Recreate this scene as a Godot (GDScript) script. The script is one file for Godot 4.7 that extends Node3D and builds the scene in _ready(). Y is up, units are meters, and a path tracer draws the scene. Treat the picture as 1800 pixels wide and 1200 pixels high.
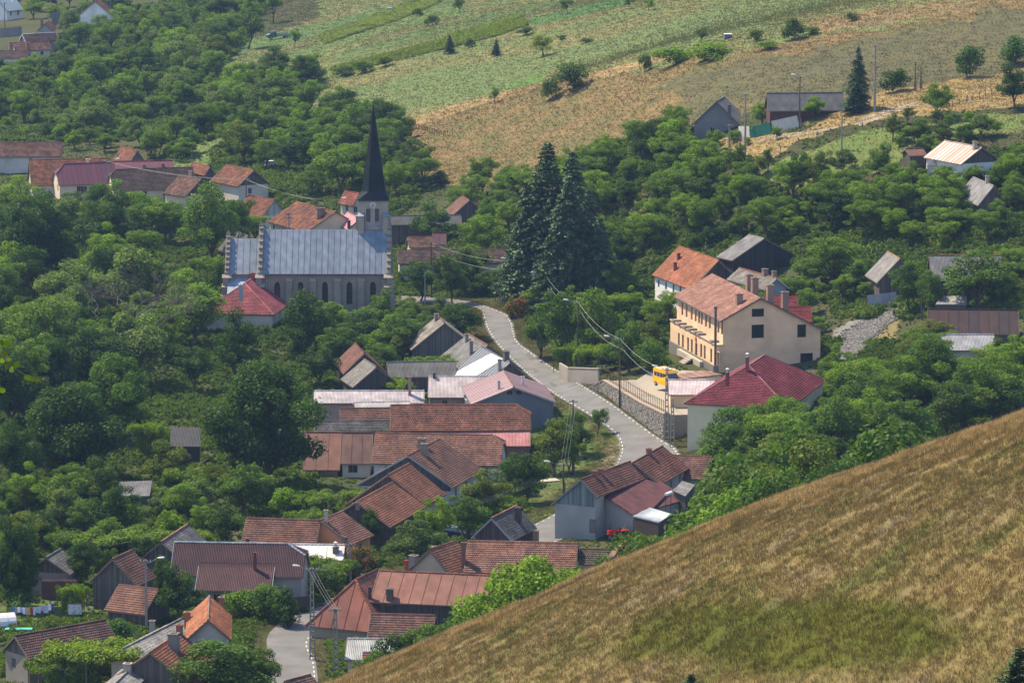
extends Node3D
# A village in a valley, seen with a long lens from a dry hillside.

const CAM_H := 110.0          # camera height above the valley floor, metres
const FOC := 7500.0           # focal length in photo pixels (photo 1800 x 1200)
const PITCH := 0.16126        # camera looks down by this (radians)
var cam_pos := Vector3(0, CAM_H, 0)
var rng := RandomNumberGenerator.new()
var noise := FastNoiseLite.new()
var names := {}
var M := {}

# ---------- mesh building ----------
class MB:
	var v := PackedVector3Array()
	var n := PackedVector3Array()
	var c := PackedColorArray()
	var uv := PackedVector2Array()
	func tri(a: Vector3, b: Vector3, d: Vector3, col: Color) -> void:   # a, b, d counter-clockwise seen from outside
		var nn := (b - a).cross(d - a).normalized()
		v.push_back(a); v.push_back(d); v.push_back(b)
		n.push_back(nn); n.push_back(nn); n.push_back(nn)
		c.push_back(col); c.push_back(col); c.push_back(col)
	func quad(a: Vector3, b: Vector3, d: Vector3, e: Vector3, col: Color) -> void:
		var nn := (b - a).cross(d - a)
		if nn.length_squared() < 1e-12:
			nn = (d - a).cross(e - a)
		nn = nn.normalized()
		v.push_back(a); v.push_back(d); v.push_back(b); v.push_back(a); v.push_back(e); v.push_back(d)
		for i in 6:
			n.push_back(nn)
			c.push_back(col)
	func poly(p: Array, col: Color) -> void:
		for i in range(1, p.size() - 1):
			tri(p[0], p[i], p[i + 1], col)
	func box(t: Transform3D, s: Vector3, col: Color) -> void:           # centred box in frame t
		var x := t.basis.x * s.x * 0.5
		var y := t.basis.y * s.y * 0.5
		var z := t.basis.z * s.z * 0.5
		var o := t.origin
		quad(o - x - y + z, o + x - y + z, o + x + y + z, o - x + y + z, col)
		quad(o + x - y - z, o - x - y - z, o - x + y - z, o + x + y - z, col)
		quad(o + x - y + z, o + x - y - z, o + x + y - z, o + x + y + z, col)
		quad(o - x - y - z, o - x - y + z, o - x + y + z, o - x + y - z, col)
		quad(o - x + y + z, o + x + y + z, o + x + y - z, o - x + y - z, col)
		quad(o - x - y - z, o + x - y - z, o + x - y + z, o - x - y + z, col)
	func bx(p: Vector3, s: Vector3, col: Color) -> void:
		box(Transform3D(Basis(), p), s, col)
	func bar(a: Vector3, b: Vector3, w: float, h: float, col: Color) -> void:   # box from a to b
		var d := b - a
		var L := d.length()
		if L < 1e-5:
			return
		var x := d / L
		var up := Vector3.UP if absf(x.y) < 0.99 else Vector3.RIGHT
		var z := x.cross(up).normalized()
		box(Transform3D(Basis(x, z.cross(x), z), (a + b) * 0.5), Vector3(L, h, w), col)
	func tube(pts: Array, rads: Array, sides: int, col: Color, caps := true) -> void:
		var prev := []
		for i in pts.size():
			var d: Vector3 = (pts[mini(i + 1, pts.size() - 1)] - pts[maxi(i - 1, 0)]).normalized()
			var up := Vector3.UP if absf(d.y) < 0.95 else Vector3.RIGHT
			var x := d.cross(up).normalized()
			var y := x.cross(d)
			var ring := []
			for k in sides:
				var a := TAU * k / sides
				ring.append(pts[i] + (x * cos(a) + y * sin(a)) * rads[i])
			if i > 0:
				for k in sides:
					quad(prev[(k + 1) % sides], prev[k], ring[k], ring[(k + 1) % sides], col)
			elif caps:
				for k in range(1, sides - 1):
					tri(ring[0], ring[k], ring[k + 1], col)
			prev = ring
		if caps:
			for k in range(1, sides - 1):
				tri(prev[0], prev[k + 1], prev[k], col)
	func mesh() -> ArrayMesh:
		var m := ArrayMesh.new()
		if v.is_empty():
			return m
		var a := []
		a.resize(Mesh.ARRAY_MAX)
		a[Mesh.ARRAY_VERTEX] = v
		a[Mesh.ARRAY_NORMAL] = n
		a[Mesh.ARRAY_COLOR] = c
		if uv.size() == v.size():
			a[Mesh.ARRAY_TEX_UV] = uv
		m.add_surface_from_arrays(Mesh.PRIMITIVE_TRIANGLES, a)
		return m

func part(called: String, mb: MB, m: Material, parent: Node, kind := "") -> MeshInstance3D:
	var o := MeshInstance3D.new()
	o.name = called
	o.mesh = mb.mesh()
	o.material_override = m
	if kind:
		o.set_meta("kind", kind)
	if parent == self:
		o.name = numbered(called)
	parent.add_child(o, true)
	return o

func numbered(called: String) -> String:
	names[called] = names.get(called, -1) + 1
	return called if names[called] == 0 else "%s_%03d" % [called, names[called]]

func tag(o: Node, label: String, category: String, group := "", kind := "") -> Node:
	if label: o.set_meta("label", label)
	if category: o.set_meta("category", category)
	if group: o.set_meta("group", group)
	if kind: o.set_meta("kind", kind)
	return o

func thing(called: String, label: String, category: String, t: Transform3D, group := "") -> Node3D:
	var o := Node3D.new()
	o.name = numbered(called)
	add_child(o)
	o.transform = t
	tag(o, label, category, group)
	return o

func cj(c: Color, amount: float) -> Color:      # jitter of a colour
	var k := 1.0 + rng.randf_range(-amount, amount)
	return Color(c.r * k, c.g * k * (1.0 + rng.randf_range(-amount, amount) * 0.25), c.b * k)

# ---------- camera geometry: photo pixel -> direction, world -> photo pixel ----------
func ray(u: float, v: float) -> Vector3:
	var d := Vector3((u - 900.0) / FOC, -(v - 600.0) / FOC, -1.0)
	return d.rotated(Vector3.RIGHT, -PITCH)

func proj(p: Vector3) -> Vector2:
	var q := (p - cam_pos).rotated(Vector3.RIGHT, PITCH)
	return Vector2(900.0 + FOC * q.x / -q.z, 600.0 - FOC * q.y / -q.z)

func at_depth(u: float, v: float, d: float) -> Vector3:      # point on the ray at level distance d
	var r := ray(u, v)
	return cam_pos + r * (d / -r.z)

func on_level(u: float, v: float, y: float) -> Vector3:
	var r := ray(u, v)
	return cam_pos + r * ((y - cam_pos.y) / r.y)

func gp(u: float, v: float, h := 0.0) -> Vector3:            # where the ray meets the ground raised by h
	var r := ray(u, v)
	r = r / -r.z
	var a := 190.0
	var b := a
	while b < 1500.0:
		b += 3.0
		var p := cam_pos + r * b
		if p.y < ground(p.x, p.z) + h:
			break
		a = b
	for i in 16:
		var m := (a + b) * 0.5
		var p := cam_pos + r * m
		if p.y < ground(p.x, p.z) + h:
			b = m
		else:
			a = m
	return cam_pos + r * b

func vg(u: float, v: float, h := 0.0) -> Vector3:            # the same, but on the valley only (behind the near hill)
	only_valley = true
	var p := gp(u, v, h)
	only_valley = false
	return p

# ---------- terrain: smooth surface through surveyed points [photo u, photo v, distance] ----------
const SURVEY := [
	[520, 1150, 465], [250, 1120, 472], [0, 1150, 468], [-400, 1100, 480], [700, 1080, 486], [960, 915, 535], [1120, 800, 583], [1000, 685, 633], [870, 565, 692],
	[750, 525, 716], [600, 552, 706], [450, 560, 700], [250, 900, 550], [0, 900, 555], [-300, 880, 560], [400, 740, 614], [150, 700, 636], [0, 690, 640], [-300, 700, 640],
	[350, 580, 694], [100, 500, 745], [-200, 500, 750], [300, 400, 808], [550, 420, 790], [60, 340, 860], [-200, 330, 870], [230, 345, 850],
	[340, 290, 886], [420, 235, 908], [0, 255, 940], [-250, 250, 950], [200, 200, 990], [0, 100, 1140], [-300, 100, 1150], [450, 100, 1062], [300, 0, 1290], [0, 0, 1320], [-400, 0, 1330],
	[560, 160, 980], [640, 300, 838], [700, 225, 905], [740, 260, 868], [600, 0, 1200], [700, 90, 1010], [800, 300, 846], [880, 168, 902], [790, 200, 905],
	[1000, 250, 812], [1000, 140, 862], [1000, 95, 940], [1000, 0, 1090], [1120, 170, 806], [1130, 120, 846], [1250, 205, 766], [1240, 108, 812], [1200, 70, 880], [1200, 0, 990],
	[1400, 235, 738], [1400, 150, 780], [1400, 65, 815], [1500, 0, 880], [1530, 200, 742], [1600, 160, 750], [1700, 100, 788], [1700, 0, 826], [1790, 150, 752], [2000, 150, 750], [2000, 0, 800], [2200, 300, 690],
	[1300, 292, 722], [1480, 270, 718], [1690, 295, 700], [1720, 355, 690], [1900, 350, 680], [1500, 360, 708], [1300, 400, 712], [1150, 350, 745], [1100, 440, 735], [960, 470, 745], [800, 460, 752], [820, 380, 800],
	[1160, 525, 690], [1300, 480, 690], [1450, 480, 678], [1560, 525, 660], [1650, 520, 650], [1800, 520, 640], [2000, 550, 620], [1500, 590, 640], [1700, 640, 602], [1800, 690, 570], [2000, 700, 560],
	[1300, 700, 605], [1420, 668, 618], [1436, 660, 623], [1340, 690, 611], [1230, 660, 622], [1180, 640, 632], [1050, 640, 652], [1420, 700, 596], [1250, 800, 575], [1550, 760, 560], [1300, 880, 535], [1100, 930, 525],
	[900, 1000, 508], [800, 1130, 470], [1400, 900, 520], [1900, 900, 500],
	[600, 1250, 440], [0, 1300, 430], [1100, 1150, 455],
]
var rbf_p := PackedVector2Array()
var rbf_w := PackedFloat64Array()
const GX0 := -190.0
const GZ0 := 400.0
const GS := 2.5
const GNX := 161
const GNZ := 421
var grid := PackedFloat32Array()
var only_valley := false

func phi(r2: float) -> float:
	return sqrt(r2 + 500.0)

func solve_terrain() -> void:
	var pts := []
	for s in SURVEY:
		pts.append(at_depth(s[0], s[1], s[2]))
	for x in [-260.0, 0.0, 260.0]:
		pts.append(Vector3(x, 45.0 + x * 0.08, -1700.0))
	var n := pts.size()
	var N := n + 3
	var A := []
	for i in n:
		rbf_p.push_back(Vector2(pts[i].x, pts[i].z))
	for i in N:
		var row := PackedFloat64Array()
		row.resize(N + 1)
		A.append(row)
	for i in n:
		for j in n:
			A[i][j] = phi(rbf_p[i].distance_squared_to(rbf_p[j])) - (2.5 if i == j else 0.0)
		A[i][n] = 1.0
		A[i][n + 1] = rbf_p[i].x * 0.01
		A[i][n + 2] = rbf_p[i].y * 0.01
		A[n][i] = 1.0
		A[n + 1][i] = rbf_p[i].x * 0.01
		A[n + 2][i] = rbf_p[i].y * 0.01
		A[i][N] = pts[i].y
	for k in N:
		var best := k
		for i in range(k + 1, N):
			if absf(A[i][k]) > absf(A[best][k]):
				best = i
		var tmp = A[k]
		A[k] = A[best]
		A[best] = tmp
		var pk: PackedFloat64Array = A[k]
		for i in range(k + 1, N):
			var ri: PackedFloat64Array = A[i]
			var f := ri[k] / pk[k]
			if f != 0.0:
				for j in range(k, N + 1):
					ri[j] -= f * pk[j]
				A[i] = ri
	rbf_w.resize(N)
	for i in range(N - 1, -1, -1):
		var s: float = A[i][N]
		for j in range(i + 1, N):
			s -= A[i][j] * rbf_w[j]
		rbf_w[i] = s / A[i][i]
	grid.resize(GNX * GNZ)
	var cn := GNX / 2 + 1
	# every second node is solved, the rest interpolated
	for iz in GNZ:
		if iz % 2 == 0:
			for ix in range(0, GNX, 2):
				grid[iz * GNX + ix] = rbf_h(GX0 + ix * GS, -(GZ0 + iz * GS))
			for ix in range(1, GNX, 2):
				grid[iz * GNX + ix] = (grid[iz * GNX + ix - 1] + grid[iz * GNX + ix + 1]) * 0.5
	for iz in range(1, GNZ, 2):
		for ix in GNX:
			grid[iz * GNX + ix] = (grid[(iz - 1) * GNX + ix] + grid[(iz + 1) * GNX + ix]) * 0.5

func rbf_h(x: float, z: float) -> float:
	var n := rbf_p.size()
	var s := rbf_w[n] + rbf_w[n + 1] * x * 0.01 + rbf_w[n + 2] * z * 0.01
	for i in n:
		var q := rbf_p[i]
		var dx := x - q.x
		var dz := z - q.y
		s += rbf_w[i] * sqrt(dx * dx + dz * dz + 500.0)
	return s

func valley(x: float, z: float) -> float:
	var fx := clampf((x - GX0) / GS, 0.0, GNX - 1.001)
	var fz := clampf((-z - GZ0) / GS, 0.0, GNZ - 1.001)
	var ix := int(fx)
	var iz := int(fz)
	fx -= ix
	fz -= iz
	var a := iz * GNX + ix
	return lerpf(lerpf(grid[a], grid[a + 1], fx), lerpf(grid[a + GNX], grid[a + GNX + 1], fx), fz)

# near hill: a grassy spur whose skyline runs through these photo points
const CREST := [[0, 1440], [300, 1322], [600, 1196], [667, 1164], [800, 1108], [947, 1050], [1037, 1007], [1200, 944], [1343, 884], [1500, 830], [1650, 778], [1800, 724], [2100, 618], [2500, 500]]
func crest_v(u: float) -> float:
	if u <= CREST[0][0]:
		return CREST[0][1] + (CREST[0][0] - u) * 0.4
	for i in range(1, CREST.size()):
		if u <= CREST[i][0]:
			var k: float = (u - CREST[i - 1][0]) / float(CREST[i][0] - CREST[i - 1][0])
			var p0: float = CREST[maxi(i - 2, 0)][1]
			var p3: float = CREST[mini(i + 1, CREST.size() - 1)][1]
			return lerpf(lerpf(CREST[i - 1][1], CREST[i][1], k), cubic_interpolate(CREST[i - 1][1], CREST[i][1], p0, p3, k), 0.5)
	return 500.0 - (u - 2500.0) * 0.3

func hill(x: float, z: float) -> float:
	var d := -z
	if d < 60.0:
		d = 60.0
	var u := 900.0 + FOC * 0.975 * x / d
	var uu := clampf(u, -600.0, 2600.0)
	var tv := tan(PITCH + atan((crest_v(uu) - 600.0) / FOC))
	var dc := 372.0 - (uu - 600.0) * 0.058
	return CAM_H - d * tv - 0.002 * (d - dc) * (d - dc) + 0.25 * noise.get_noise_2d(x * 5.0, z * 5.0)

func ground(x: float, z: float) -> float:
	if only_valley or z < -520.0:
		return valley(x, z)
	if z > -400.0:
		return hill(x, z)
	return maxf(valley(x, z), hill(x, z))

# ---------- materials ----------
func noise_tex(freq: float, lo: float, hi: float, oct := 4, sd := 1, normal := false) -> NoiseTexture2D:
	var t := NoiseTexture2D.new()
	t.width = 512
	t.height = 512
	t.seamless = true
	var f := FastNoiseLite.new()
	f.seed = sd
	f.noise_type = FastNoiseLite.TYPE_SIMPLEX_SMOOTH
	f.frequency = freq
	f.fractal_octaves = oct
	t.noise = f
	if normal:
		t.as_normal_map = true
		t.bump_strength = hi
	else:
		var g := Gradient.new()
		g.set_color(0, Color(lo, lo, lo))
		g.set_color(1, Color(hi, hi, hi))
		t.color_ramp = g
	return t

func mat(called: String, rough: float, tex: Texture2D = null, scale := 1.0, metal := 0.0, spec := 0.5) -> StandardMaterial3D:
	var m := StandardMaterial3D.new()
	m.resource_name = called
	m.vertex_color_use_as_albedo = true
	m.roughness = rough
	m.metallic = metal
	m.metallic_specular = spec
	m.cull_mode = BaseMaterial3D.CULL_DISABLED
	if tex:
		m.albedo_texture = tex
		m.uv1_triplanar = true
		m.uv1_world_triplanar = true
		m.uv1_scale = Vector3.ONE * scale
	M[called] = m
	return m

func make_materials() -> void:
	var fine := noise_tex(0.03, 0.7, 1.0, 4, 7)
	var streak := noise_tex(0.008, 0.68, 1.0, 4, 11)
	mat("tile", 0.85, noise_tex(0.006, 0.62, 1.0, 4, 3), 0.09, 0.0, 0.3)
	mat("plaster", 0.92, noise_tex(0.006, 0.84, 1.0, 5, 9), 0.07, 0.0, 0.25)
	mat("wood", 0.9, fine, 0.6, 0.0, 0.25)
	mat("sheet", 0.8, streak, 0.12, 0.0, 0.35)
	mat("metal", 0.42, fine, 0.3, 0.25, 0.5)
	mat("zinc", 0.5, streak, 0.14, 0.35, 0.5)
	mat("enamel", 0.35, fine, 0.25, 0.0, 0.5)
	mat("stone", 0.95, fine, 0.5, 0.0, 0.2)
	mat("asphalt", 0.9, noise_tex(0.008, 0.82, 1.0, 5, 17), 0.05, 0.0, 0.3)
	mat("paint", 0.7, fine, 0.7, 0.0, 0.3)
	mat("cloth", 0.9)
	mat("wire", 0.6)
	mat("bark", 0.95, fine, 1.0, 0.0, 0.1)
	mat("needle", 0.7, null, 1.0, 0.0, 0.25)
	mat("gloss", 0.18)
	mat("glass", 0.06)
	mat("rubber", 0.9)
	mat("rubble", 0.95, null, 1.0, 0.0, 0.2)
	for k in ["leaf", "grass"]:
		var m := mat(k, 0.62, null, 1.0, 0.0, 0.25)
		m.backlight_enabled = true
		m.backlight = Color(0.85, 0.95, 0.5) if k == "leaf" else Color(0.85, 0.76, 0.5)
	# foliage of different kinds: the same leaves, another green; locust lightened for sunlit crowns
	var tints := {
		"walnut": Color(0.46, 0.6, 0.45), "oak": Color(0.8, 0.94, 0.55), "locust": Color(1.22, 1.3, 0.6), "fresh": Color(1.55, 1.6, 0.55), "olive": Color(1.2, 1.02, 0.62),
		"silver": Color(1.5, 1.35, 1.75), "dull": Color(0.78, 0.8, 0.78), "vine": Color(1.05, 1.2, 0.5), "yellow": Color(1.9, 1.6, 0.5), "blue": Color(0.7, 0.88, 0.9)}
	for k in tints:
		var t: Color = tints[k]
		var m: StandardMaterial3D = M.leaf.duplicate()
		m.resource_name = "leaf_" + k
		var b := 1.9
		m.albedo_color = Color(t.r / b, t.g / b, t.b / b).linear_to_srgb()
		M["leaf_" + k] = m

# ---------- ground colours (what grows or lies there, plus painted shade on the scarp) ----------
const TX0 := -170.0
const TZ0 := 396.0
const TW := 1024
const TH := 2048
const TSX := 0.332
const TSZ := 0.504
var tex_bytes := PackedByteArray()

func put_ground(ix: int, iz: int, c: Color) -> void:
	var s := c.linear_to_srgb()
	var a := (iz * TW + ix) * 3
	tex_bytes[a] = clampi(int(s.r * 255.0), 0, 255)
	tex_bytes[a + 1] = clampi(int(s.g * 255.0), 0, 255)
	tex_bytes[a + 2] = clampi(int(s.b * 255.0), 0, 255)

func ground_color(x: float, z: float) -> Color:
	var ix := clampi(int((x - TX0) / TSX), 0, TW - 1)
	var iz := clampi(int((-z - TZ0) / TSZ), 0, TH - 1)
	var a := (iz * TW + ix) * 3
	return Color(tex_bytes[a] / 255.0, tex_bytes[a + 1] / 255.0, tex_bytes[a + 2] / 255.0).srgb_to_linear()

# [first colour, second colour, patch size, photo outline, ragged edge in metres]
var AREAS := [
	[Color(0.136, 0.130, 0.056), Color(0.092, 0.118, 0.044), 9.0, [560, -20, 700, -20, 1250, -20, 1800, -20, 1850, 60, 1450, 90, 1250, 120, 1050, 150, 880, 180, 700, 240, 560, 200, 540, 150, 400, 130, 380, 100, 560, 30], 2.0],
	# striped fields, from the far one down
	[Color(0.060, 0.100, 0.035), Color(0.078, 0.108, 0.038), 5.0, [430, 70, 560, 40, 700, 5, 780, -12, 840, -12, 700, 38, 560, 66, 420, 96], 1.0],
	[Color(0.128, 0.152, 0.056), Color(0.072, 0.120, 0.036), 5.0, [560, 78, 700, 30, 800, 10, 830, 22, 700, 52, 560, 100, 480, 112], 1.0],
	[Color(0.060, 0.096, 0.032), Color(0.096, 0.112, 0.040), 6.0, [560, 108, 700, 62, 900, 12, 1000, -12, 1030, -5, 900, 32, 740, 72, 600, 112], 1.0],
	[Color(0.052, 0.100, 0.030), Color(0.066, 0.108, 0.034), 5.0, [930, 32, 1000, 15, 1100, -8, 1110, 8, 1010, 30, 930, 48], 0.6],
	[Color(0.128, 0.168, 0.056), Color(0.088, 0.136, 0.040), 4.0, [580, 118, 760, 72, 915, 28, 930, 45, 880, 62, 760, 92, 640, 118, 590, 132], 1.0],
	[Color(0.108, 0.132, 0.052), Color(0.082, 0.112, 0.042), 10.0, [570, 165, 700, 138, 800, 115, 950, 95, 1100, 58, 1250, 20, 1330, -15, 1560, -15, 1450, 10, 1330, 50, 1150, 95, 1050, 105, 900, 150, 760, 190, 640, 205], 1.5],
	[Color(0.068, 0.120, 0.032), Color(0.080, 0.128, 0.036), 4.0, [880, 155, 950, 130, 960, 140, 900, 165], 0.8],
	# brown scarp, and the pale straw on its brow
	[Color(0.142, 0.102, 0.048), Color(0.090, 0.084, 0.036), 7.0, [700, 225, 800, 190, 900, 160, 1000, 138, 1100, 120, 1250, 105, 1400, 75, 1600, 40, 1760, -20, 1950, -20, 1950, 150, 1740, 140, 1600, 175, 1500, 200, 1420, 215, 1300, 195, 1230, 215, 1060, 250, 1000, 300, 850, 330, 790, 330, 730, 300, 700, 260], 2.0],
	[Color(0.220, 0.160, 0.078), Color(0.165, 0.125, 0.060), 4.0, [720, 212, 800, 182, 900, 158, 960, 142, 940, 156, 860, 180, 760, 212, 700, 235], 0.8],
	[Color(0.215, 0.158, 0.076), Color(0.160, 0.120, 0.058), 4.0, [1030, 132, 1120, 108, 1180, 92, 1200, 96, 1130, 118, 1050, 142], 0.8],
	[Color(0.165, 0.122, 0.060), Color(0.125, 0.100, 0.050), 4.0, [1400, 40, 1600, 10, 1700, 0, 1720, 18, 1560, 40, 1440, 60], 1.0],
	[Color(0.085, 0.078, 0.040), Color(0.066, 0.066, 0.034), 6.0, [1150, 150, 1260, 118, 1420, 88, 1600, 55, 1720, 20, 1900, -10, 1950, 150, 1740, 140, 1600, 172, 1500, 195, 1420, 210, 1300, 192, 1200, 210], 3.0],  # olive right part of the scarp, its shade painted into the colour
	# hill lane and its dry banks
	[Color(0.215, 0.155, 0.068), Color(0.150, 0.118, 0.052), 3.0, [1500, 175, 1620, 150, 1790, 122, 1850, 118, 1850, 180, 1700, 195, 1600, 205, 1520, 215, 1400, 250, 1330, 300, 1262, 300, 1270, 245, 1330, 240, 1400, 235, 1440, 215], 0.8],
	[Color(0.208, 0.176, 0.128), Color(0.240, 0.200, 0.144), 2.0, [1500, 215, 1560, 192, 1610, 180, 1610, 187, 1570, 199, 1510, 222], 0.3],
	[Color(0.080, 0.116, 0.032), Color(0.112, 0.128, 0.044), 5.0, [1340, 305, 1420, 265, 1560, 225, 1700, 205, 1800, 200, 1800, 235, 1640, 250, 1560, 300, 1420, 330, 1340, 325], 1.0],
	# bright slope behind the left-hand roofs
	[Color(0.084, 0.124, 0.036), Color(0.104, 0.132, 0.048), 5.0, [300, 290, 340, 255, 400, 232, 500, 195, 560, 170, 540, 200, 440, 240, 400, 270, 370, 300, 330, 305], 1.2],
	# village green, verges, gardens
	[Color(0.052, 0.080, 0.022), Color(0.085, 0.098, 0.034), 4.0, [930, 690, 1000, 690, 1040, 745, 1085, 755, 1100, 790, 1080, 830, 1040, 850, 960, 910, 900, 930, 900, 860, 930, 780], 0.6],
	[Color(0.192, 0.160, 0.104), Color(0.152, 0.132, 0.080), 2.5, [1064, 790, 1088, 778, 1092, 800, 1080, 822, 1056, 824], 0.8],
	[Color(0.068, 0.096, 0.028), Color(0.048, 0.072, 0.024), 4.0, [0, 1060, 160, 1040, 260, 1070, 250, 1130, 60, 1130, 0, 1140], 1.0],
	[Color(0.056, 0.108, 0.024), Color(0.072, 0.120, 0.032), 3.0, [1080, 495, 1150, 515, 1180, 560, 1100, 570, 1060, 530], 0.8],
	[Color(0.150, 0.142, 0.130), Color(0.115, 0.110, 0.102), 2.0, [1470, 575, 1510, 560, 1570, 538, 1590, 540, 1560, 565, 1520, 590, 1505, 625, 1450, 625], 0.4],
	[Color(0.150, 0.112, 0.055), Color(0.110, 0.098, 0.045), 2.0, [1520, 592, 1555, 570, 1580, 550, 1580, 575, 1555, 612, 1515, 625], 0.6],
	[Color(0.176, 0.136, 0.064), Color(0.112, 0.104, 0.048), 4.0, [1040, 370, 1130, 350, 1220, 345, 1240, 370, 1150, 395, 1060, 400], 1.5],
	[Color(0.064, 0.120, 0.032), Color(0.056, 0.104, 0.028), 3.0, [330, 480, 395, 470, 395, 530, 350, 535], 0.8],
]

func make_ground() -> void:
	tex_bytes.resize(TW * TH * 3)
	var f := FastNoiseLite.new()
	f.seed = 5
	f.frequency = 0.05
	f.fractal_octaves = 3
	var base_a := Color(0.034, 0.045, 0.016)
	var base_b := Color(0.055, 0.052, 0.026)
	for iz in TH:
		var z := TZ0 + iz * TSZ
		for ix in TW:
			var k := f.get_noise_2d((TX0 + ix * TSX), z * 0.6) * 0.8 + 0.5
			var c := base_a.lerp(base_b, clampf(k, 0.0, 1.0))
			put_ground(ix, iz, c)
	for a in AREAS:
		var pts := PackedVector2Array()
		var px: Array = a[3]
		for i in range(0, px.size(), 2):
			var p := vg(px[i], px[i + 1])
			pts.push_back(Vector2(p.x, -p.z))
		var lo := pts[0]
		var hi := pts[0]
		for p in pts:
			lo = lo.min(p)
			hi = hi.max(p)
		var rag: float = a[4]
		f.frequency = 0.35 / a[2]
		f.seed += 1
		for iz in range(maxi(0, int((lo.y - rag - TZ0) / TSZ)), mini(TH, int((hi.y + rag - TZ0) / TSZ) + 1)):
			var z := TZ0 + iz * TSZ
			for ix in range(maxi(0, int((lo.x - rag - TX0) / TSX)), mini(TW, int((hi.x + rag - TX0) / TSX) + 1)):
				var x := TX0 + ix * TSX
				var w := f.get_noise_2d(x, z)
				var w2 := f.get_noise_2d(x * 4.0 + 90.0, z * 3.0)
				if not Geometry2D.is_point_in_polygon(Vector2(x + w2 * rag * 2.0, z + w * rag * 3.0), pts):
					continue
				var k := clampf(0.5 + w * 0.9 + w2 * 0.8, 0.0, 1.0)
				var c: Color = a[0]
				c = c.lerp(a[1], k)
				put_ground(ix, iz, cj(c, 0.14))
	var im := Image.create_from_data(TW, TH, false, Image.FORMAT_RGB8, tex_bytes)
	var m := StandardMaterial3D.new()
	m.resource_name = "ground"
	m.albedo_texture = ImageTexture.create_from_image(im)
	m.roughness = 0.95
	m.metallic_specular = 0.1
	m.texture_repeat = false
	M.ground = m
	# the sheet
	var st := ArrayMesh.new()
	var v := PackedVector3Array()
	var n := PackedVector3Array()
	var uv := PackedVector2Array()
	var idx := PackedInt32Array()
	for iz in GNZ:
		for ix in GNX:
			var x := GX0 + ix * GS
			var z := -(GZ0 + iz * GS)
			v.push_back(Vector3(x, grid[iz * GNX + ix], z))
			n.push_back(Vector3(valley(x - 2, z) - valley(x + 2, z), 4.0, valley(x, z - 2) - valley(x, z + 2)).normalized())
			uv.push_back(Vector2((x - TX0) / (TSX * TW), (-z - TZ0) / (TSZ * TH)))
	for iz in GNZ - 1:
		for ix in GNX - 1:
			var a := iz * GNX + ix
			idx.append_array([a, a + GNX, a + 1, a + 1, a + GNX, a + GNX + 1])
	var arr := []
	arr.resize(Mesh.ARRAY_MAX)
	arr[Mesh.ARRAY_VERTEX] = v
	arr[Mesh.ARRAY_NORMAL] = n
	arr[Mesh.ARRAY_TEX_UV] = uv
	arr[Mesh.ARRAY_INDEX] = idx
	st.add_surface_from_arrays(Mesh.PRIMITIVE_TRIANGLES, arr)
	var o := MeshInstance3D.new()
	o.name = "ground"
	o.mesh = st
	o.material_override = m
	o.set_meta("kind", "structure")
	add_child(o)

# the near hill: grid with patches of dry, green and bare turf
var hill_noise := FastNoiseLite.new()
func hill_color(x: float, z: float) -> Color:
	var a := hill_noise.get_noise_2d(x * 3.0, z * 2.0)
	var b := hill_noise.get_noise_2d(x * 9.0 + 300.0, z * 6.0)
	var e := hill_noise.get_noise_2d(x * 26.0 + 700.0, z * 18.0)
	var c := Color(0.16, 0.122, 0.053).lerp(Color(0.11, 0.092, 0.04), clampf(0.5 + a * 0.8 + b * 0.5 + e * 0.4, 0.0, 1.0))
	c = c.lerp(Color(0.068, 0.076, 0.022), clampf((b * 1.2 + e * 0.9 - 0.12) * 1.5, 0.0, 0.8))
	c = c.lerp(Color(0.09, 0.074, 0.054), clampf((-e * 1.2 - b * 0.7 - 0.28) * 2.0, 0.0, 0.8))
	# the tall green sedge patch low on the slope
	var p := proj(Vector3(x, hill(x, z), z))
	var q := Vector2((p.x - 1390.0) / 300.0, (p.y - 1115.0) / 62.0).length() + a * 0.5 + b * 0.35
	if p.y > 1000.0 and q < 1.15:
		c = c.lerp(Color(0.052, 0.06, 0.01), clampf((1.15 - q) * 3.0, 0.0, 0.92))
	return c

func make_hill() -> void:
	hill_noise.seed = 21
	hill_noise.frequency = 0.012
	hill_noise.fractal_octaves = 4
	var mb := MB.new()
	var nx := 130
	var nz := 210
	var P := []
	var C := []
	for iz in nz:
		for ix in nx:
			var z := -(150.0 + iz * 1.6)
			var x := -50.0 + ix * 1.1
			P.append(Vector3(x, hill(x, z), z))
			C.append(hill_color(x, z))
	var am := ArrayMesh.new()
	var v := PackedVector3Array()
	var n := PackedVector3Array()
	var idx := PackedInt32Array()
	for i in P.size():
		v.push_back(P[i])
		var x: float = P[i].x
		var z: float = P[i].z
		n.push_back(Vector3(hill(x - 1, z) - hill(x + 1, z), 2.0, hill(x, z - 1) - hill(x, z + 1)).normalized())
	for iz in nz - 1:
		for ix in nx - 1:
			var a := iz * nx + ix
			idx.append_array([a, a + nx, a + 1, a + 1, a + nx, a + nx + 1])
	var arr := []
	arr.resize(Mesh.ARRAY_MAX)
	arr[Mesh.ARRAY_VERTEX] = v
	arr[Mesh.ARRAY_NORMAL] = n
	arr[Mesh.ARRAY_COLOR] = PackedColorArray(C)
	arr[Mesh.ARRAY_INDEX] = idx
	am.add_surface_from_arrays(Mesh.PRIMITIVE_TRIANGLES, arr)
	var o := MeshInstance3D.new()
	o.name = "near_hill"
	o.mesh = am
	var m := mat("turf", 0.95, null, 1.0, 0.0, 0.1)
	o.material_override = m
	o.set_meta("kind", "structure")
	add_child(o)

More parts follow.
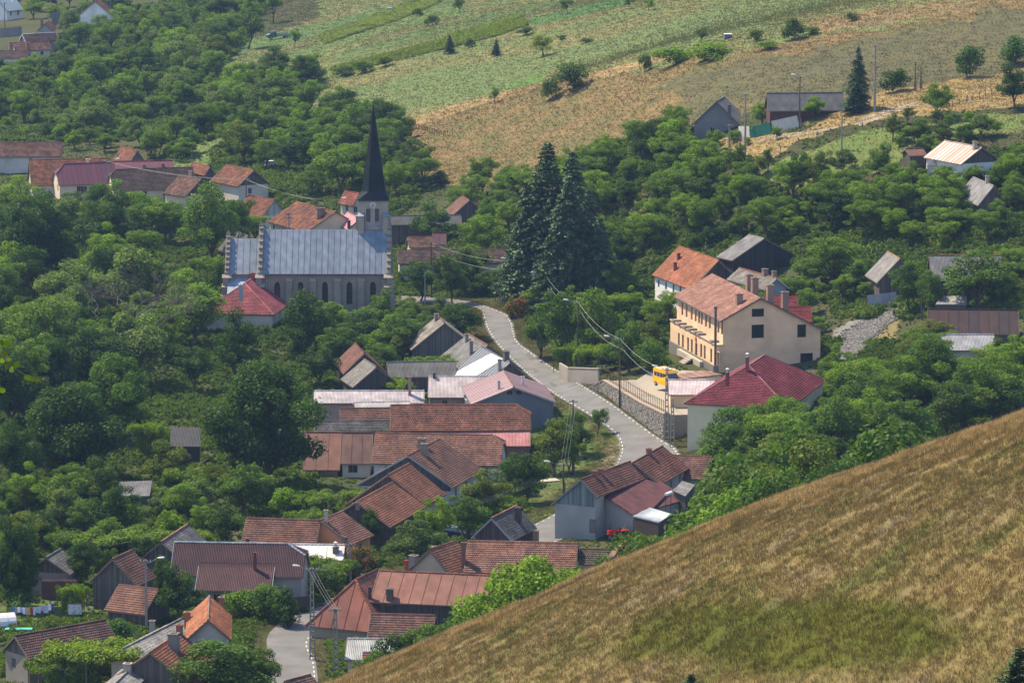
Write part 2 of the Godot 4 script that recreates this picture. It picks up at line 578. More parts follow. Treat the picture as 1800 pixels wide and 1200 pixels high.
# the slope the viewer stands on, below the frame
func make_near_slope() -> void:
	var mb := MB.new()
	for i in 13:
		for j in 12:
			var q := []
			for k in [[0, 0], [1, 0], [1, 1], [0, 1]]:
				var d: float = 8.0 + (i + k[1]) * 11.0
				var x: float = -36.0 + (j + k[0]) * 6.0
				q.append(Vector3(x, 106.5 - d * 0.25 + 0.25 * noise.get_noise_2d(x * 5.0, d * 5.0), -d))
			mb.quad(q[0], q[1], q[2], q[3], cj(Color(0.15, 0.12, 0.05), 0.15))
	part("near_slope", mb, M.turf, self, "structure")
	# sapling at the left edge, one twig reaching into the view
	var dd := 60.0
	var bx := at_depth(-70, 560, dd)
	var gy := 106.5 - dd * 0.25
	var root := thing("sapling", "blurred green twig of a sapling close to the viewer", "sapling", Transform3D(Basis(), Vector3(bx.x, gy, -dd)))
	var o := root.position
	var tm := MB.new()
	tm.tube([Vector3(0, -0.3, 0), Vector3(-0.05, 2.0, 0), bx - o + Vector3(0, 1.5, 0)], [0.05, 0.035, 0.01], 6, Color(0.2, 0.16, 0.12))
	part("trunk", tm, M.bark, root)
	var pts := []
	for p in [[-70, 560], [-30, 590], [0, 622], [14, 640], [32, 652], [46, 660], [64, 668]]:
		pts.append(at_depth(p[0], p[1], dd) - o)
	var bm := MB.new()
	bm.tube(pts, [0.02, 0.014, 0.009, 0.008, 0.007, 0.006, 0.004], 5, Color(0.22, 0.17, 0.12))
	part("twig", bm, M.bark, root)
	rng.seed = 19
	for p in [[-22, 596, 9], [-8, 606, 9], [3, 602, 10], [12, 603, 11], [7, 621, 11], [3, 634, 10], [15, 632, 8], [13, 643, 11], [20, 649, 13], [28, 641, 12], [48, 664, 12], [57, 666, 11], [63, 668, 12], [-6, 640, 10], [3, 686, 12]]:
		var c := at_depth(p[0], p[1], dd + rng.randf_range(-0.1, 0.1)) - o
		var r: float = p[2] / (FOC / dd) * 0.55
		var n := Vector3(rng.randfn() * 0.7, rng.randfn() * 0.6, 1.0).normalized()
		var x := n.cross(Vector3(rng.randfn(), 1, 0)).normalized()
		var y := n.cross(x)
		var lm := MB.new()
		var lc := cj(Color(0.07, 0.11, 0.014), 0.5)
		for k in 8:
			var a := TAU * k / 8.0
			var b := TAU * (k + 1) / 8.0
			lm.tri(c, c + (x * cos(a) * 1.15 + y * sin(a) * 0.9) * r, c + (x * cos(b) * 1.15 + y * sin(b) * 0.9) * r, lc)
		part("leaf", lm, M.leaf, root)
	var st := MB.new()
	st.tube([at_depth(-10, 650, dd) - o, at_depth(3, 686, dd) - o], [0.004, 0.003], 4, Color(0.22, 0.17, 0.12))
	st.tube([at_depth(-30, 590, dd) - o, at_depth(-10, 650, dd) - o], [0.007, 0.005], 4, Color(0.22, 0.17, 0.12))
	st.tube([at_depth(8, 632, dd) - o, at_depth(9, 604, dd) - o], [0.005, 0.003], 4, Color(0.22, 0.17, 0.12))
	part("side_twig", st, M.bark, root)

# ---------- roads ----------
func smooth_path(px: Array, step: float) -> Array:
	var c := Curve3D.new()
	var pts := []
	for p in px:
		var q := vg(p[0], p[1])
		pts.append(Vector3(q.x, p[2] if p.size() > 2 else 0.0, q.z))
	for i in pts.size():
		var t: Vector3 = (pts[mini(i + 1, pts.size() - 1)] - pts[maxi(i - 1, 0)]) * 0.2
		c.add_point(pts[i], -t, t)
	var out := []
	var L := c.get_baked_length()
	var k := int(L / step)
	for i in k + 1:
		out.append(c.sample_baked(L * i / k, true))
	return out

var road_left := []
var road_right := []
func ribbon(mb: MB, lft: Array, rgt: Array, lift: float, cols: int, c: Color) -> void:
	var prev := []
	for i in lft.size():
		var row := []
		for j in cols + 1:
			var p: Vector3 = lft[i].lerp(rgt[i], float(j) / cols)
			p.y = valley(p.x, p.z) + lift
			row.append(p)
		if i > 0:
			for j in cols:
				mb.quad(prev[j], prev[j + 1], row[j + 1], row[j], c)
		prev = row

func make_roads() -> void:
	# edges of the asphalt in the photograph, from the near bend to the church
	var L := smooth_path([[462, 1215], [470, 1160], [478, 1108], [560, 1062], [700, 1010], [850, 960], [952, 916], [1010, 880], [1065, 838], [1086, 806], [1089, 782], [1076, 760], [1046, 738], [1010, 716], [975, 695], [938, 668], [905, 640], [878, 612], [858, 585], [848, 560], [843, 545], [815, 538], [760, 534], [705, 530]], 1.0)
	var R := smooth_path([[560, 1215], [556, 1170], [550, 1120], [640, 1090], [800, 1035], [930, 975], [1020, 935], [1090, 898], [1160, 850], [1195, 815], [1190, 790], [1168, 776], [1128, 748], [1085, 716], [1045, 690], [1008, 668], [972, 646], [938, 622], [912, 602], [905, 584], [900, 566], [880, 548], [800, 527], [705, 520]], 1.0)
	var n := 260
	for i in n:
		road_left.append(L[int(float(i) / (n - 1) * (L.size() - 1))])
		road_right.append(R[int(float(i) / (n - 1) * (R.size() - 1))])
	var mb := MB.new()
	ribbon(mb, road_left, road_right, 0.10, 6, Color(0.132, 0.128, 0.124))
	var o := part("road", mb, M.asphalt, self, "structure")
	# dashed edge lines: each dash a painted strip
	for side in 2:
		var E: Array = L if side == 0 else R
		var F: Array = R if side == 0 else L
		var run := 0.0
		var i := 0
		while i < E.size() - 2:
			var p: Vector3 = E[i]
			var q: Vector3 = E[i + 1]
			var f: Vector3 = F[int(float(i) / E.size() * F.size())]
			var inn := (f - p).normalized()
			var d := (q - p)
			var t := d.normalized()
			inn = (inn - t * inn.dot(t)).normalized()
			var a := p + inn * 0.28
			var dash := MB.new()
			var b := a + t * 0.85
			if p.z > -500.0 and side == 0:
				i += 2
				continue
			var h := Vector3(0, 0.125, 0)
			var w := inn * 0.14
			var P := [a, b, b + w, a + w]
			for k in 4:
				P[k].y = valley(P[k].x, P[k].z)
				P[k] += h
			dash.quad(P[0], P[1], P[2], P[3], Color(0.58, 0.58, 0.56))
			if dash.n[0].y < 0.0:
				dash = MB.new()
				dash.quad(P[3], P[2], P[1], P[0], Color(0.58, 0.58, 0.56))
			part("dash", dash, M.paint, o)
			i += 2
	# mended places in the asphalt
	rng.seed = 63
	for k in 16:
		var i := rng.randi_range(60, 225)
		var n2 := rng.randi_range(2, 5)
		var t0 := rng.randf_range(0.1, 0.7)
		var t1 := t0 + rng.randf_range(0.12, 0.28)
		var pl := []
		var pr := []
		for j in n2:
			pl.append(road_left[i + j].lerp(road_right[i + j], t0))
			pr.append(road_left[i + j].lerp(road_right[i + j], t1))
		var pb := MB.new()
		ribbon(pb, pl, pr, 0.112, 2, cj(Color(0.112, 0.109, 0.106), 0.15))
		part("asphalt_patch", pb, M.asphalt, o)
	# gravel track past the school
	var tl := smooth_path([[1462, 640], [1474, 606], [1500, 580], [1540, 556], [1576, 540]], 1.0)
	var tr := smooth_path([[1506, 640], [1522, 606], [1545, 580], [1570, 562], [1594, 546]], 1.0)
	var gl := []
	var gr := []
	var gf := PackedVector2Array()
	for i in 24:
		gl.append(tl[int(i / 23.0 * (tl.size() - 1))])
		gr.append(tr[int(i / 23.0 * (tr.size() - 1))])
	for i in 24: gf.push_back(Vector2(gl[i].x, gl[i].z))
	for i in 24: gf.push_back(Vector2(gr[23 - i].x, gr[23 - i].z))
	foot.append(gf)
	var gb := MB.new()
	ribbon(gb, gl, gr, 0.07, 5, Color(0.17, 0.162, 0.15))
	part("gravel_track", gb, M.stone, self, "structure")
	var sm := MB.new()
	sm.tube([Vector3(0, -0.05, 0), Vector3(0.02, 0.08, 0), Vector3(0, 0.14, 0)], [0.13, 0.15, 0.05], 5, Color(1, 1, 1))
	var sx := []
	var sc := PackedColorArray()
	for k in 5200:
		var i := rng.randi_range(0, 23)
		var e := rng.randf_range(-0.04, 1.04)
		var p: Vector3 = gl[i].lerp(gr[i], e) + Vector3(rng.randfn() * 0.5, 0, rng.randfn() * 0.8)
		p.y = valley(p.x, p.z) + 0.06
		sx.append(Transform3D(Basis(Vector3.UP, rng.randf() * TAU).scaled(Vector3.ONE * rng.randf_range(0.4, 1.3)), p))
		sc.push_back(cj(Color(0.135, 0.128, 0.117), 0.4))
	multi("gravel", "loose grey gravel on the track past the school", "gravel", sm.mesh(), sx, sc, M.rubble)
	# hill lane, school drive
	var lane := smooth_path([[1262, 300], [1290, 275], [1330, 252], [1400, 240], [1470, 226], [1540, 204], [1600, 184], [1660, 170]], 1.5)
	var lb := MB.new()
	var l2 := []
	for p in lane:
		l2.append(p + Vector3(2.2, 0, -1.0))
	ribbon(lb, lane, l2, 0.06, 2, Color(0.27, 0.22, 0.15))
	part("hill_lane", lb, M.stone, self, "structure")

# ---------- houses ----------
# spans of a convex outline in (s, t)
func span_at_t(pl: PackedVector2Array, t: float) -> Vector2:
	var lo := INF
	var hi := -INF
	for i in pl.size():
		var a := pl[i]
		var b := pl[(i + 1) % pl.size()]
		if (a.y <= t and b.y >= t) or (b.y <= t and a.y >= t):
			if absf(a.y - b.y) < 1e-6:
				lo = minf(lo, minf(a.x, b.x)); hi = maxf(hi, maxf(a.x, b.x))
			else:
				var x := a.x + (b.x - a.x) * (t - a.y) / (b.y - a.y)
				lo = minf(lo, x); hi = maxf(hi, x)
	return Vector2(lo, hi)

func span_at_s(pl: PackedVector2Array, s: float) -> Vector2:
	var lo := INF
	var hi := -INF
	for i in pl.size():
		var a := pl[i]
		var b := pl[(i + 1) % pl.size()]
		if (a.x <= s and b.x >= s) or (b.x <= s and a.x >= s):
			if absf(a.x - b.x) < 1e-6:
				lo = minf(lo, minf(a.y, b.y)); hi = maxf(hi, maxf(a.y, b.y))
			else:
				var y := a.y + (b.y - a.y) * (s - a.x) / (b.x - a.x)
				lo = minf(lo, y); hi = maxf(hi, y)
	return Vector2(lo, hi)

# cover one roof plane. pts: outline in local 3-D, counter-clockwise from outside; first edge direction es, upslope et
func cover(parent: Node, kind: String, pts: Array, o: Vector3, es: Vector3, et: Vector3, col: Color, col2: Color, coarse := false) -> void:
	var nn := es.cross(et).normalized()
	var pl := PackedVector2Array()
	var smin := INF
	var smax := -INF
	var tmin := INF
	var tmax := -INF
	for p in pts:
		var q := Vector2((p - o).dot(es), (p - o).dot(et))
		pl.push_back(q)
		smin = minf(smin, q.x); smax = maxf(smax, q.x); tmin = minf(tmin, q.y); tmax = maxf(tmax, q.y)
	var mb := MB.new()
	var off := rng.randf() * 500.0
	match kind:
		"tile", "slate":
			var ch := 0.34 if kind == "tile" else 0.36
			var tw := 0.26 if kind == "tile" else 0.36
			var lift := 0.075 if kind == "tile" else 0.025
			var t := tmin
			var row := 0
			while t < tmax - 0.05:
				var t1 := minf(t + ch, tmax)
				var sp := span_at_t(pl, clampf((t + t1) * 0.5, tmin + 0.001, tmax - 0.001))
				if sp.y - sp.x > 0.1:
					var s := sp.x
					var step := tw * (8.0 if coarse else 1.0)
					var first := step * (0.5 if row % 2 == 1 else 1.0)
					var rowtone := 1.0 + rng.randf_range(-0.05, 0.05)
					while s < sp.y - 0.02:
						var s1 := minf(s + (first if s == sp.x else step), sp.y)
						var k := clampf(0.5 + noise.get_noise_2d((s + off) * 14.0, t * 14.0) * 1.3 + rng.randf_range(-0.25, 0.25), 0.0, 1.0)
						var c := cj(col.lerp(col2, k), 0.24)
						c = Color(c.r * rowtone, c.g * rowtone, c.b * rowtone)
						var l := lift + rng.randf_range(-0.01, 0.012)
						var a := o + es * s + et * t
						var b := o + es * s1 + et * t
						var d := o + es * s1 + et * (t1 + 0.03)
						var e := o + es * s + et * (t1 + 0.03)
						if kind == "tile" and not coarse:
							var m0 := a.lerp(b, 0.38)
							var m1 := e.lerp(d, 0.38)
							var hump := nn * (l + 0.045)
							var hump1 := nn * 0.045
							mb.quad(a + nn * l, m0 + hump, m1 + hump1, e, c)
							mb.quad(m0 + hump, b + nn * l, d, m1 + hump1, c)
							mb.quad(a, m0, m0 + hump, a + nn * l, c)
							mb.quad(m0, b, b + nn * l, m0 + hump, c)
						else:
							mb.quad(a + nn * l, b + nn * l, d + nn * 0.004, e + nn * 0.004, c)
							mb.quad(a, b, b + nn * l, a + nn * l, c)
						s = s1
				t = t1
				row += 1
			part("tiles" if kind == "tile" else "slates", mb, M.tile, parent, "stuff")
		"wave":
			var pitch := 0.2
			var s := smin
			var i := 0
			var prev := []
			var sheet := cj(col, 0.08)
			while s <= smax + 1e-4:
				var ss := clampf(s, smin + 0.001, smax - 0.001)
				var sp := span_at_s(pl, ss)
				var h := 0.045 if i % 2 == 0 else -0.02
				var cols := []
				var nseg := maxi(1, int(ceil((sp.y - sp.x) / 1.3)))
				for k in nseg + 1:
					cols.append(o + es * ss + et * lerpf(sp.x, sp.y, float(k) / nseg) + nn * (h + 0.02 + (0.012 if k % 2 == 0 else 0.0)))
				if i > 0:
					if i % 10 == 0:
						sheet = cj(col, 0.06)
					for k in mini(cols.size(), prev.size()) - 1:
						var q := 0.5 + noise.get_noise_2d((ss + off) * 10.0, k * 9.0 + 50.0) * 0.9
						mb.quad(prev[k], cols[k], cols[k + 1], prev[k + 1], cj(sheet.lerp(col2, clampf(q, 0.0, 1.0)), 0.05))
				prev = cols
				s += pitch * 0.5
				i += 1
			part("corrugated_sheets", mb, M.sheet, parent, "stuff")
		"seam", "zinc", "enamel":
			var wdt := 1.55 if kind == "seam" else 1.0
			var cnt := maxi(1, int(round((smax - smin) / wdt)))
			for i in cnt:
				var s0 := lerpf(smin, smax, float(i) / cnt)
				var s1 := lerpf(smin, smax, float(i + 1) / cnt)
				var cell := PackedVector2Array([Vector2(s0, tmin - 1), Vector2(s1, tmin - 1), Vector2(s1, tmax + 1), Vector2(s0, tmax + 1)])
				var cut := Geometry2D.intersect_polygons(pl, cell)
				if cut.is_empty():
					continue
				var pm := MB.new()
				var cc := cj(col.lerp(col2, rng.randf()), 0.06)
				var pp := []
				var q: PackedVector2Array = cut[0]
				if Geometry2D.is_polygon_clockwise(q):
					q.reverse()
				for w in q:
					pp.append(o + es * w.x + et * w.y + nn * 0.02)
				pm.poly(pp, cc)
				var sp := span_at_s(pl, clampf(s0 + 0.03, smin + 0.001, smax - 0.001))
				if sp.y > sp.x:
					pm.bar(o + es * (s0 + 0.03) + et * sp.x + nn * 0.045, o + es * (s0 + 0.03) + et * sp.y + nn * 0.045, 0.05, 0.06, cc)
				part("roof_panel", pm, M.zinc if kind == "zinc" else (M.metal if kind == "enamel" else M.sheet), parent)
		_:
			pass

# flat outline with rectangular holes: wall face with reveals. p = o + ex*x + ey*y
func wall_face(mb: MB, o: Vector3, ex: Vector3, ey: Vector3, outline: PackedVector2Array, holes: Array, col: Color, depth := 0.16) -> void:
	if Geometry2D.is_polygon_clockwise(outline):
		outline.reverse()
	var nrm := ex.cross(ey).normalized()
	if holes.is_empty():
		var pp := []
		for w in outline:
			pp.append(o + ex * w.x + ey * w.y)
		mb.poly(pp, col)
		return
	var lo := outline[0]
	var hi := outline[0]
	for p in outline:
		lo = lo.min(p)
		hi = hi.max(p)
	var xs := [lo.x, hi.x]
	var ys := [lo.y, hi.y]
	for r in holes:
		xs.append(r.position.x); xs.append(r.end.x); ys.append(r.position.y); ys.append(r.end.y)
	xs.sort()
	ys.sort()
	for i in xs.size() - 1:
		for j in ys.size() - 1:
			if xs[i + 1] - xs[i] < 1e-4 or ys[j + 1] - ys[j] < 1e-4:
				continue
			var mid := Vector2((xs[i] + xs[i + 1]) * 0.5, (ys[j] + ys[j + 1]) * 0.5)
			var skip := false
			for r in holes:
				if r.has_point(mid):
					skip = true
			if skip:
				continue
			var cell := PackedVector2Array([Vector2(xs[i], ys[j]), Vector2(xs[i + 1], ys[j]), Vector2(xs[i + 1], ys[j + 1]), Vector2(xs[i], ys[j + 1])])
			for q in Geometry2D.intersect_polygons(outline, cell):
				if Geometry2D.is_polygon_clockwise(q):
					q.reverse()
				var pp := []
				for w in q:
					pp.append(o + ex * w.x + ey * w.y)
				mb.poly(pp, col)
	for r in holes:
		var a: Vector3 = o + ex * r.position.x + ey * r.position.y
		var b: Vector3 = o + ex * r.end.x + ey * r.position.y
		var c: Vector3 = o + ex * r.end.x + ey * r.end.y
		var d: Vector3 = o + ex * r.position.x + ey * r.end.y
		var k := -nrm * depth
		mb.quad(a, b, b + k, a + k, col)
		mb.quad(b, c, c + k, b + k, col)
		mb.quad(c, d, d + k, c + k, col)
		mb.quad(d, a, a + k, d + k, col)

func window(parent: Node, called: String, o: Vector3, ex: Vector3, ey: Vector3, r: Rect2, fc: Color, nx: int, ny: int, depth := 0.1) -> void:
	var nrm := ex.cross(ey).normalized()
	var b := Basis(ex, ey, nrm)
	var mb := MB.new()
	var cx := r.position.x + r.size.x * 0.5
	var cy := r.position.y + r.size.y * 0.5
	var at := func(x: float, y: float, z: float) -> Transform3D: return Transform3D(b, o + ex * x + ey * y + nrm * z)
	var z := -depth
	var fw := 0.07
	mb.box(at.call(cx, r.position.y + fw * 0.5, z), Vector3(r.size.x, fw, 0.06), fc)
	mb.box(at.call(cx, r.end.y - fw * 0.5, z), Vector3(r.size.x, fw, 0.06), fc)
	mb.box(at.call(r.position.x + fw * 0.5, cy, z), Vector3(fw, r.size.y - 2 * fw, 0.06), fc)
	mb.box(at.call(r.end.x - fw * 0.5, cy, z), Vector3(fw, r.size.y - 2 * fw, 0.06), fc)
	for i in range(1, nx):
		mb.box(at.call(r.position.x + r.size.x * i / nx, cy, z), Vector3(fw * 0.8, r.size.y - 2 * fw, 0.05), fc)
	for j in range(1, ny):
		mb.box(at.call(cx, r.position.y + r.size.y * j / ny, z), Vector3(r.size.x - 2 * fw, fw * 0.7, 0.045), fc)
	var w := part(called, mb, M.paint, parent)
	var g := MB.new()
	g.quad(o + ex * r.position.x + ey * r.position.y + nrm * (z - 0.02), o + ex * r.end.x + ey * r.position.y + nrm * (z - 0.02), o + ex * r.end.x + ey * r.end.y + nrm * (z - 0.02), o + ex * r.position.x + ey * r.end.y + nrm * (z - 0.02), Color(0.018, 0.022, 0.026))
	if called == "walled_window":
		for i in g.c.size(): g.c[i] = Color(0.2, 0.19, 0.175)
	part("pane" if called != "walled_window" else "infill", g, M.glass if called != "walled_window" else M.plaster, w)

func chimney(parent: Node, p: Vector3, w: float, h: float, col: Color, b := Basis(), cowl := false) -> void:
	var mb := MB.new()
	mb.box(Transform3D(b, p + Vector3(0, h * 0.5 - 0.4, 0)), Vector3(w, h + 0.8, w), col)
	var o := part("chimney", mb, M.plaster, parent)
	var c := MB.new()
	c.box(Transform3D(b, p + Vector3(0, h + 0.05, 0)), Vector3(w + 0.14, 0.1, w + 0.14), col * 0.8)
	c.box(Transform3D(b, p + Vector3(0, h + 0.13, 0)), Vector3(w * 0.6, 0.06, w * 0.6), Color(0.09, 0.085, 0.08))
	if cowl:
		c.tube([p + Vector3(0, h + 0.1, 0), p + Vector3(0, h + 0.6, 0)], [0.11, 0.11], 8, Color(0.5, 0.5, 0.5))
		c.tube([p + Vector3(0, h + 0.62, 0), p + Vector3(0, h + 0.8, 0)], [0.28, 0.02], 8, Color(0.5, 0.5, 0.5))
	part("cap", c, M.plaster, o)

var house_boxes := []       # [photo rectangle, distance] of every roof, so that scattered trees do not hide them
var foot := []              # footprints in x, z
var report := []

func hs(called: String, label: String, A: Array, B: Array, E: Array, hr: float, pitch: float, q := {}) -> Node3D:
	rng.seed = hash(label)
	var mid := vg((A[0] + B[0]) * 0.5, (A[1] + B[1]) * 0.5, hr)
	var y := mid.y
	if q.has("d"):
		mid = at_depth((A[0] + B[0]) * 0.5, (A[1] + B[1]) * 0.5, q.d)
		y = mid.y
	var a := on_level(A[0], A[1], y)
	var b := on_level(B[0], B[1], y)
	if q.has("len"):                                   # known length where the far end is hidden or the line is too flat
		var dd := (b - a).normalized()
		b = a + dd * float(q.len)
	if q.has("turn"):                                  # ridge direction known from the street: degrees off the line of sight's normal
		var L0 := a.distance_to(b)
		var ang := deg_to_rad(q.turn)
		var c0 := (a + b) * 0.5
		if q.has("len"):
			L0 = q.len
			c0 = a + Vector3(cos(ang), 0, sin(ang)) * L0 * 0.5
		a = c0 - Vector3(cos(ang), 0, sin(ang)) * L0 * 0.5
		b = c0 + Vector3(cos(ang), 0, sin(ang)) * L0 * 0.5
	var L := a.distance_to(b)
	var ex := (b - a).normalized()
	var ez := ex.cross(Vector3.UP)
	var En := Vector2(E[0], E[1])
	var from: Vector3 = b if q.get("eb", false) else a
	# half width (and pitch, when it is not given) from the eave corner
	var best := INF
	var w := 3.0
	var tp := tan(deg_to_rad(pitch))
	for sg in [-1.0, 1.0]:
		var pitches := [pitch] if pitch > 0.0 else range(14, 58)
		for pc in pitches:
			var tt := tan(deg_to_rad(pc))
			for i in 150:
				var ww := 1.0 + i * 0.07
				var hipoff := Vector3.ZERO
				if q.get("ehip", false):
					hipoff = (ex if q.get("eb", false) else -ex) * ww
				var e := proj(from + hipoff + ez * sg * ww - Vector3.UP * ww * tt).distance_to(En)
				if q.get("lat", false):
					e = absf(proj(from + ez * sg * ww - Vector3.UP * ww * tt).y - En.y)
					if ez.z * sg < 0.0:
						e += 999.0
				if e < best - 0.01:
					best = e
					w = ww * sg
					tp = tt
	if w < 0.0:                                        # keep z towards the eave that was given, x along the ridge
		var t := a
		a = b
		b = t
		ex = -ex
		ez = -ez
		w = -w
		q = q.duplicate()
		var hA = q.get("hipA")
		var hB = q.get("hipB")
		q.erase("hipA"); q.erase("hipB")
		if hA != null: q.hipB = hA
		if hB != null: q.hipA = hB
		q.flip = true
	w = q.get("w", w)
	if q.get("ehip", false):
		q = q.duplicate()
		q.hipA = [w, 1.0]
		q.hipB = [w, 1.0]
	var w2: float = q.get("w2", w)
	var tp2: float = tan(deg_to_rad(q.pitch2)) if q.has("pitch2") else tp
	var base := INF
	for s in [-1.0, 1.0]:
		for e in [a - ex, b + ex]:
			for zz in [w, -w2]:
				base = minf(base, valley(e.x + ez.x * zz, e.z + ez.z * zz))
	base -= 0.4
	var org := (a + b) * 0.5
	org.y = base
	var R := y - base
	report.append("%s L=%.1f w=%.1f R=%.1f pitch=%.0f err=%.1f d=%.0f" % [called, L, w, R - 0.4, rad_to_deg(atan(tp)), best, -org.z])
	var T := Transform3D(Basis(ex, Vector3.UP, ez), org)
	var root := thing(called, label, q.get("cat", "house"), T, q.get("group", ""))
	var wc: Color = q.get("wc", Color(0.5, 0.46, 0.38))
	var rc: Color = q.get("rc", Color(0.27, 0.115, 0.07))
	var rc2: Color = q.get("rc2", Color(rc.r * 0.5, rc.g * 0.62, rc.b * 0.72))
	if q.get("roof", "tile") in ["tile", "slate", "seam"] or rc.r < 0.25:
		var aged := 0.86 if rc.r > 0.38 else 0.74
		rc = Color(rc.r * aged, rc.g * aged, rc.b * aged)
		rc2 = Color(rc2.r * aged, rc2.g * aged, rc2.b * aged)
	var kind: String = q.get("roof", "tile")
	var hl := L * 0.5
	var ha: Array = q.get("hipA", [0.0, 0.0])
	var hb: Array = q.get("hipB", [0.0, 0.0])
	# roof planes
	var slab := MB.new()
	var roof := part("roof", slab, M.wood, root)
	var rm := MB.new()
	var th := Vector3(0, 0.13, 0)
	for side in [1, -1]:
		var ww: float = w if side > 0 else w2
		var tt: float = tp if side > 0 else tp2
		var ridge_a := Vector3(-hl, R, 0)
		var ridge_b := Vector3(hl, R, 0)
		var hca := Vector3(-hl - ha[0], R - ha[1] * ww * tt, side * ha[1] * ww)
		var hcb := Vector3(hl + hb[0], R - hb[1] * ww * tt, side * hb[1] * ww)
		var ea := Vector3(-hl - ha[0], R - ww * tt, side * ww)
		var eb := Vector3(hl + hb[0], R - ww * tt, side * ww)
		var ring := [ea, eb]
		if hb[1] < 0.999 and hb[0] > 0.0: ring.append(hcb)
		ring.append(ridge_b); ring.append(ridge_a)
		if ha[1] < 0.999 and ha[0] > 0.0: ring.append(hca)
		if side < 0:
			ring.reverse()
		rm.poly(ring, rc2)
		var low := []
		for p in ring:
			low.push_front(p - th)
		rm.poly(low, Color(0.24, 0.2, 0.155))
		for i in ring.size():
			var p: Vector3 = ring[i]
			var n2: Vector3 = ring[(i + 1) % ring.size()]
			rm.quad(p - th, n2 - th, n2, p, q.get("edge", Color(0.22, 0.175, 0.14)))
		var es := Vector3(side, 0, 0)
		var up := (ridge_a - Vector3(ridge_a.x, ea.y, ea.z)).normalized()
		cover(roof, q.get("roof2", kind) if side < 0 else kind, ring, ea if side > 0 else eb, es, up, rc, rc2, side < 0 and ez.z > 0.35)
	for e in [0, 1]:
		var hp: Array = ha if e == 0 else hb
		if hp[0] <= 0.0:
			continue
		var sx := -1.0 if e == 0 else 1.0
		var rp := Vector3(sx * hl, R, 0)
		var c1 := Vector3(sx * (hl + hp[0]), R - hp[1] * w * tp, hp[1] * w)
		var c2 := Vector3(sx * (hl + hp[0]), R - hp[1] * w2 * tp2, -hp[1] * w2)
		var ring := [c1, c2, rp] if sx > 0 else [c2, c1, rp]
		rm.poly(ring, rc2)
		rm.poly([ring[2] - th, ring[1] - th, ring[0] - th], Color(0.24, 0.2, 0.155))
		rm.quad(ring[0] - th, ring[1] - th, ring[1], ring[0], q.get("edge", Color(0.22, 0.175, 0.14)))
		var es: Vector3 = (ring[1] - ring[0]).normalized()
		var nn: Vector3 = (ring[1] - ring[0]).cross(ring[2] - ring[0]).normalized()
		cover(roof, kind, ring, ring[0], es, nn.cross(es), rc, rc2)
	roof.mesh = rm.mesh()
	# ridge and hips
	var cap := MB.new()
	var cc: Color = q.get("cap", rc)
	var lines := [[Vector3(-hl, R, 0), Vector3(hl, R, 0)]]
	for e in [0, 1]:
		var hp: Array = ha if e == 0 else hb
		if hp[0] > 0.0:
			var sx := -1.0 if e == 0 else 1.0
			lines.append([Vector3(sx * hl, R, 0), Vector3(sx * (hl + hp[0]), R - hp[1] * w * tp, hp[1] * w)])
			lines.append([Vector3(sx * hl, R, 0), Vector3(sx * (hl + hp[0]), R - hp[1] * w2 * tp2, -hp[1] * w2)])
	for ln in lines:
		var n := maxi(1, int(ln[0].distance_to(ln[1]) / 0.42))
		for i in n:
			var p0: Vector3 = ln[0].lerp(ln[1], float(i) / n)
			var p1: Vector3 = ln[0].lerp(ln[1], (i + 1.0) / n)
			var c := cj(cc, 0.18)
			cap.tube([p0 + Vector3(0, 0.02, 0), p1 + Vector3(0, 0.05, 0)], [0.12, 0.135], 6, c, false)
	part("ridge_cap", cap, M.tile, roof)
	# walls
	var ov := 0.42
	var og := 0.28
	var xa: float = -hl - ha[0] + og
	var xb: float = hl + hb[0] - og
	var zf := w - ov
	var zb := w2 - ov
	var yf := R - zf * tp - 0.15
	var yb := R - zb * tp2 - 0.15
	var holes := {"f": [], "a": [], "b": []}
	var inv := T.affine_inverse()
	for win in q.get("win", []):
		var wall: String = win[0]
		if q.get("flip", false) and wall != "f":
			wall = "b" if wall == "a" else "a"
		var wp := Vector3(0, 0, zf)
		var wn := Vector3(0, 0, 1)
		if wall == "a":
			wp = Vector3(xa, 0, 0)
			wn = Vector3(-1, 0, 0)
		elif wall == "b":
			wp = Vector3(xb, 0, 0)
			wn = Vector3(1, 0, 0)
		var ro := inv * cam_pos
		var rd := inv.basis * ray(win[1], win[2])
		var hit := ro + rd * ((wp - ro).dot(wn) / rd.dot(wn))
		var cx := hit.x if wall == "f" else (hit.z if wall == "a" else -hit.z)
		holes[wall].append([Rect2(cx - win[3] * 0.5, hit.y - win[4] * 0.5, win[3], win[4]), win])
	if not q.has("win") and q.get("cat", "house") == "house" and q.get("boards", "") != "all" and yf > 2.4:
		var nw := int((xb - xa) / 3.6)
		for i in nw:
			if rng.randf() < 0.25: continue
			var wcx := lerpf(xa, xb, (i + 0.5) / nw) + rng.randf_range(-0.3, 0.3)
			holes["f"].append([Rect2(wcx - 0.42, yf - 1.75, 0.84, 1.2), ["f", 0, 0, 0.84, 1.2, "window", Color(0.42, 0.4, 0.37)]])
		for e in ["a", "b"]:
			if rng.randf() < 0.6:
				holes[e].append([Rect2(-1.2, minf(yf, yb) - 1.8, 0.84, 1.2), [e, 0, 0, 0.84, 1.2, "window", Color(0.42, 0.4, 0.37)]])
	var wm := MB.new()
	var fouts := {
		"f": [Vector3(0, 0, zf), Vector3(1, 0, 0), PackedVector2Array([Vector2(xa, 0), Vector2(xb, 0), Vector2(xb, yf), Vector2(xa, yf)])],
		"k": [Vector3(0, 0, -zb), Vector3(-1, 0, 0), PackedVector2Array([Vector2(-xb, 0), Vector2(-xa, 0), Vector2(-xa, yb), Vector2(-xb, yb)])],
	}
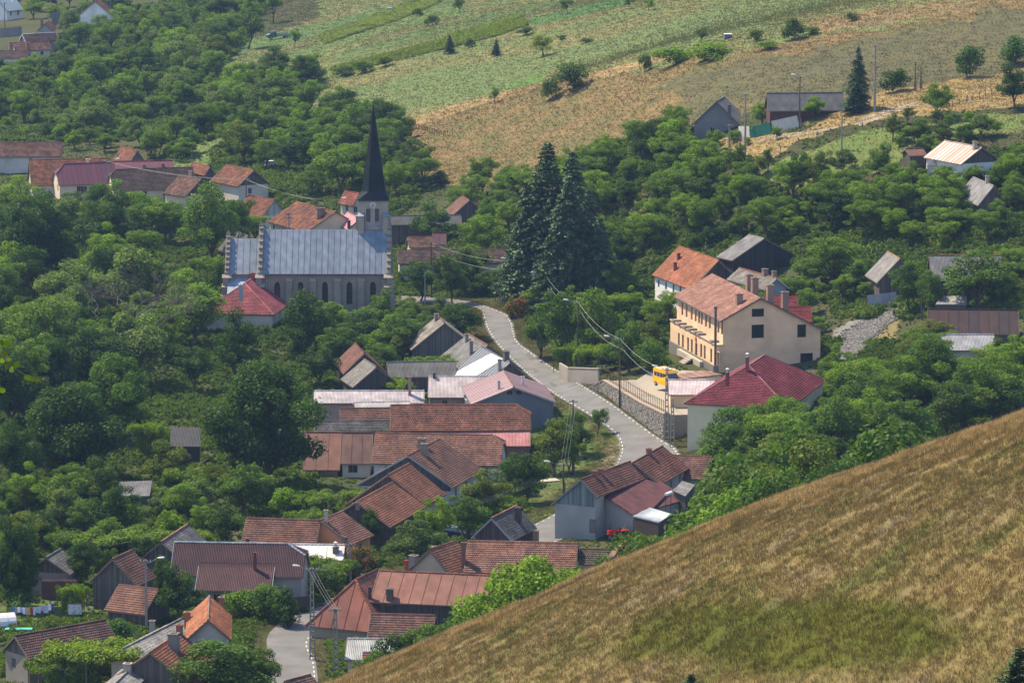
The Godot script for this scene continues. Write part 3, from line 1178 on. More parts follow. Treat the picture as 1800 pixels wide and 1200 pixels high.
	for e in ["a", "b"]:
		var hp: Array = ha if e == "a" else hb
		var pl := PackedVector2Array()
		var zs := 1.0 if e == "a" else -1.0
		pl.push_back(Vector2(-zb * zs, 0)); pl.push_back(Vector2(zf * zs, 0)); pl.push_back(Vector2(zf * zs, yf))
		if hp[0] > 0.0:
			if hp[1] < 0.999:
				pl.push_back(Vector2(hp[1] * w * zs, R - hp[1] * w * tp - 0.15))
				pl.push_back(Vector2(-hp[1] * w2 * zs, R - hp[1] * w2 * tp2 - 0.15))
		else:
			pl.push_back(Vector2(0, R - 0.15))
		pl.push_back(Vector2(-zb * zs, yb))
		fouts[e] = [Vector3(xa if e == "a" else xb, 0, 0), Vector3(0, 0, zs), pl]
	for k in fouts:
		var f: Array = fouts[k]
		var rects := []
		for h in holes.get(k, []):
			rects.append(h[0])
		wall_face(wm, f[0], f[1], Vector3.UP, f[2].duplicate(), rects, wc)
		for h in holes.get(k, []):
			var wn: Array = h[1]
			window(root, wn[5] if wn.size() > 5 else "window", f[0], f[1], Vector3.UP, h[0], wn[6] if wn.size() > 6 else Color(0.28, 0.26, 0.23), wn[7] if wn.size() > 7 else 2, 1)
	part("wall", wm, M.plaster, root)
	# boarding on gables (or on all walls of a barn)
	var gb: String = q.get("boards", "")
	if gb:
		var bc: Color = q.get("bc", Color(0.115, 0.10, 0.088))
		for e in (["a", "b", "f"] if gb == "all" else ["a", "b"]):
			if gb == "all" and not holes.get(e, []).is_empty():
				continue
			var f: Array = fouts[e]
			var pl: PackedVector2Array = f[2].duplicate()
			if Geometry2D.is_polygon_clockwise(pl): pl.reverse()
			var ex2: Vector3 = f[1]
			var nr: Vector3 = ex2.cross(Vector3.UP)
			var lo := INF
			var hi := -INF
			for p in pl:
				lo = minf(lo, p.x); hi = maxf(hi, p.x)
			var bm := MB.new()
			var s := lo
			while s < hi - 0.05:
				var s1 := minf(s + rng.randf_range(0.16, 0.26), hi)
				var c0 := span_at_s(pl, s + 0.012)
				var c1 := span_at_s(pl, s1 - 0.012)
				var low := 0.0
				if gb != "all":
					low = minf(yf, yb) - 0.05
				if minf(c0.y, c1.y) > low + 0.02:
					var pr := nr * rng.randf_range(0.03, 0.05)
					var c := cj(bc, 0.3)
					var p0: Vector3 = f[0] + ex2 * (s + 0.012) + pr
					var p1: Vector3 = f[0] + ex2 * (s1 - 0.012) + pr
					bm.quad(p0 + Vector3(0, low, 0), p1 + Vector3(0, low, 0), p1 + Vector3(0, c1.y, 0), p0 + Vector3(0, c0.y, 0), c)
					bm.quad(p1 + Vector3(0, low, 0), p1 + Vector3(0, low, 0) - pr, p1 + Vector3(0, c1.y, 0) - pr, p1 + Vector3(0, c1.y, 0), c)
					bm.quad(p0 + Vector3(0, low, 0) - pr, p0 + Vector3(0, low, 0), p0 + Vector3(0, c0.y, 0), p0 + Vector3(0, c0.y, 0) - pr, c)
				s = s1
			if bm.v.size():
				part("gable_boards" if e != "f" else "wall_boards", bm, M.wood, root, "stuff")
	# bargeboards on open gables
	for e in [0, 1]:
		var hp: Array = ha if e == 0 else hb
		if hp[0] > 0.0:
			continue
		var sx := -1.0 if e == 0 else 1.0
		var bb := MB.new()
		var bcol: Color = q.get("barge", Color(0.19, 0.155, 0.125))
		bb.bar(Vector3(sx * (hl + 0.03), R - 0.08, 0.02), Vector3(sx * (hl + 0.03), R - w * tp - 0.08, w), 0.05, 0.2, bcol)
		bb.bar(Vector3(sx * (hl + 0.03), R - 0.08, -0.02), Vector3(sx * (hl + 0.03), R - w2 * tp2 - 0.08, -w2), 0.05, 0.2, bcol)
		part("bargeboard", bb, M.wood, roof)
	# chimneys: [u, v of the foot, height px, width m, colour]
	for c in q.get("ch", []):
		var ro := inv * cam_pos
		var rd := inv.basis * ray(c[0], c[1])
		var nf := Vector3(0, 1, tp).normalized()
		var nb := Vector3(0, 1, -tp2).normalized()
		var o := Vector3(0, R, 0)
		var h1 := ro + rd * ((o - ro).dot(nf) / rd.dot(nf))
		var h2 := ro + rd * ((o - ro).dot(nb) / rd.dot(nb))
		var hit := h1 if h1.z >= -0.3 else h2
		if h1.z < -0.3 and h2.z > 0.3:
			hit = h1
		var s := FOC / -(T * hit).z
		chimney(root, hit, c[3] if c.size() > 3 else 0.55, c[2] / s, c[4] if c.size() > 4 else Color(0.22, 0.17, 0.14), Basis(), c.size() > 5)
	# for the tree scatter
	var lo2 := Vector2(INF, INF)
	var hi2 := -lo2
	for p in [Vector3(-hl - ha[0], R, 0), Vector3(hl + hb[0], R, 0), Vector3(-hl - ha[0], R - w * tp, w), Vector3(hl + hb[0], R - w * tp, w), Vector3(-hl - ha[0], R - w2 * tp2, -w2), Vector3(hl + hb[0], R - w2 * tp2, -w2)]:
		var s: Vector2 = proj(T * p)
		lo2 = lo2.min(s)
		hi2 = hi2.max(s)
	house_boxes.append([Rect2(lo2, hi2 - lo2), -org.z + w])
	var fp := PackedVector2Array()
	for p in [Vector3(xa - 0.6, 0, zf + 0.6), Vector3(xb + 0.6, 0, zf + 0.6), Vector3(xb + 0.6, 0, -zb - 0.6), Vector3(xa - 0.6, 0, -zb - 0.6)]:
		var g: Vector3 = T * p
		fp.push_back(Vector2(g.x, g.z))
	foot.append(fp)
	root.set_meta("slope", [R, tp, w, L])
	var short := PackedStringArray()
	for word in label.split(" "):
		if short.size() > 2 and word in ["and", "behind", "beside", "below", "before", "above", "under", "beyond", "across", "between", "by", "on", "to", "toward", "along", "against", "sloping", "joined", "standing"]: break
		short.push_back(word.trim_suffix(","))
	marks.append([org, " ".join(short.slice(0, 8))])
	return root

const TILE := Color(0.33, 0.125, 0.07)
const OLD := Color(0.26, 0.125, 0.09)
const DARK := Color(0.17, 0.10, 0.082)
const MAROON := Color(0.15, 0.042, 0.048)
const GREY := Color(0.27, 0.26, 0.245)
const SLATE := Color(0.13, 0.135, 0.14)
const RUST := Color(0.24, 0.11, 0.075)
const CREAM := Color(0.55, 0.47, 0.34)
const WHITE := Color(0.66, 0.66, 0.64)
const PLANK := Color(0.105, 0.092, 0.082)

func make_houses() -> void:
	# --- far hamlet beyond the wood
	hs("far_house", "small far house with red tile roof and grey gable beyond the wood", [78, 41], [85, 36], [92, 55], 6.0, 42, {"wc": Color(0.3, 0.3, 0.3), "len": 9, "ch": [[73, 43, 9, 0.7, OLD]]})
	hs("far_house", "far house with dark brown roof and pale verge boards", [38, 60], [97, 57], [52, 73], 5.5, 42, {"rc": DARK, "wc": Color(0.2, 0.19, 0.19), "barge": WHITE, "lat": true, "cap": WHITE})
	hs("far_house", "far house with reddish roof and two stout chimneys", [22, 75], [86, 73], [30, 89], 5.0, 38, {"rc": OLD, "lat": true, "ch": [[18, 84, 10, 0.9, OLD], [48, 87, 12, 0.9, OLD]]})
	hs("far_shed", "far long dark red roof below the chimneyed house", [-30, 89], [50, 89], [50, 102], 4.0, 38, {"rc": DARK, "lat": true, "cat": "shed"})
	hs("far_house", "white gabled far house with pale roof at the hamlet edge", [-8, -6], [10, -8], [17, 16], 7.0, 45, {"roof": "none", "rc": Color(0.6, 0.58, 0.55), "wc": WHITE, "len": 8})
	hs("far_house", "white far house with a blue window above the wood", [166, 2], [190, -14], [214, 14], 7.0, 40, {"wc": WHITE, "len": 9, "win": [["a", 191, 5, 0.9, 1.5, "window", Color(0.2, 0.3, 0.4)]]})
	# --- roofs at the foot of the left slope
	hs("farmhouse", "long farmhouse with weathered red tile roof under the wooded slope", [-40, 251], [109, 250], [0, 276], 6.0, 40, {"rc": OLD, "lat": true, "wc": Color(0.4, 0.4, 0.38)})
	hs("farmhouse", "broad orange tile roof behind the maroon house", [50, 281], [192, 278], [85, 326], 6.5, 40, {"rc": TILE, "lat": true, "ch": [[154, 284, 4, 0.7, CREAM]]})
	hs("barn", "small barn with bright tile roof below the wooded slope", [213, 257], [241, 265], [196, 283], 5.0, -1, {"rc": TILE, "boards": "all", "cat": "barn", "bc": Color(0.15, 0.14, 0.13)})
	hs("village_house", "cream house with long maroon metal roof and peach clipped gable", [112, 288], [200, 285], [112, 325], 6.5, 44, {"roof": "enamel", "rc": Color(0.21, 0.06, 0.07), "rc2": Color(0.18, 0.05, 0.06), "wc": CREAM, "lat": true, "hipA": [1.9, 0.45], "win": [["f", 138, 333, 0.85, 1.35], ["f", 144, 333, 0.85, 1.35], ["f", 149, 333, 0.85, 1.35], ["a", 101, 330, 0.9, 1.3]], "cap": Color(0.21, 0.06, 0.07)})
	hs("village_house", "maroon metal roof with two small chimneys behind dark roofed house", [180, 284], [303, 282], [190, 298], 5.5, 36, {"roof": "enamel", "rc": Color(0.2, 0.055, 0.065), "rc2": Color(0.17, 0.05, 0.06), "lat": true, "ch": [[253, 295, 5, 0.6, DARK], [286, 294, 6, 0.6, DARK]], "wc": CREAM, "cap": Color(0.2, 0.055, 0.065)})
	hs("village_house", "cream house with dark brown tile roof and clipped gable", [203, 298], [338, 294], [197, 335], 6.0, 42, {"rc": Color(0.125, 0.075, 0.068), "rc2": Color(0.085, 0.06, 0.06), "wc": CREAM, "lat": true, "hipA": [1.3, 0.3], "ch": [[334, 309, 8, 0.5, Color(0.4, 0.3, 0.25)]]})
	hs("barn", "small tile roofed barn with open dark gable beside the dark roof", [338, 285], [369, 293], [328, 301], 5.0, -1, {"rc": TILE, "boards": "all", "cat": "barn"})
	hs("village_house", "plain tile roof sloping to the gardens below dark roofed house", [314, 309], [353, 315], [285, 340], 5.5, -1, {"rc": OLD, "wc": CREAM, "boards": "gable"})
	hs("village_house", "sunlit orange tile roof beside the concrete power pole", [397, 289], [446, 299], [368, 318], 6.0, -1, {"rc": TILE, "boards": "gable"})
	hs("village_house", "tile roofed house with pale blue boarded gable", [436, 343], [483, 351], [412, 374], 5.5, -1, {"rc": TILE, "wc": Color(0.34, 0.42, 0.44), "bc": Color(0.34, 0.42, 0.44), "boards": "gable"})
	hs("village_house", "big tile roofed house behind the church roof", [521, 354], [590, 372], [469, 389], 6.5, -1, {"rc": TILE, "wc": CREAM, "ch": [[559, 384, 18, 0.8, Color(0.25, 0.17, 0.13)], [566, 378, 12, 0.9, Color(0.23, 0.15, 0.12)]], "w2": 5.0})
	hs("village_house", "pink metal roof tucked beside the church tower", [611, 373], [632, 384], [590, 392], 5.5, -1, {"roof": "enamel", "rc": Color(0.62, 0.27, 0.27), "rc2": Color(0.56, 0.24, 0.24), "ch": [[613, 400, 12, 0.5, Color(0.06, 0.06, 0.07)]], "wc": CREAM})
	hs("village_house", "patchy red and orange tile roof behind the church spire", [606, 335], [632, 340], [594, 357], 5.5, -1, {"rc": Color(0.3, 0.08, 0.06), "rc2": TILE})
	hs("barn", "small brown tile barn standing alone below the dry scarp", [812, 343], [826, 352], [781, 370], 4.8, -1, {"rc": OLD, "rc2": DARK, "boards": "all", "cat": "barn"})
	hs("barn", "long dark corrugated roof behind the church tower", [680, 380], [810, 378], [700, 396], 4.5, 34, {"roof": "wave", "rc": Color(0.11, 0.115, 0.125), "rc2": Color(0.08, 0.085, 0.09), "lat": true, "cat": "barn", "boards": "all"})
	hs("barn", "long low barn with brown tile roof across the church lane", [698, 440], [892, 438], [700, 464], 5.0, 36, {"rc": DARK, "lat": true, "cat": "barn", "wc": Color(0.4, 0.38, 0.35)})
	hs("shed", "ruined tile roof overgrown with creeper behind the long barn", [716, 417], [762, 416], [720, 436], 4.6, 32, {"rc": OLD, "lat": true, "cat": "shed"})
	hs("shed", "dark red metal shed roof behind the long barn", [760, 409], [784, 409], [760, 430], 4.8, 42, {"roof": "enamel", "rc": MAROON, "rc2": Color(0.1, 0.03, 0.035), "lat": true, "cat": "shed"})
	hs("shed", "grey corrugated barn roof behind the church chancel", [412, 405], [437, 415], [382, 438], 5.0, -1, {"roof": "wave", "rc": Color(0.2, 0.2, 0.2), "rc2": Color(0.15, 0.15, 0.15), "cat": "shed", "boards": "all"})
	# --- hill houses on the right
	hs("hill_house", "grey block house with steep roof and sagging eave on the hill", [1260, 178], [1272, 171], [1306, 219], 5.0, 44, {"roof": "slate", "rc": Color(0.2, 0.18, 0.18), "rc2": Color(0.15, 0.14, 0.15), "wc": Color(0.17, 0.175, 0.18), "len": 8.0, "ch": [[1283, 202, 17, 0.55, Color(0.13, 0.12, 0.12)]]})
	hs("hill_barn", "dark corrugated barn on the hill beside the pine", [1348, 164], [1482, 163], [1352, 195], 4.2, 42, {"roof": "wave", "rc": Color(0.13, 0.135, 0.15), "rc2": Color(0.09, 0.095, 0.105), "lat": true, "cat": "barn", "wc": Color(0.1, 0.055, 0.045)})
	hs("hill_cottage", "cottage with pale and rusty metal roof on the hill", [1661, 247], [1727, 259], [1624, 277], 4.0, -1, {"roof": "enamel", "rc": Color(0.45, 0.36, 0.32), "rc2": Color(0.36, 0.22, 0.17), "wc": WHITE, "ch": [[1714, 262, 13, 0.55, Color(0.35, 0.3, 0.26)]], "boards": "gable"})
	hs("shed", "low rusty shed beside the metal roofed cottage", [1592, 262], [1622, 261], [1590, 274], 2.6, 22, {"roof": "seam", "rc": RUST, "rc2": Color(0.17, 0.07, 0.05), "lat": true, "cat": "shed", "boards": "all"})
	hs("hill_cottage", "grey asbestos roofed cottage half sunk among the hill trees", [1711, 311], [1748, 327], [1683, 345], 3.4, -1, {"roof": "wave", "rc": Color(0.33, 0.32, 0.31), "rc2": Color(0.25, 0.24, 0.24), "ch": [[1736, 322, 12, 0.5, Color(0.3, 0.28, 0.26)]], "boards": "all"})
	# --- school quarter
	hs("old_barn", "weathered grey barn with creeper on its roof behind the school", [1316, 413], [1344, 419], [1259, 452], 6.0, -1, {"roof": "wave", "rc": Color(0.3, 0.285, 0.26), "rc2": Color(0.22, 0.21, 0.195), "boards": "all", "bc": Color(0.05, 0.05, 0.045), "cat": "barn"})
	hs("village_house", "white house with bright orange tile roof and blue shutters", [1194, 432.5], [1264, 457.5], [1146, 483], 7.5, -1, {"rc": Color(0.40, 0.15, 0.075), "rc2": Color(0.31, 0.12, 0.07), "wc": WHITE, "boards": "gable", "bc": Color(0.06, 0.05, 0.045), "ch": [[1187, 475, 13, 0.45, Color(0.16, 0.05, 0.04)], [1193, 456, 10, 0.45, Color(0.16, 0.05, 0.04)]],
		"win": [["f", 1158, 498, 0.8, 1.3, "window", Color(0.3, 0.36, 0.4)], ["f", 1171, 502.5, 0.8, 1.3, "window", Color(0.3, 0.36, 0.4)], ["f", 1184, 507, 0.8, 1.3, "window", Color(0.3, 0.36, 0.4)], ["f", 1196, 510, 0.8, 1.3, "window", Color(0.3, 0.36, 0.4)]]})
	hs("village_house", "grey slate roofed house with blue gable behind the school", [1300, 471], [1366, 489], [1278, 491], 6.0, -1, {"roof": "slate", "rc": Color(0.26, 0.235, 0.21), "rc2": Color(0.19, 0.175, 0.16), "wc": Color(0.2, 0.25, 0.27), "cap": TILE, "ch": [[1345, 483, 10, 0.8], [1361, 486, 9, 0.6]], "barge": Color(0.4, 0.45, 0.48)})
	hs("annex", "red metal tiled annex roof behind the school gable", [1342, 521], [1402, 521], [1430, 548], 6.0, 30, {"eb": true, "rc": Color(0.27, 0.05, 0.045), "rc2": Color(0.22, 0.045, 0.045), "lat": true, "wc": CREAM})
	hs("annex", "lower red metal tiled annex roof beside the gravel track", [1385, 539], [1426, 539], [1431, 566], 5.0, 30, {"eb": true, "rc": Color(0.27, 0.05, 0.045), "rc2": Color(0.22, 0.045, 0.045), "lat": true, "wc": CREAM})
	hs("barn", "tall narrow plank barn with grey roof above the gravel track", [1561, 442], [1583, 455], [1521, 484], 6.5, -1, {"roof": "wave", "rc": Color(0.3, 0.285, 0.26), "rc2": Color(0.22, 0.21, 0.2), "boards": "all", "bc": Color(0.13, 0.11, 0.095), "cat": "barn", "cap": Color(0.4, 0.22, 0.12)})
	hs("barn", "plank barn with grey corrugated roof behind leafy trees", [1634, 449], [1760, 449], [1645, 494], 6.0, 40, {"roof": "wave", "rc": Color(0.24, 0.24, 0.25), "rc2": Color(0.17, 0.17, 0.18), "lat": true, "boards": "all", "cat": "barn", "cap": Color(0.2, 0.08, 0.06)})
	hs("barn", "long barn with rusty brown metal roof on the right slope", [1632, 543], [1791, 545], [1640, 586], 5.5, 36, {"roof": "seam", "rc": Color(0.036, 0.03, 0.036), "rc2": Color(0.08, 0.03, 0.024), "lat": true, "boards": "all", "cat": "barn"})
	hs("shed", "shed with white corrugated roof before the rusty barn", [1650, 588], [1748, 588], [1690, 616], 3.6, 32, {"roof": "wave", "rc": Color(0.33, 0.33, 0.34), "rc2": Color(0.24, 0.24, 0.26), "lat": true, "cat": "shed"})
	hs("shed", "peach shed with pinkish white corrugated roof beside the minibus", [1174, 668], [1258, 668], [1180, 694], 5.6, 24, {"roof": "wave", "rc": Color(0.56, 0.48, 0.48), "rc2": Color(0.48, 0.38, 0.39), "lat": true, "wc": Color(0.62, 0.47, 0.30), "cat": "shed"})
	# --- middle of the village
	hs("shed", "plank shed with grey roof and boarded patch above the road bend", [770, 554], [781.5, 568], [712, 601], 6.0, -1, {"roof": "slate", "rc": Color(0.29, 0.26, 0.225), "rc2": Color(0.22, 0.2, 0.175), "boards": "all", "bc": Color(0.12, 0.115, 0.11), "cat": "shed", "cap": Color(0.35, 0.16, 0.09), "ch": [[767, 563, 11, 0.6, Color(0.2, 0.18, 0.16)]]})
	hs("village_house", "grey slate roofed house with two thin chimneys by the road", [823, 587], [858, 607], [764, 634], 5.8, -1, {"roof": "slate", "rc": Color(0.235, 0.23, 0.225), "rc2": Color(0.17, 0.17, 0.17), "cap": Color(0.35, 0.13, 0.07), "ch": [[820, 600, 12, 0.55, Color(0.24, 0.21, 0.19)], [828, 622, 22, 0.5, Color(0.2, 0.18, 0.17)]], "wc": Color(0.25, 0.24, 0.23)})
	hs("village_house", "house with blue grey metal roof and one new white sheet strip", [846, 609], [897, 637], [788, 664], 5.6, -1, {"roof": "enamel", "rc": Color(0.24, 0.26, 0.29), "rc2": Color(0.2, 0.22, 0.25), "wc": Color(0.2, 0.21, 0.22), "ch": [[890, 632, 14, 0.75, Color(0.1, 0.1, 0.1)], [878, 652, 20, 0.5, Color(0.25, 0.23, 0.22)]], "boards": "gable"})
	hs("village_house", "house wing with white and rose corrugated roof and small chimney", [753, 661.5], [866, 661.5], [745, 699], 5.2, 30, {"roof": "wave", "rc": Color(0.5, 0.44, 0.44), "rc2": Color(0.38, 0.32, 0.32), "lat": true, "wc": Color(0.36, 0.25, 0.22), "ch": [[763, 664, 8, 0.4, Color(0.1, 0.1, 0.1)]]})
	hs("village_house", "slate blue gabled house with rose metal roof beside the road", [903, 680], [885, 651], [828, 710], 6.2, -1, {"roof": "enamel", "rc": Color(0.40, 0.25, 0.24), "rc2": Color(0.34, 0.215, 0.21), "wc": Color(0.125, 0.145, 0.165), "barge": Color(0.4, 0.33, 0.33), "ch": [[877, 684, 14, 0.4, Color(0.4, 0.36, 0.34)], [919, 676, 14, 0.4, Color(0.5, 0.46, 0.44)]], "win": [["a", 896, 690, 0.8, 0.6, "attic_window", Color(0.1, 0.1, 0.11), 2], ["a", 912, 690, 0.8, 0.6, "attic_window", Color(0.1, 0.1, 0.11), 2]]})
	hs("outbuilding", "long low outbuilding with pale corrugated roof behind walnut tree", [552, 687], [746, 687], [600, 709], 4.2, 24, {"roof": "wave", "rc": Color(0.46, 0.41, 0.42), "rc2": Color(0.36, 0.31, 0.32), "lat": true, "wc": Color(0.36, 0.27, 0.24), "ch": [[720, 694, 32, 0.45, Color(0.3, 0.2, 0.17)]], "cat": "shed"})
	hs("shed", "flat pale grey shed roof between tile roof and outbuilding", [622, 708], [720, 706], [625, 717], 3.6, 12, {"roof": "wave", "rc": Color(0.36, 0.35, 0.35), "rc2": Color(0.3, 0.29, 0.29), "lat": true, "cat": "shed"})
	hs("barn", "small barn with red brown roof behind the grey open barn", [624, 603], [641, 621], [587, 639], 6.0, -1, {"rc": Color(0.23, 0.10, 0.075), "rc2": Color(0.17, 0.085, 0.07), "boards": "all", "bc": Color(0.05, 0.045, 0.042), "cat": "barn"})
	hs("barn", "grey roofed barn with open slatted gable", [640, 631], [662, 645], [598, 666], 5.4, -1, {"roof": "slate", "rc": Color(0.25, 0.235, 0.215), "rc2": Color(0.19, 0.18, 0.17), "boards": "all", "bc": Color(0.06, 0.058, 0.056), "cat": "barn"})
	hs("shed", "dark corrugated lean-to between the barns and the slate roof", [680, 637], [800, 635], [680, 664], 4.0, 32, {"roof": "wave", "rc": Color(0.17, 0.17, 0.17), "rc2": Color(0.11, 0.11, 0.11), "lat": true, "cat": "shed", "boards": "all"})
	hs("farmhouse", "large farmhouse with red tile roof and clipped gable toward the green", [686, 712], [908, 711], [686, 757], 7.0, 40, {"rc": Color(0.31, 0.125, 0.08), "rc2": Color(0.19, 0.095, 0.075), "lat": true, "hipB": [2.0, 0.42], "wc": Color(0.36, 0.22, 0.18), "bc": Color(0.16, 0.12, 0.1), "boards": "gable"})
	hs("outbuilding", "brown tile roof joined to the large farmhouse", [597, 718], [684, 717], [580, 742], 5.6, 38, {"rc": OLD, "rc2": DARK, "lat": true, "cat": "barn", "wc": Color(0.3, 0.25, 0.22)})
	hs("outbuilding", "grey lichen covered tile roof below the brown tile roof", [552, 741], [684, 740], [545, 759], 4.6, 30, {"rc": Color(0.15, 0.145, 0.14), "rc2": Color(0.1, 0.1, 0.1), "lat": true, "cat": "barn", "wc": Color(0.25, 0.22, 0.2)})
	hs("porch", "rose metal porch roof along the large farmhouse", [722, 755], [932, 755], [722, 784], 4.0, 24, {"roof": "wave", "rc": Color(0.44, 0.19, 0.185), "rc2": Color(0.36, 0.15, 0.15), "lat": true, "cat": "porch", "wc": Color(0.28, 0.17, 0.14), "w2": 1.2})
	hs("shed", "rusty sheet roof shaded by the walnut tree", [536, 760], [599, 760], [530, 826], 5.0, 34, {"roof": "seam", "rc": Color(0.22, 0.105, 0.075), "rc2": Color(0.17, 0.085, 0.065), "lat": true, "cat": "shed", "wc": Color(0.2, 0.18, 0.16)})
	hs("shed", "dark rusty sheet roof beside the tile roofed cottage", [600, 761], [655, 761], [590, 815], 5.4, 36, {"roof": "seam", "rc": Color(0.16, 0.08, 0.065), "rc2": Color(0.12, 0.065, 0.055), "lat": true, "cat": "shed", "wc": Color(0.42, 0.42, 0.40), "win": [["f", 620, 824, 1.3, 1.1]]})
	hs("cottage", "cottage with red tile roof, clipped end and white gable", [660, 761], [866, 765], [655, 815], 6.3, 38, {"rc": Color(0.33, 0.16, 0.11), "rc2": Color(0.22, 0.12, 0.095), "lat": true, "hipB": [1.6, 0.32], "wc": Color(0.5, 0.53, 0.56)})
	hs("village_house", "long house with brown tile roof and dark plank gable", [717, 801], [773, 771], [797, 857], 7.0, -1, {"rc": Color(0.235, 0.115, 0.08), "rc2": Color(0.17, 0.095, 0.075), "boards": "gable", "barge": Color(0.3, 0.33, 0.36), "bc": Color(0.11, 0.105, 0.1), "w2": 7.5, "pitch2": 31, "ch": [[746, 800, 20, 0.8], [741, 781, 10, 0.9]], "wc": Color(0.45, 0.45, 0.44)})
	hs("village_house", "tall house wing with orange brown tile roof before the long house", [682, 835], [719, 815], [785, 868], 6.6, -1, {"eb": true, "rc": Color(0.33, 0.13, 0.075), "rc2": Color(0.23, 0.11, 0.075), "boards": "gable", "w2": 5.5, "ch": [[628, 885, 1, 0.4]]})
	hs("village_house", "lower house wing with long orange brown tile roof and small gable", [626, 883], [694, 846], [686, 927], 5.6, -1, {"rc": Color(0.33, 0.13, 0.075), "rc2": Color(0.23, 0.11, 0.075), "boards": "all", "bc": Color(0.085, 0.07, 0.06), "w2": 2.2})
	hs("village_house", "long house with weathered tile roof above the maroon roof", [433, 911], [563, 915], [425, 957], 6.0, 38, {"rc": OLD, "rc2": Color(0.2, 0.1, 0.08), "lat": true, "wc": Color(0.5, 0.3, 0.2), "ch": [[435, 957, 10, 0.35, Color(0.2, 0.06, 0.05)], [573, 912, 15, 0.4, Color(0.4, 0.32, 0.28)]]})
	hs("village_house", "orange walled house wing with tile roof beside the flowering creeper", [562, 915], [602, 899], [618, 957], 6.0, -1, {"rc": OLD, "rc2": Color(0.2, 0.1, 0.08), "wc": Color(0.5, 0.24, 0.13), "ch": [[604, 945, 1, 0.4]]})
	hs("shed", "silvery sheet metal roof with a squat vent below the tile roof", [512, 957], [606, 958], [520, 984], 4.2, 26, {"roof": "zinc", "rc": Color(0.6, 0.53, 0.5), "rc2": Color(0.52, 0.46, 0.44), "lat": true, "cat": "shed", "ch": [[590, 970, 8, 0.7, Color(0.2, 0.2, 0.2), 1]]})
	hs("village_house", "big house with dark maroon corrugated roof and pale blue ridge", [306, 953], [506, 956], [300, 1012], 7.0, 42, {"roof": "wave", "rc": Color(0.095, 0.042, 0.05), "rc2": Color(0.075, 0.036, 0.042), "lat": true, "hipB": [2.2, 0.35], "wc": Color(0.28, 0.28, 0.27), "cap": Color(0.32, 0.37, 0.42), "barge": Color(0.35, 0.4, 0.45)})
	hs("porch", "maroon corrugated lower roof of the big house with leaning pipe", [350, 989], [483, 991], [330, 1038], 5.0, 34, {"roof": "wave", "rc": Color(0.12, 0.052, 0.057), "rc2": Color(0.095, 0.045, 0.048), "lat": true, "wc": Color(0.3, 0.3, 0.28), "w2": 0.8, "cat": "house", "ch": [[448, 1001, 30, 0.32, Color(0.13, 0.05, 0.045)]], "barge": Color(0.35, 0.4, 0.45)})
	hs("barn", "plank barn with grey roof behind the maroon house", [282, 953], [329, 922], [363, 951], 6.2, -1, {"eb": true, "roof": "slate", "rc": Color(0.19, 0.18, 0.175), "rc2": Color(0.14, 0.135, 0.135), "cap": Color(0.3, 0.14, 0.1), "boards": "all", "bc": Color(0.12, 0.11, 0.105), "cat": "barn"})
	hs("barn", "plank barn with red tile roof beside the concrete lamp post", [197, 983], [232, 967], [240, 1030], 6.2, -1, {"rc": OLD, "rc2": Color(0.19, 0.1, 0.08), "boards": "all", "bc": Color(0.14, 0.125, 0.115), "cat": "barn"})
	hs("shed", "small shed with brown tile roof below the plank barn", [208, 1028], [278, 1036], [182, 1073], 4.0, 36, {"rc": Color(0.25, 0.13, 0.095), "rc2": OLD, "boards": "all", "cat": "shed"})
	hs("shed", "little grey roofed hut under the dark trees", [80, 981], [106, 965], [122, 1010], 4.6, -1, {"roof": "slate", "rc": Color(0.16, 0.155, 0.145), "rc2": Color(0.12, 0.118, 0.11), "boards": "gable", "wc": Color(0.2, 0.19, 0.18), "cat": "shed"})
	hs("village_house", "low house with dark mossy tile roof and stone gable by the vine", [25, 1118], [184, 1090], [53, 1158], 5.2, 38, {"rc": Color(0.19, 0.095, 0.08), "rc2": Color(0.12, 0.08, 0.072), "boards": "gable", "bc": Color(0.13, 0.12, 0.11), "wc": Color(0.26, 0.23, 0.19)})
	hs("village_house", "steep bright orange tile roof with mortared white ridge", [365, 1090], [368, 1033], [317, 1116], 6.8, 42, {"rc": Color(0.42, 0.15, 0.07), "rc2": Color(0.31, 0.12, 0.065), "cap": Color(0.42, 0.3, 0.25), "len": 12, "ch": [[329, 1092, 16, 0.7, Color(0.3, 0.14, 0.09)], [389, 1064, 14, 0.6, Color(0.28, 0.14, 0.1)]], "wc": Color(0.42, 0.4, 0.36)})
	hs("village_house", "house with plank gable and big grey chimney beside the leafy tree", [263, 1147], [315, 1112], [345, 1212], 6.4, -1, {"rc": Color(0.36, 0.14, 0.08), "rc2": Color(0.26, 0.115, 0.075), "boards": "gable", "bc": Color(0.135, 0.12, 0.11), "ch": [[305, 1140, 27, 1.0, Color(0.2, 0.19, 0.18)], [315, 1112, 14, 0.6, Color(0.3, 0.13, 0.1)]], "wc": Color(0.35, 0.33, 0.3)})
	hs("shed", "long shed with pale grey slate roof and stovepipe by the vine", [318, 1088], [216, 1140], [333, 1104], 4.4, 24, {"roof": "slate", "rc": Color(0.36, 0.345, 0.32), "rc2": Color(0.29, 0.28, 0.265), "cat": "shed", "w": 2.0, "ch": [[267, 1107, 16, 0.5, Color(0.32, 0.27, 0.24)]]})
	hs("shed", "grey lean-to roof against the plank gabled house", [240, 1165], [195, 1208], [268, 1190], 4.4, 24, {"roof": "slate", "rc": Color(0.3, 0.29, 0.28), "rc2": Color(0.24, 0.235, 0.225), "cat": "shed", "w": 1.8, "ch": [[224, 1180, 14, 0.8, Color(0.36, 0.3, 0.27)]]})
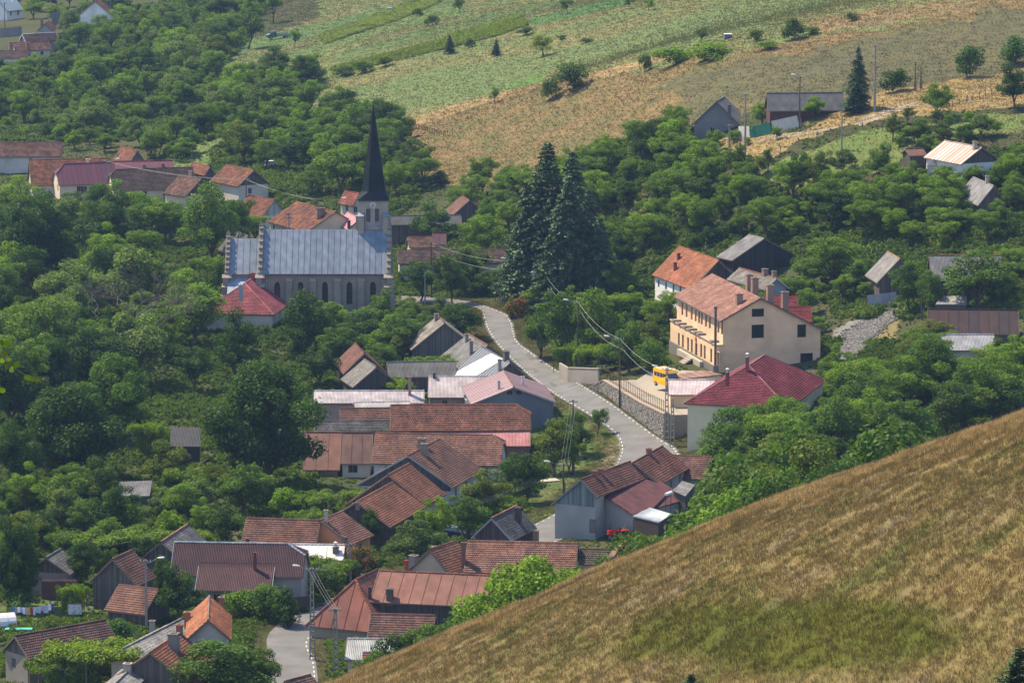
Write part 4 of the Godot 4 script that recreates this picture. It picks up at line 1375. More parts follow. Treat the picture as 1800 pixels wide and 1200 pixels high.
	# --- near the foot of the hill
	hs("village_house", "long house with rust red seamed metal roof and plank side", [666, 1003], [866, 1012], [700, 1058], 6.6, 30, {"lat": true, "roof": "seam", "rc": Color(0.3, 0.125, 0.09), "rc2": Color(0.23, 0.105, 0.08), "wc": Color(0.3, 0.25, 0.19), "boards": "all", "bc": Color(0.10, 0.085, 0.082), "ch": [[650, 1052, 20, 0.3, Color(0.1, 0.06, 0.05)], [685, 1052, 17, 0.7, Color(0.12, 0.1, 0.09)]]})
	hs("village_house", "stone house end with rust red seamed metal hip beside the street", [625, 1019], [664, 1001], [560, 1088], 6.4, -1, {"roof": "seam", "rc": Color(0.36, 0.13, 0.09), "rc2": Color(0.28, 0.11, 0.08), "wc": Color(0.33, 0.28, 0.2), "hipA": [3.4, 1.0]})
	hs("village_house", "house with dark tile roof above white corrugated lean-to", [652, 1079], [765, 1082], [612, 1122], 5.6, 36, {"rc": Color(0.22, 0.11, 0.09), "rc2": Color(0.15, 0.09, 0.078), "lat": true, "wc": Color(0.35, 0.3, 0.24)})
	hs("porch", "white corrugated lean-to roof by the street pole", [610, 1123], [700, 1124], [598, 1160], 4.0, 26, {"roof": "wave", "rc": Color(0.42, 0.42, 0.40), "rc2": Color(0.34, 0.34, 0.33), "lat": true, "cat": "shed", "w2": 0.8})
	hs("shed", "small red tile shed roof with pale edges under the hill", [637, 1146], [680, 1146], [632, 1178], 3.8, 36, {"rc": Color(0.31, 0.12, 0.085), "lat": true, "cat": "shed", "barge": Color(0.4, 0.45, 0.5), "cap": Color(0.4, 0.45, 0.5)})
	hs("shed", "tip of a dark tile shed roof beside the near bend", [500, 1198], [545, 1186], [520, 1212], 4.0, 34, {"rc": DARK, "cat": "shed"})
	hs("village_house", "house with black slate roof and red ridge tiles", [864, 911], [908, 889], [900, 950], 6.0, -1, {"roof": "slate", "rc": Color(0.115, 0.115, 0.11), "rc2": Color(0.085, 0.085, 0.085), "cap": Color(0.33, 0.14, 0.08), "boards": "all", "bc": Color(0.10, 0.07, 0.065), "barge": Color(0.3, 0.33, 0.36), "ch": [[911, 916, 24, 0.7, Color(0.10, 0.06, 0.055)], [942, 951, 18, 0.6, Color(0.28, 0.17, 0.13)]]})
	hs("village_house", "long house with pale red tile roof across the street from slate house", [822, 951], [1016, 955], [850, 1006], 6.4, 36, {"rc": Color(0.35, 0.17, 0.12), "rc2": Color(0.24, 0.125, 0.10), "lat": true, "wc": Color(0.4, 0.33, 0.25), "ch": [[815, 988, 35, 0.45, Color(0.22, 0.11, 0.08)]]})
	hs("village_house", "hipped tile roof end with grey valley and two square chimneys", [755, 966], [802, 951], [716, 1003], 6.0, -1, {"rc": Color(0.33, 0.14, 0.09), "rc2": Color(0.24, 0.12, 0.085), "ch": [[766, 979, 18, 0.8, Color(0.25, 0.23, 0.22)], [727, 1000, 24, 0.85, Color(0.25, 0.23, 0.22)], [714, 1003, 18, 0.35, Color(0.4, 0.09, 0.05)]], "wc": Color(0.4, 0.33, 0.25)})
	hs("shed", "dark moss tiled roof between long tile roof and small barn", [1020, 965], [1072, 966], [1022, 992], 4.8, 36, {"rc": Color(0.15, 0.11, 0.08), "rc2": Color(0.11, 0.09, 0.07), "lat": true, "cat": "shed"})
	hs("barn", "small barn with red tile roof at the foot of the hill", [1078, 980], [1097, 953], [1118, 975], 5.2, 40, {"eb": true, "rc": Color(0.31, 0.14, 0.09), "boards": "all", "cat": "barn", "len": 9})
	hs("village_house", "grey gabled house with brown tile roof above blank walled window", [1021, 843], [1108, 811], [1055, 868], 7.4, 40, {"rc": Color(0.235, 0.10, 0.07), "rc2": Color(0.16, 0.08, 0.065), "wc": Color(0.34, 0.33, 0.32), "boards": "gable", "bc": Color(0.2, 0.245, 0.25), "barge": Color(0.25, 0.24, 0.24), "w2": 4.2, "win": [["a", 1042, 925, 0.95, 1.8, "walled_window", Color(0.3, 0.29, 0.27)]], "ch": [[1045, 836, 8, 0.55, OLD], [1056, 832, 8, 0.6, OLD]]})
	hs("village_house", "rear house wing with brown tile roof behind grey gabled house", [1113, 813], [1165, 784], [1160, 853], 7.0, -1, {"rc": Color(0.265, 0.11, 0.075), "rc2": Color(0.18, 0.085, 0.065), "wc": Color(0.34, 0.33, 0.32), "ch": [[1141, 798, 9, 0.6, OLD]]})
	hs("outbuilding", "short wing with weathered tile roof below the beige hall", [1178, 800], [1252, 803], [1205, 840], 5.0, 36, {"rc": Color(0.27, 0.13, 0.09), "rc2": DARK, "lat": true, "cat": "barn"})

# ---------- vegetation ----------
var protos := {}

func leaf(mb: MB, p: Vector3, nrm: Vector3, s: float, col: Color) -> void:
	var up := Vector3(rng.randf_range(-1, 1), rng.randf_range(-1, 1), rng.randf_range(-1, 1))
	var x := nrm.cross(up).normalized()
	if x.length_squared() < 0.5:
		x = Vector3.RIGHT
	var y := nrm.cross(x).normalized()
	var l := s * rng.randf_range(0.75, 1.3)
	var w := l * rng.randf_range(0.45, 0.7)
	# a pointed spray: four corners, bent a little
	mb.quad(p - x * l * 0.5, p + y * w * 0.5 + nrm * l * 0.08, p + x * l * 0.55 - nrm * l * 0.06, p - y * w * 0.5 + nrm * l * 0.08, col)

func clump(mb: MB, c: Vector3, r: Vector3, count: int, ls: float, base: Color, var_amt := 0.22) -> void:
	var tone := cj(base, 0.12)
	for i in count:
		var d := Vector3(rng.randfn(), rng.randfn(), rng.randfn()).normalized()
		var k := 1.0 - absf(rng.randfn()) * 0.22
		if rng.randf() < 0.12:
			k = rng.randf_range(1.0, 1.18)
		var p := c + d * r * k
		var n := (d / r.normalized() * 0.5 + Vector3(rng.randfn(), rng.randfn() + 0.5, rng.randfn()) * 0.55).normalized()
		leaf(mb, p, n, ls, cj(tone, var_amt))

func limb(mb: MB, a: Vector3, b: Vector3, r0: float, r1: float, col: Color) -> void:
	var m := a.lerp(b, 0.5) + Vector3(rng.randfn(), rng.randfn() * 0.4, rng.randfn()) * a.distance_to(b) * 0.07
	mb.tube([a, m, b], [r0, lerpf(r0, r1, 0.5), r1], 5, col, false)

# broadleaf tree of nominal height 8, crown width 7
func proto_broad(sd: int, o: Dictionary) -> Array:
	rng.seed = sd
	var H: float = o.get("h", 8.0)
	var W: float = o.get("w", 7.0)
	var y0: float = o.get("y0", 1.6)
	var trunk := MB.new()
	var crown := MB.new()
	var bark := Color(0.11, 0.09, 0.07)
	var lean := Vector3(rng.randf_range(-0.3, 0.3), 0, rng.randf_range(-0.3, 0.3))
	var fork := Vector3(0, maxf(y0 * 0.9, 0.5), 0) + lean
	var r: float = o.get("r", 0.2)
	trunk.tube([Vector3(0, -0.6, 0), Vector3(0, 0.2, 0), fork], [r * 1.5, r * 1.1, r * 0.8], 7, bark)
	var base: Color = Color(0.165, 0.25, 0.048)
	var nc: int = o.get("clumps", 26)
	var ls: float = o.get("leaf", 0.34)
	var per: int = o.get("per", 190)
	var cy := (H + y0) * 0.5
	var ch := (H - y0) * 0.5
	# crown built of a few boughs of unequal size, each with its clumps
	var boughs := []
	var nb: int = o.get("boughs", 5)
	for i in nb:
		var a := TAU * (i + rng.randf_range(-0.35, 0.35)) / nb
		var rr := W * 0.5 * rng.randf_range(0.28, 0.56)
		boughs.append([Vector3(cos(a) * rr, cy + ch * rng.randf_range(-0.45, 0.35), sin(a) * rr) + lean, W * rng.randf_range(0.2, 0.3)])
	boughs.append([Vector3(0, cy + ch * 0.42, 0) + lean * 1.5, W * rng.randf_range(0.22, 0.3)])
	for b in boughs:
		limb(trunk, fork, b[0], r * 0.55, r * 0.12, bark)
		var k := int(float(nc) / boughs.size())
		for j in k:
			var d := Vector3(rng.randfn(), rng.randfn() * 0.8, rng.randfn()).normalized()
			var p: Vector3 = b[0] + d * b[1] * rng.randf_range(0.55, 1.0)
			p.y = minf(p.y, H - 0.35)
			p.y = maxf(p.y, y0 + 0.2)
			limb(trunk, b[0], p, r * 0.14, r * 0.04, bark)
			var cr: float = o.get("cr", 0.95) * rng.randf_range(0.6, 1.25)
			clump(crown, p, Vector3(cr, cr * o.get("flat", 0.72), cr), int(per * cr * cr), ls, base)
	return [trunk.mesh(), crown.mesh(), Vector2(W, H)]

func proto_spruce(sd: int, pine: bool) -> Array:
	rng.seed = sd
	var H := 14.0
	var W := 8.4
	var trunk := MB.new()
	var crown := MB.new()
	trunk.tube([Vector3(0, -0.6, 0), Vector3(0, 5, 0), Vector3(0, H - 0.4, 0)], [0.32, 0.22, 0.03], 7, Color(0.10, 0.075, 0.06))
	var y := 1.2
	while y < H - 0.2:
		var k := 1.0 - (y - 1.2) / (H - 1.2)
		var R := W * 0.5 * (pow(k, 0.8) * 0.95 + 0.04) * rng.randf_range(0.82, 1.12)
		var nb := int(7 + 6 * k)
		for i in nb:
			var a := rng.randf() * TAU
			var L := R * rng.randf_range(0.75, 1.15)
			var dir := Vector3(cos(a), 0, sin(a))
			var n := maxi(3, int(L / 0.16))
			var tone := cj(Color(0.06, 0.1, 0.045), 0.35)
			for j in n:
				var t := (j + 0.5) / n
				var p := dir * L * t + Vector3(0, y - (0.28 if not pine else -0.1) * L * t * t + (0.12 if not pine else 0.25) * L * t, 0)
				for m in 4:
					var side := Vector3(-dir.z, 0, dir.x) * rng.randf_range(-1, 1) * (0.18 + 0.3 * L * t * (1.0 - t))
					var q := p + side + Vector3(0, rng.randf_range(-0.18, 0.06), 0)
					var nn := Vector3(rng.randfn() * 0.5, 1.0, rng.randfn() * 0.5).normalized()
					leaf(crown, q, nn, 0.34, cj(tone, 0.25))
			if L > 0.8:
				trunk.tube([Vector3(0, y, 0), dir * L * 0.8 + Vector3(0, y - 0.1 * L, 0)], [0.05, 0.015], 4, Color(0.09, 0.07, 0.06), false)
		y += rng.randf_range(0.28, 0.42)
	return [trunk.mesh(), crown.mesh(), Vector2(W, H)]

func proto_dead(sd: int) -> Array:
	rng.seed = sd
	var trunk := MB.new()
	var crown := MB.new()
	var bark := Color(0.15, 0.125, 0.115)
	trunk.tube([Vector3(0, -0.5, 0), Vector3(0.1, 1.2, 0), Vector3(0, 2.0, 0)], [0.3, 0.24, 0.2], 7, bark)
	var tips := [[Vector3(0, 2.0, 0), Vector3.UP, 0.18, 0]]
	while not tips.is_empty():
		var t: Array = tips.pop_back()
		var depth: int = t[3]
		var L := 2.0 * pow(0.78, depth) * rng.randf_range(0.8, 1.2)
		var d: Vector3 = t[1]
		for k in (4 if depth == 0 else rng.randi_range(2, 3)):
			var nd := (d + Vector3(rng.randfn(), rng.randfn() * 0.5 + 0.1, rng.randfn()) * (0.75 if depth == 0 else 0.55)).normalized()
			var e: Vector3 = t[0] + nd * L
			limb(trunk if depth < 3 else crown, t[0], e, t[2], t[2] * 0.55, cj(bark, 0.2))
			if depth < 6:
				tips.append([e, nd, t[2] * 0.55, depth + 1])
	return [trunk.mesh(), crown.mesh(), Vector2(8.0, 7.5)]

func proto_arbor(sd: int) -> Array:      # grape vine trained over a frame: 6 x 2.4 x 4
	rng.seed = sd
	var trunk := MB.new()
	var crown := MB.new()
	for x in [-2.7, 0.0, 2.7]:
		for z in [-1.7, 1.7]:
			trunk.bar(Vector3(x, -0.4, z), Vector3(x, 2.1, z), 0.1, 0.1, Color(0.14, 0.12, 0.1))
	for z in [-1.7, 1.7]:
		trunk.bar(Vector3(-3, 2.1, z), Vector3(3, 2.1, z), 0.07, 0.07, Color(0.14, 0.12, 0.1))
	for i in 60:
		var p := Vector3(rng.randf_range(-2.9, 2.9), 2.1 + rng.randf_range(-0.15, 0.35), rng.randf_range(-1.9, 1.9))
		clump(crown, p, Vector3(0.55, 0.3, 0.5), 130, 0.17, Color(0.19, 0.26, 0.05), 0.3)
	for i in 40:
		var p := Vector3(rng.randf_range(-2.9, 2.9), rng.randf_range(0.3, 2.0), 1.9 + rng.randf_range(-0.2, 0.2))
		clump(crown, p, Vector3(0.45, 0.5, 0.3), 100, 0.17, Color(0.18, 0.25, 0.05), 0.3)
	return [trunk.mesh(), crown.mesh(), Vector2(6.0, 2.5)]

func make_protos() -> void:
	for i in 4:
		protos["walnut%d" % i] = proto_broad(100 + i, {"h": 10.0, "w": 9.5, "y0": 0.7, "clumps": 92, "cr": 1.2, "leaf": 0.27, "per": 260, "boughs": 7, "r": 0.3})
		protos["tree%d" % i] = proto_broad(200 + i, {"h": 8.0, "w": 6.5, "y0": 1.0, "clumps": 40, "cr": 0.95, "leaf": 0.25, "per": 300, "boughs": 5})
		protos["locust%d" % i] = proto_broad(300 + i, {"h": 8.0, "w": 6.5, "y0": 1.4, "clumps": 46, "cr": 0.8, "leaf": 0.2, "per": 420, "boughs": 7, "flat": 0.68})
		protos["fruit%d" % i] = proto_broad(400 + i, {"h": 4.6, "w": 4.2, "y0": 1.3, "clumps": 20, "cr": 0.7, "leaf": 0.21, "per": 320, "boughs": 5, "r": 0.13})
		protos["bush%d" % i] = proto_broad(500 + i, {"h": 2.6, "w": 3.4, "y0": 0.1, "clumps": 20, "cr": 0.64, "leaf": 0.2, "per": 360, "boughs": 5, "r": 0.07})
	for i in 2:
		protos["willow%d" % i] = proto_broad(600 + i, {"h": 9.0, "w": 7.0, "y0": 1.2, "clumps": 50, "cr": 0.95, "leaf": 0.3, "per": 230, "boughs": 6, "flat": 1.0})
		protos["spruce%d" % i] = proto_spruce(700 + i, false)
		protos["arbor%d" % i] = proto_arbor(800 + i)
	protos["pine0"] = proto_spruce(720, true)
	protos["dead0"] = proto_dead(900)

var tree_count := {}
var marks := []            # [place, short description] of the buildings, to say where a tree stands
func plant(proto: String, called: String, label: String, category: String, group: String, p: Vector3, w: float, h: float, tint: String, turn: float) -> Node3D:
	var pr: Array = protos[proto]
	var t := thing(called, label, category, Transform3D(Basis(Vector3.UP, turn), p), group)
	var k := Vector3(w / pr[2].x, h / pr[2].y, w / pr[2].x)
	for i in 2:
		var o := MeshInstance3D.new()
		o.name = ["trunk", "crown"][i]
		if called == "grape_arbor":
			o.name = ["frame", "foliage"][i]
		if called == "bare_tree":
			o.name = ["trunk", "twigs"][i]
		o.mesh = pr[i]
		o.scale = k
		o.material_override = M.bark if i == 0 or tint == "bark" else (M.needle if tint == "needle" else M["leaf_" + tint])
		t.add_child(o)
	tree_count[called] = tree_count.get(called, 0) + 1
	return t

const TONE := {"walnut": "dark green ", "oak": "mid green ", "locust": "light green ", "fresh": "bright green ", "olive": "olive green ", "dull": "dull green ", "blue": "blue green ", "yellow": "yellowish "}
const KIND := {
	"W": ["walnut", 4, "walnut_tree", "tree", ["walnut", "walnut", "oak"], "broad walnut tree"],
	"T": ["tree", 4, "leafy_tree", "tree", ["oak", "locust", "dull", "walnut", "olive", "fresh"], "rounded leafy tree"],
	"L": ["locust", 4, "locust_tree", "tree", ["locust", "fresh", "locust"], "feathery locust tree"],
	"F": ["fruit", 4, "fruit_tree", "tree", ["oak", "locust", "dull", "fresh"], "fruit tree"],
	"B": ["bush", 4, "bush", "bush", ["oak", "locust", "dull", "fresh", "walnut"], "rounded leafy bush"],
	"G": ["willow", 2, "willow_tree", "tree", ["silver"], "silvery grey green willow tree"],
	"S": ["spruce", 2, "spruce_tree", "tree", ["needle"], "dark spruce"],
	"P": ["pine", 1, "pine_tree", "tree", ["needle"], "dark pine tree"],
	"D": ["dead", 1, "bare_tree", "tree", ["bark"], "leafless grey brown tree"],
	"V": ["arbor", 2, "grape_arbor", "arbor", ["vine", "vine", "fresh"], "grape vine over a frame"],
	"Y": ["bush", 4, "yellow_bush", "bush", ["yellow", "olive"], "scrubby bush"],
}

func place_name(u: float, v: float) -> String:
	if v > 1210.0: return "at the foot of the near hill"
	if v < 300.0 and u < 580.0: return "in the wood above the left-hand roofs"
	if v < 200.0 and u >= 580.0 and u < 1420.0: return "on the striped fields"
	if v < 360.0 and u >= 580.0 and u < 800.0: return "behind the church spire"
	if v < 420.0 and u < 580.0: return "among the tile roofs by the church"
	if v < 330.0 and u >= 1200.0: return "along the hill lane"
	if v < 480.0 and u >= 800.0: return "on the wooded slope above the school"
	if u < 560.0 and v < 830.0: return "in the valley gardens below the church"
	if u < 560.0: return "in the gardens around the maroon house"
	if u < 900.0 and v < 680.0: return "between the church and the barns"
	if u < 1190.0 and v < 680.0: return "beside the road below the school"
	if u >= 1190.0 and v < 680.0: return "around the gravel track"
	if u >= 1190.0: return "on the slope below the beige hall"
	return "around the village green"

func plant_px(code: String, u: float, vtop: float, wpx: float, hpx: float, tint := "", depth := -1.0) -> void:
	var base := vg(u, vtop + hpx)
	if depth > 0.0:
		base = at_depth(u, vtop + hpx, depth)
		base.y = ground(base.x, base.z)
	var s := FOC / -base.z
	if depth > 0.0:
		hpx = (at_depth(u, vtop, depth).y - base.y) * s
		wpx = maxf(wpx, hpx * 0.75)
		if code != "P": code = "B" if hpx / s < 3.6 else ("F" if hpx / s < 5.2 else "T")
	var K: Array = KIND[code]
	rng.seed = int(u * 7919.0 + vtop * 104729.0)
	var tn: String = tint if tint else K[4][rng.randi() % K[4].size()]
	var pl := place_name(u, vtop + hpx)
	var hm := hpx / s / float(protos[K[0] + "0"][2].y)
	var near_d := 13.0
	for hm2 in marks:
		var dd: float = Vector2(base.x - hm2[0].x, base.z - hm2[0].z).length()
		if dd < near_d:
			near_d = dd
			pl = "near the " + hm2[1]
	var lab: String = ("" if code == "V" else "small " if hm < 0.7 else ("tall " if hm > 1.1 else "")) + TONE.get(tn, "") + K[5] + " " + pl
	var kn: String = "light_green_tree" if code == "T" and tn in ["locust", "fresh", "olive", "yellow"] else K[2]
	plant("%s%d" % [K[0], rng.randi() % K[1]], kn, lab, K[3], K[2].replace("_", " ") + "s " + pl, base, wpx / s, hpx / s, tn, rng.randf() * TAU)

func scatter(px: Array, count: int, mix: String, h0: float, h1: float, sd: int, clear := 0.25) -> void:
	var pts := PackedVector2Array()
	var lo := Vector2(INF, INF)
	var hi := -lo
	for i in range(0, px.size(), 2):
		var p := Vector2(px[i], px[i + 1])
		pts.push_back(p)
		lo = lo.min(p)
		hi = hi.max(p)
	var r := RandomNumberGenerator.new()
	r.seed = sd
	var made := []
	var tries := 0
	while made.size() < count and tries < count * 40:
		tries += 1
		var q := Vector2(r.randf_range(lo.x, hi.x), r.randf_range(lo.y, hi.y))
		if not Geometry2D.is_point_in_polygon(q, pts):
			continue
		var p := vg(q.x, q.y)
		var code := mix[r.randi() % mix.length()]
		var h := r.randf_range(h0, h1) * (0.45 if code in "BY" else (0.7 if code == "F" else 1.0))
		var w := h * r.randf_range(0.8, 1.15) * (1.35 if code in "BY" else 1.0)
		var bad := false
		for m in made:
			if Vector2(p.x, p.z).distance_to(m[0]) < (w + m[1]) * 0.27:
				bad = true
				break
		if bad:
			continue
		for f in foot:
			if Geometry2D.is_point_in_polygon(Vector2(p.x, p.z), f):
				bad = true
				break
		if not bad:
			for i in range(0, road_left.size(), 2):
				var c: Vector3 = (road_left[i] + road_right[i]) * 0.5
				if Vector2(c.x - p.x, c.z - p.z).length() < 4.6 + w * 0.4:
					bad = true
					break
		if bad:
			continue
		var s := FOC / -p.z
		var box := Rect2(q.x - w * s * 0.42, q.y - h * s * 0.93, w * s * 0.84, h * s * 0.9)
		for hb in house_boxes:
			if -p.z < hb[1] and box.intersects(hb[0]):
				var cut: Rect2 = box.intersection(hb[0])
				if cut.get_area() > clear * minf(hb[0].get_area(), box.get_area()):
					bad = true
					break
		if bad:
			continue
		made.append([Vector2(p.x, p.z), w])
		plant_px(code, q.x, q.y - h * s, w * s, h * s)

func make_trees() -> void:
	make_protos()
	# trees that can be told apart: kind, u, v of the top, width and full height in photo pixels
	for t in [
		# conifers by the road
		["S", 962, 238, 170, 285], ["S", 1006, 255, 150, 268], ["S", 925, 312, 105, 215], ["S", 1035, 325, 110, 205], ["S", 985, 335, 120, 205], ["S", 905, 385, 80, 140], ["S", 945, 300, 100, 220], ["S", 1055, 375, 90, 160], ["S", 1000, 300, 130, 240], ["S", 975, 280, 120, 245], ["S", 1508, 78, 58, 115],
		["S", 1500, 150, 45, 50], ["S", 790, 60, 26, 34], ["S", 872, 68, 22, 30],
		# left valley
		["W", 462, 612, 215, 245, "walnut"], ["W", 130, 655, 200, 190, "walnut"], ["W", 200, 605, 150, 175, "oak"], ["D", 228, 495, 185, 150], ["G", 210, 415, 130, 140], ["G", 120, 452, 120, 110],
		["W", 60, 330, 140, 175, "walnut"], ["L", 35, 305, 110, 90, "fresh"], ["L", 60, 500, 150, 160, "locust"], ["L", 40, 560, 130, 170, "locust"], ["L", 268, 332, 70, 75, "fresh"],
		["T", 300, 345, 70, 85, "locust"], ["L", 448, 368, 60, 60, "fresh"], ["T", 235, 352, 80, 75, "oak"], ["T", 405, 392, 70, 50, "locust"], ["T", 150, 350, 70, 60, "dull"], ["P", 1790, 1135, 80, 150, "", 209], ["P", 1214, 1182, 26, 40, "", 256],
		["T", 370, 315, 115, 150, "locust"], ["L", 420, 330, 60, 120, "oak"], ["T", 540, 503, 105, 125, "walnut"], ["T", 415, 540, 90, 135, "walnut"], ["T", 340, 600, 80, 90, "walnut"],
		["W", 30, 730, 110, 150, "walnut"], ["T", 105, 785, 60, 70, "walnut"], ["L", 45, 810, 80, 90, "fresh"], ["G", 60, 760, 60, 80], ["W", 30, 900, 110, 170, "walnut"], ["T", 175, 800, 80, 100, "dull"],
		["T", 205, 850, 90, 110, "walnut"], ["G", 110, 840, 70, 85], ["L", 355, 872, 52, 62, "fresh"], ["T", 395, 880, 80, 90, "dull"], ["B", 300, 890, 60, 60, "fresh"], ["T", 290, 970, 60, 85, "walnut"],
		["B", 450, 830, 55, 60, "dull"], ["B", 505, 850, 70, 60, "fresh"], ["T", 145, 945, 70, 95, "walnut"], ["T", 190, 960, 50, 80, "dull"],
		# by the maroon house and the near bend
		["T", 318, 985, 95, 115, "walnut"], ["B", 445, 1020, 100, 60, "vine"], ["B", 480, 1015, 90, 75, "oak"], ["B", 420, 1035, 70, 50, "fresh"], ["B", 505, 1030, 70, 70, "walnut"],
		["T", 400, 1110, 190, 130, "oak"], ["T", 370, 1092, 90, 80, "dull"], ["T", 455, 1125, 80, 110, "oak"], ["B", 215, 1080, 75, 60, "blue"], ["B", 90, 1083, 50, 35, "dull"], ["B", 45, 1026, 95, 48, "blue"],
		# middle
		["T", 725, 905, 115, 100, "dull"], ["T", 765, 858, 75, 120, "fresh"], ["T", 655, 890, 45, 75, "walnut"], ["T", 850, 815, 100, 95, "olive"], ["T", 820, 865, 90, 95, "oak"], ["T", 925, 790, 85, 95, "walnut"], ["T", 905, 790, 60, 80, "oak"],
		["T", 975, 728, 95, 105, "olive"], ["T", 1015, 715, 62, 85, "oak"], ["F", 1050, 712, 38, 52, "oak"], ["T", 1000, 755, 60, 80, "locust"], ["B", 1240, 850, 60, 60, "oak"],
		["T", 985, 505, 85, 130, "oak"], ["T", 1045, 500, 110, 130, "locust"], ["T", 1105, 560, 80, 95, "oak"], ["T", 950, 540, 70, 90, "oak"], ["T", 1090, 455, 60, 80, "oak"], ["B", 1140, 600, 70, 60, "oak"],
		["T", 800, 530, 90, 70, "walnut"], ["T", 640, 535, 90, 80, "blue"], ["T", 700, 545, 90, 80, "oak"], ["T", 760, 550, 80, 60, "oak"], ["T", 600, 570, 90, 80, "oak"], ["T", 560, 600, 80, 80, "walnut"], ["T", 680, 600, 80, 60, "oak"],
		["T", 820, 430, 90, 90, "oak"], ["T", 740, 455, 70, 75, "blue"], ["T", 795, 440, 60, 95, "dull"], ["L", 850, 370, 90, 90, "fresh"], ["T", 760, 355, 80, 75, "blue"],
		["B", 905, 525, 42, 30, "olive"],
		# right slope
		["T", 1460, 412, 105, 80, "locust"], ["T", 1720, 430, 150, 115, "oak"], ["T", 1600, 455, 70, 95, "oak"], ["T", 1640, 470, 60, 90, "oak"], ["T", 1655, 560, 90, 70, "olive"],
		["T", 1690, 140, 1, 1], ["T", 1650, 140, 66, 70, "locust"], ["T", 1785, 108, 66, 82, "walnut"], ["T", 1570, 195, 30, 50, "olive"], ["F", 1598, 188, 30, 32], ["F", 1330, 268, 40, 42, "olive"],
		["T", 1430, 165, 42, 45, "fresh"], ["F", 1350, 258, 28, 45], ["T", 1340, 180, 45, 40, "fresh"], ["T", 1408, 260, 60, 85, "walnut"], ["T", 1445, 262, 60, 85, "olive"], ["T", 1480, 260, 50, 45, "dull"], ["T", 1545, 250, 60, 70, "oak"],
		["T", 1615, 205, 50, 50, "oak"], ["B", 1700, 75, 60, 60, "blue"], ["B", 1780, 65, 70, 50, "blue"], ["B", 1570, 115, 60, 45, "walnut"],
		["W", 1630, 575, 120, 140, "oak"], ["T", 1520, 640, 130, 140, "oak"], ["T", 1480, 690, 110, 130, "oak"], ["T", 1290, 740, 110, 110, "oak"], ["T", 1350, 770, 120, 100, "olive"], ["T", 1470, 760, 100, 120, "walnut"],
		["T", 1700, 620, 110, 110, "oak"], ["T", 1770, 660, 110, 90, "walnut"], ["T", 1600, 690, 120, 110, "oak"], ["T", 1385, 690, 80, 80, "dull"],
		# field trees
		["F", 955, 60, 42, 38, "yellow"], ["B", 1010, 105, 84, 50, "dull"], ["B", 972, 135, 48, 38, "dull"], ["F", 870, 152, 22, 30], ["B", 1133, 94, 28, 32, "oak"], ["F", 1232, 45, 32, 30], ["B", 1330, 50, 32, 22, "dull"],
		["B", 1398, 32, 50, 36, "dull"], ["B", 1190, 80, 90, 32, "fresh"], ["B", 1240, 72, 100, 34, "fresh"], ["B", 760, 22, 32, 22, "olive"], ["F", 808, -4, 24, 26], ["B", 732, 14, 24, 14, "oak"], ["F", 998, -4, 26, 28], ["F", 1108, -5, 22, 20], ["F", 1140, -4, 20, 22],
		["T", 495, 128, 110, 78, "dull"], ["F", 437, 8, 66, 78, "dull"], ["F", 405, 55, 30, 42], ["F", 480, -15, 45, 55], ["F", 518, 48, 26, 36], ["B", 545, 100, 40, 30, "dull"], ["F", 380, 40, 50, 60, "dull"], ["F", 220, 82, 45, 50, "olive"],
		["B", 600, 112, 50, 22, "dull"], ["B", 640, 106, 44, 22, "oak"], ["B", 678, 98, 32, 18, "olive"], ["B", 560, 118, 44, 22, "dull"], ["B", 828, 68, 26, 14, "dull"], ["B", 925, 46, 34, 15, "dull"], ["B", 985, 60, 22, 10, "oak"], ["B", 1030, 66, 30, 9, "dull"], ["B", 1500, 20, 30, 16, "dull"], ["B", 1430, 45, 40, 14, "olive"], ["B", 1350, 70, 46, 16, "fresh"], ["B", 690, 180, 26, 20, "yellow"], ["B", 745, 262, 30, 24, "olive"], ["B", 775, 300, 40, 22, "dull"],
		["Y", 715, 205, 34, 38], ["F", 705, 185, 24, 32], ["F", 500, 205, 30, 40], ["F", 372, 180, 30, 55], ["F", 470, 180, 32, 38],
	]:
		if t[3] > 4:
			plant_px(t[0], t[1], t[2], t[3], t[4], t[5] if t.size() > 5 else "", t[6] if t.size() > 6 else -1.0)
	# grape vines and creepers
	for t in [[260, 745, 70, 62], [330, 822, 110, 45], [770, 630, 100, 40], [690, 668, 75, 35], [560, 868, 110, 40], [640, 862, 70, 30], [545, 900, 80, 45], [570, 985, 110, 55], [165, 1130, 185, 72], [105, 1160, 110, 50], [245, 1100, 1, 1], [1330, 505, 110, 50], [1395, 490, 70, 45], [1090, 520, 80, 35], [370, 455, 75, 50], [210, 935, 170, 45], [330, 935, 80, 45], [1040, 610, 70, 45], [1000, 610, 60, 40], [640, 1130, 90, 50], [128, 1030, 55, 50], [720, 690, 60, 30]]:
		if t[2] > 4:
			plant_px("V", t[0], t[1], t[2], t[3])
	# the rest of the woods and hedges
	scatter([0, 118, 110, 70, 150, 30, 300, -10, 470, 10, 420, 85, 380, 135, 560, 135, 535, 190, 420, 225, 310, 285, 250, 262, 110, 246, -20, 246], 190, "TLLGTFBT", 4.0, 10.0, 11)
	scatter([375, 262, 450, 235, 540, 205, 640, 215, 700, 265, 745, 330, 730, 350, 640, 335, 560, 345, 480, 330, 440, 300], 46, "TLLT", 5.5, 10.0, 12)
	scatter([-10, 400, 120, 385, 330, 410, 385, 440, 340, 540, 350, 610, 250, 700, 120, 720, -10, 760], 52, "TLLGW", 6.0, 12.0, 13)
	scatter([-10, 800, 170, 840, 350, 850, 560, 880, 500, 905, 340, 925, 250, 990, 70, 1000, -10, 1060], 60, "TFBBTG", 3.0, 7.5, 14)
	scatter([480, 590, 560, 560, 700, 560, 840, 575, 840, 600, 720, 620, 700, 640, 600, 650, 570, 690], 34, "TTB", 4.0, 6.5, 15)
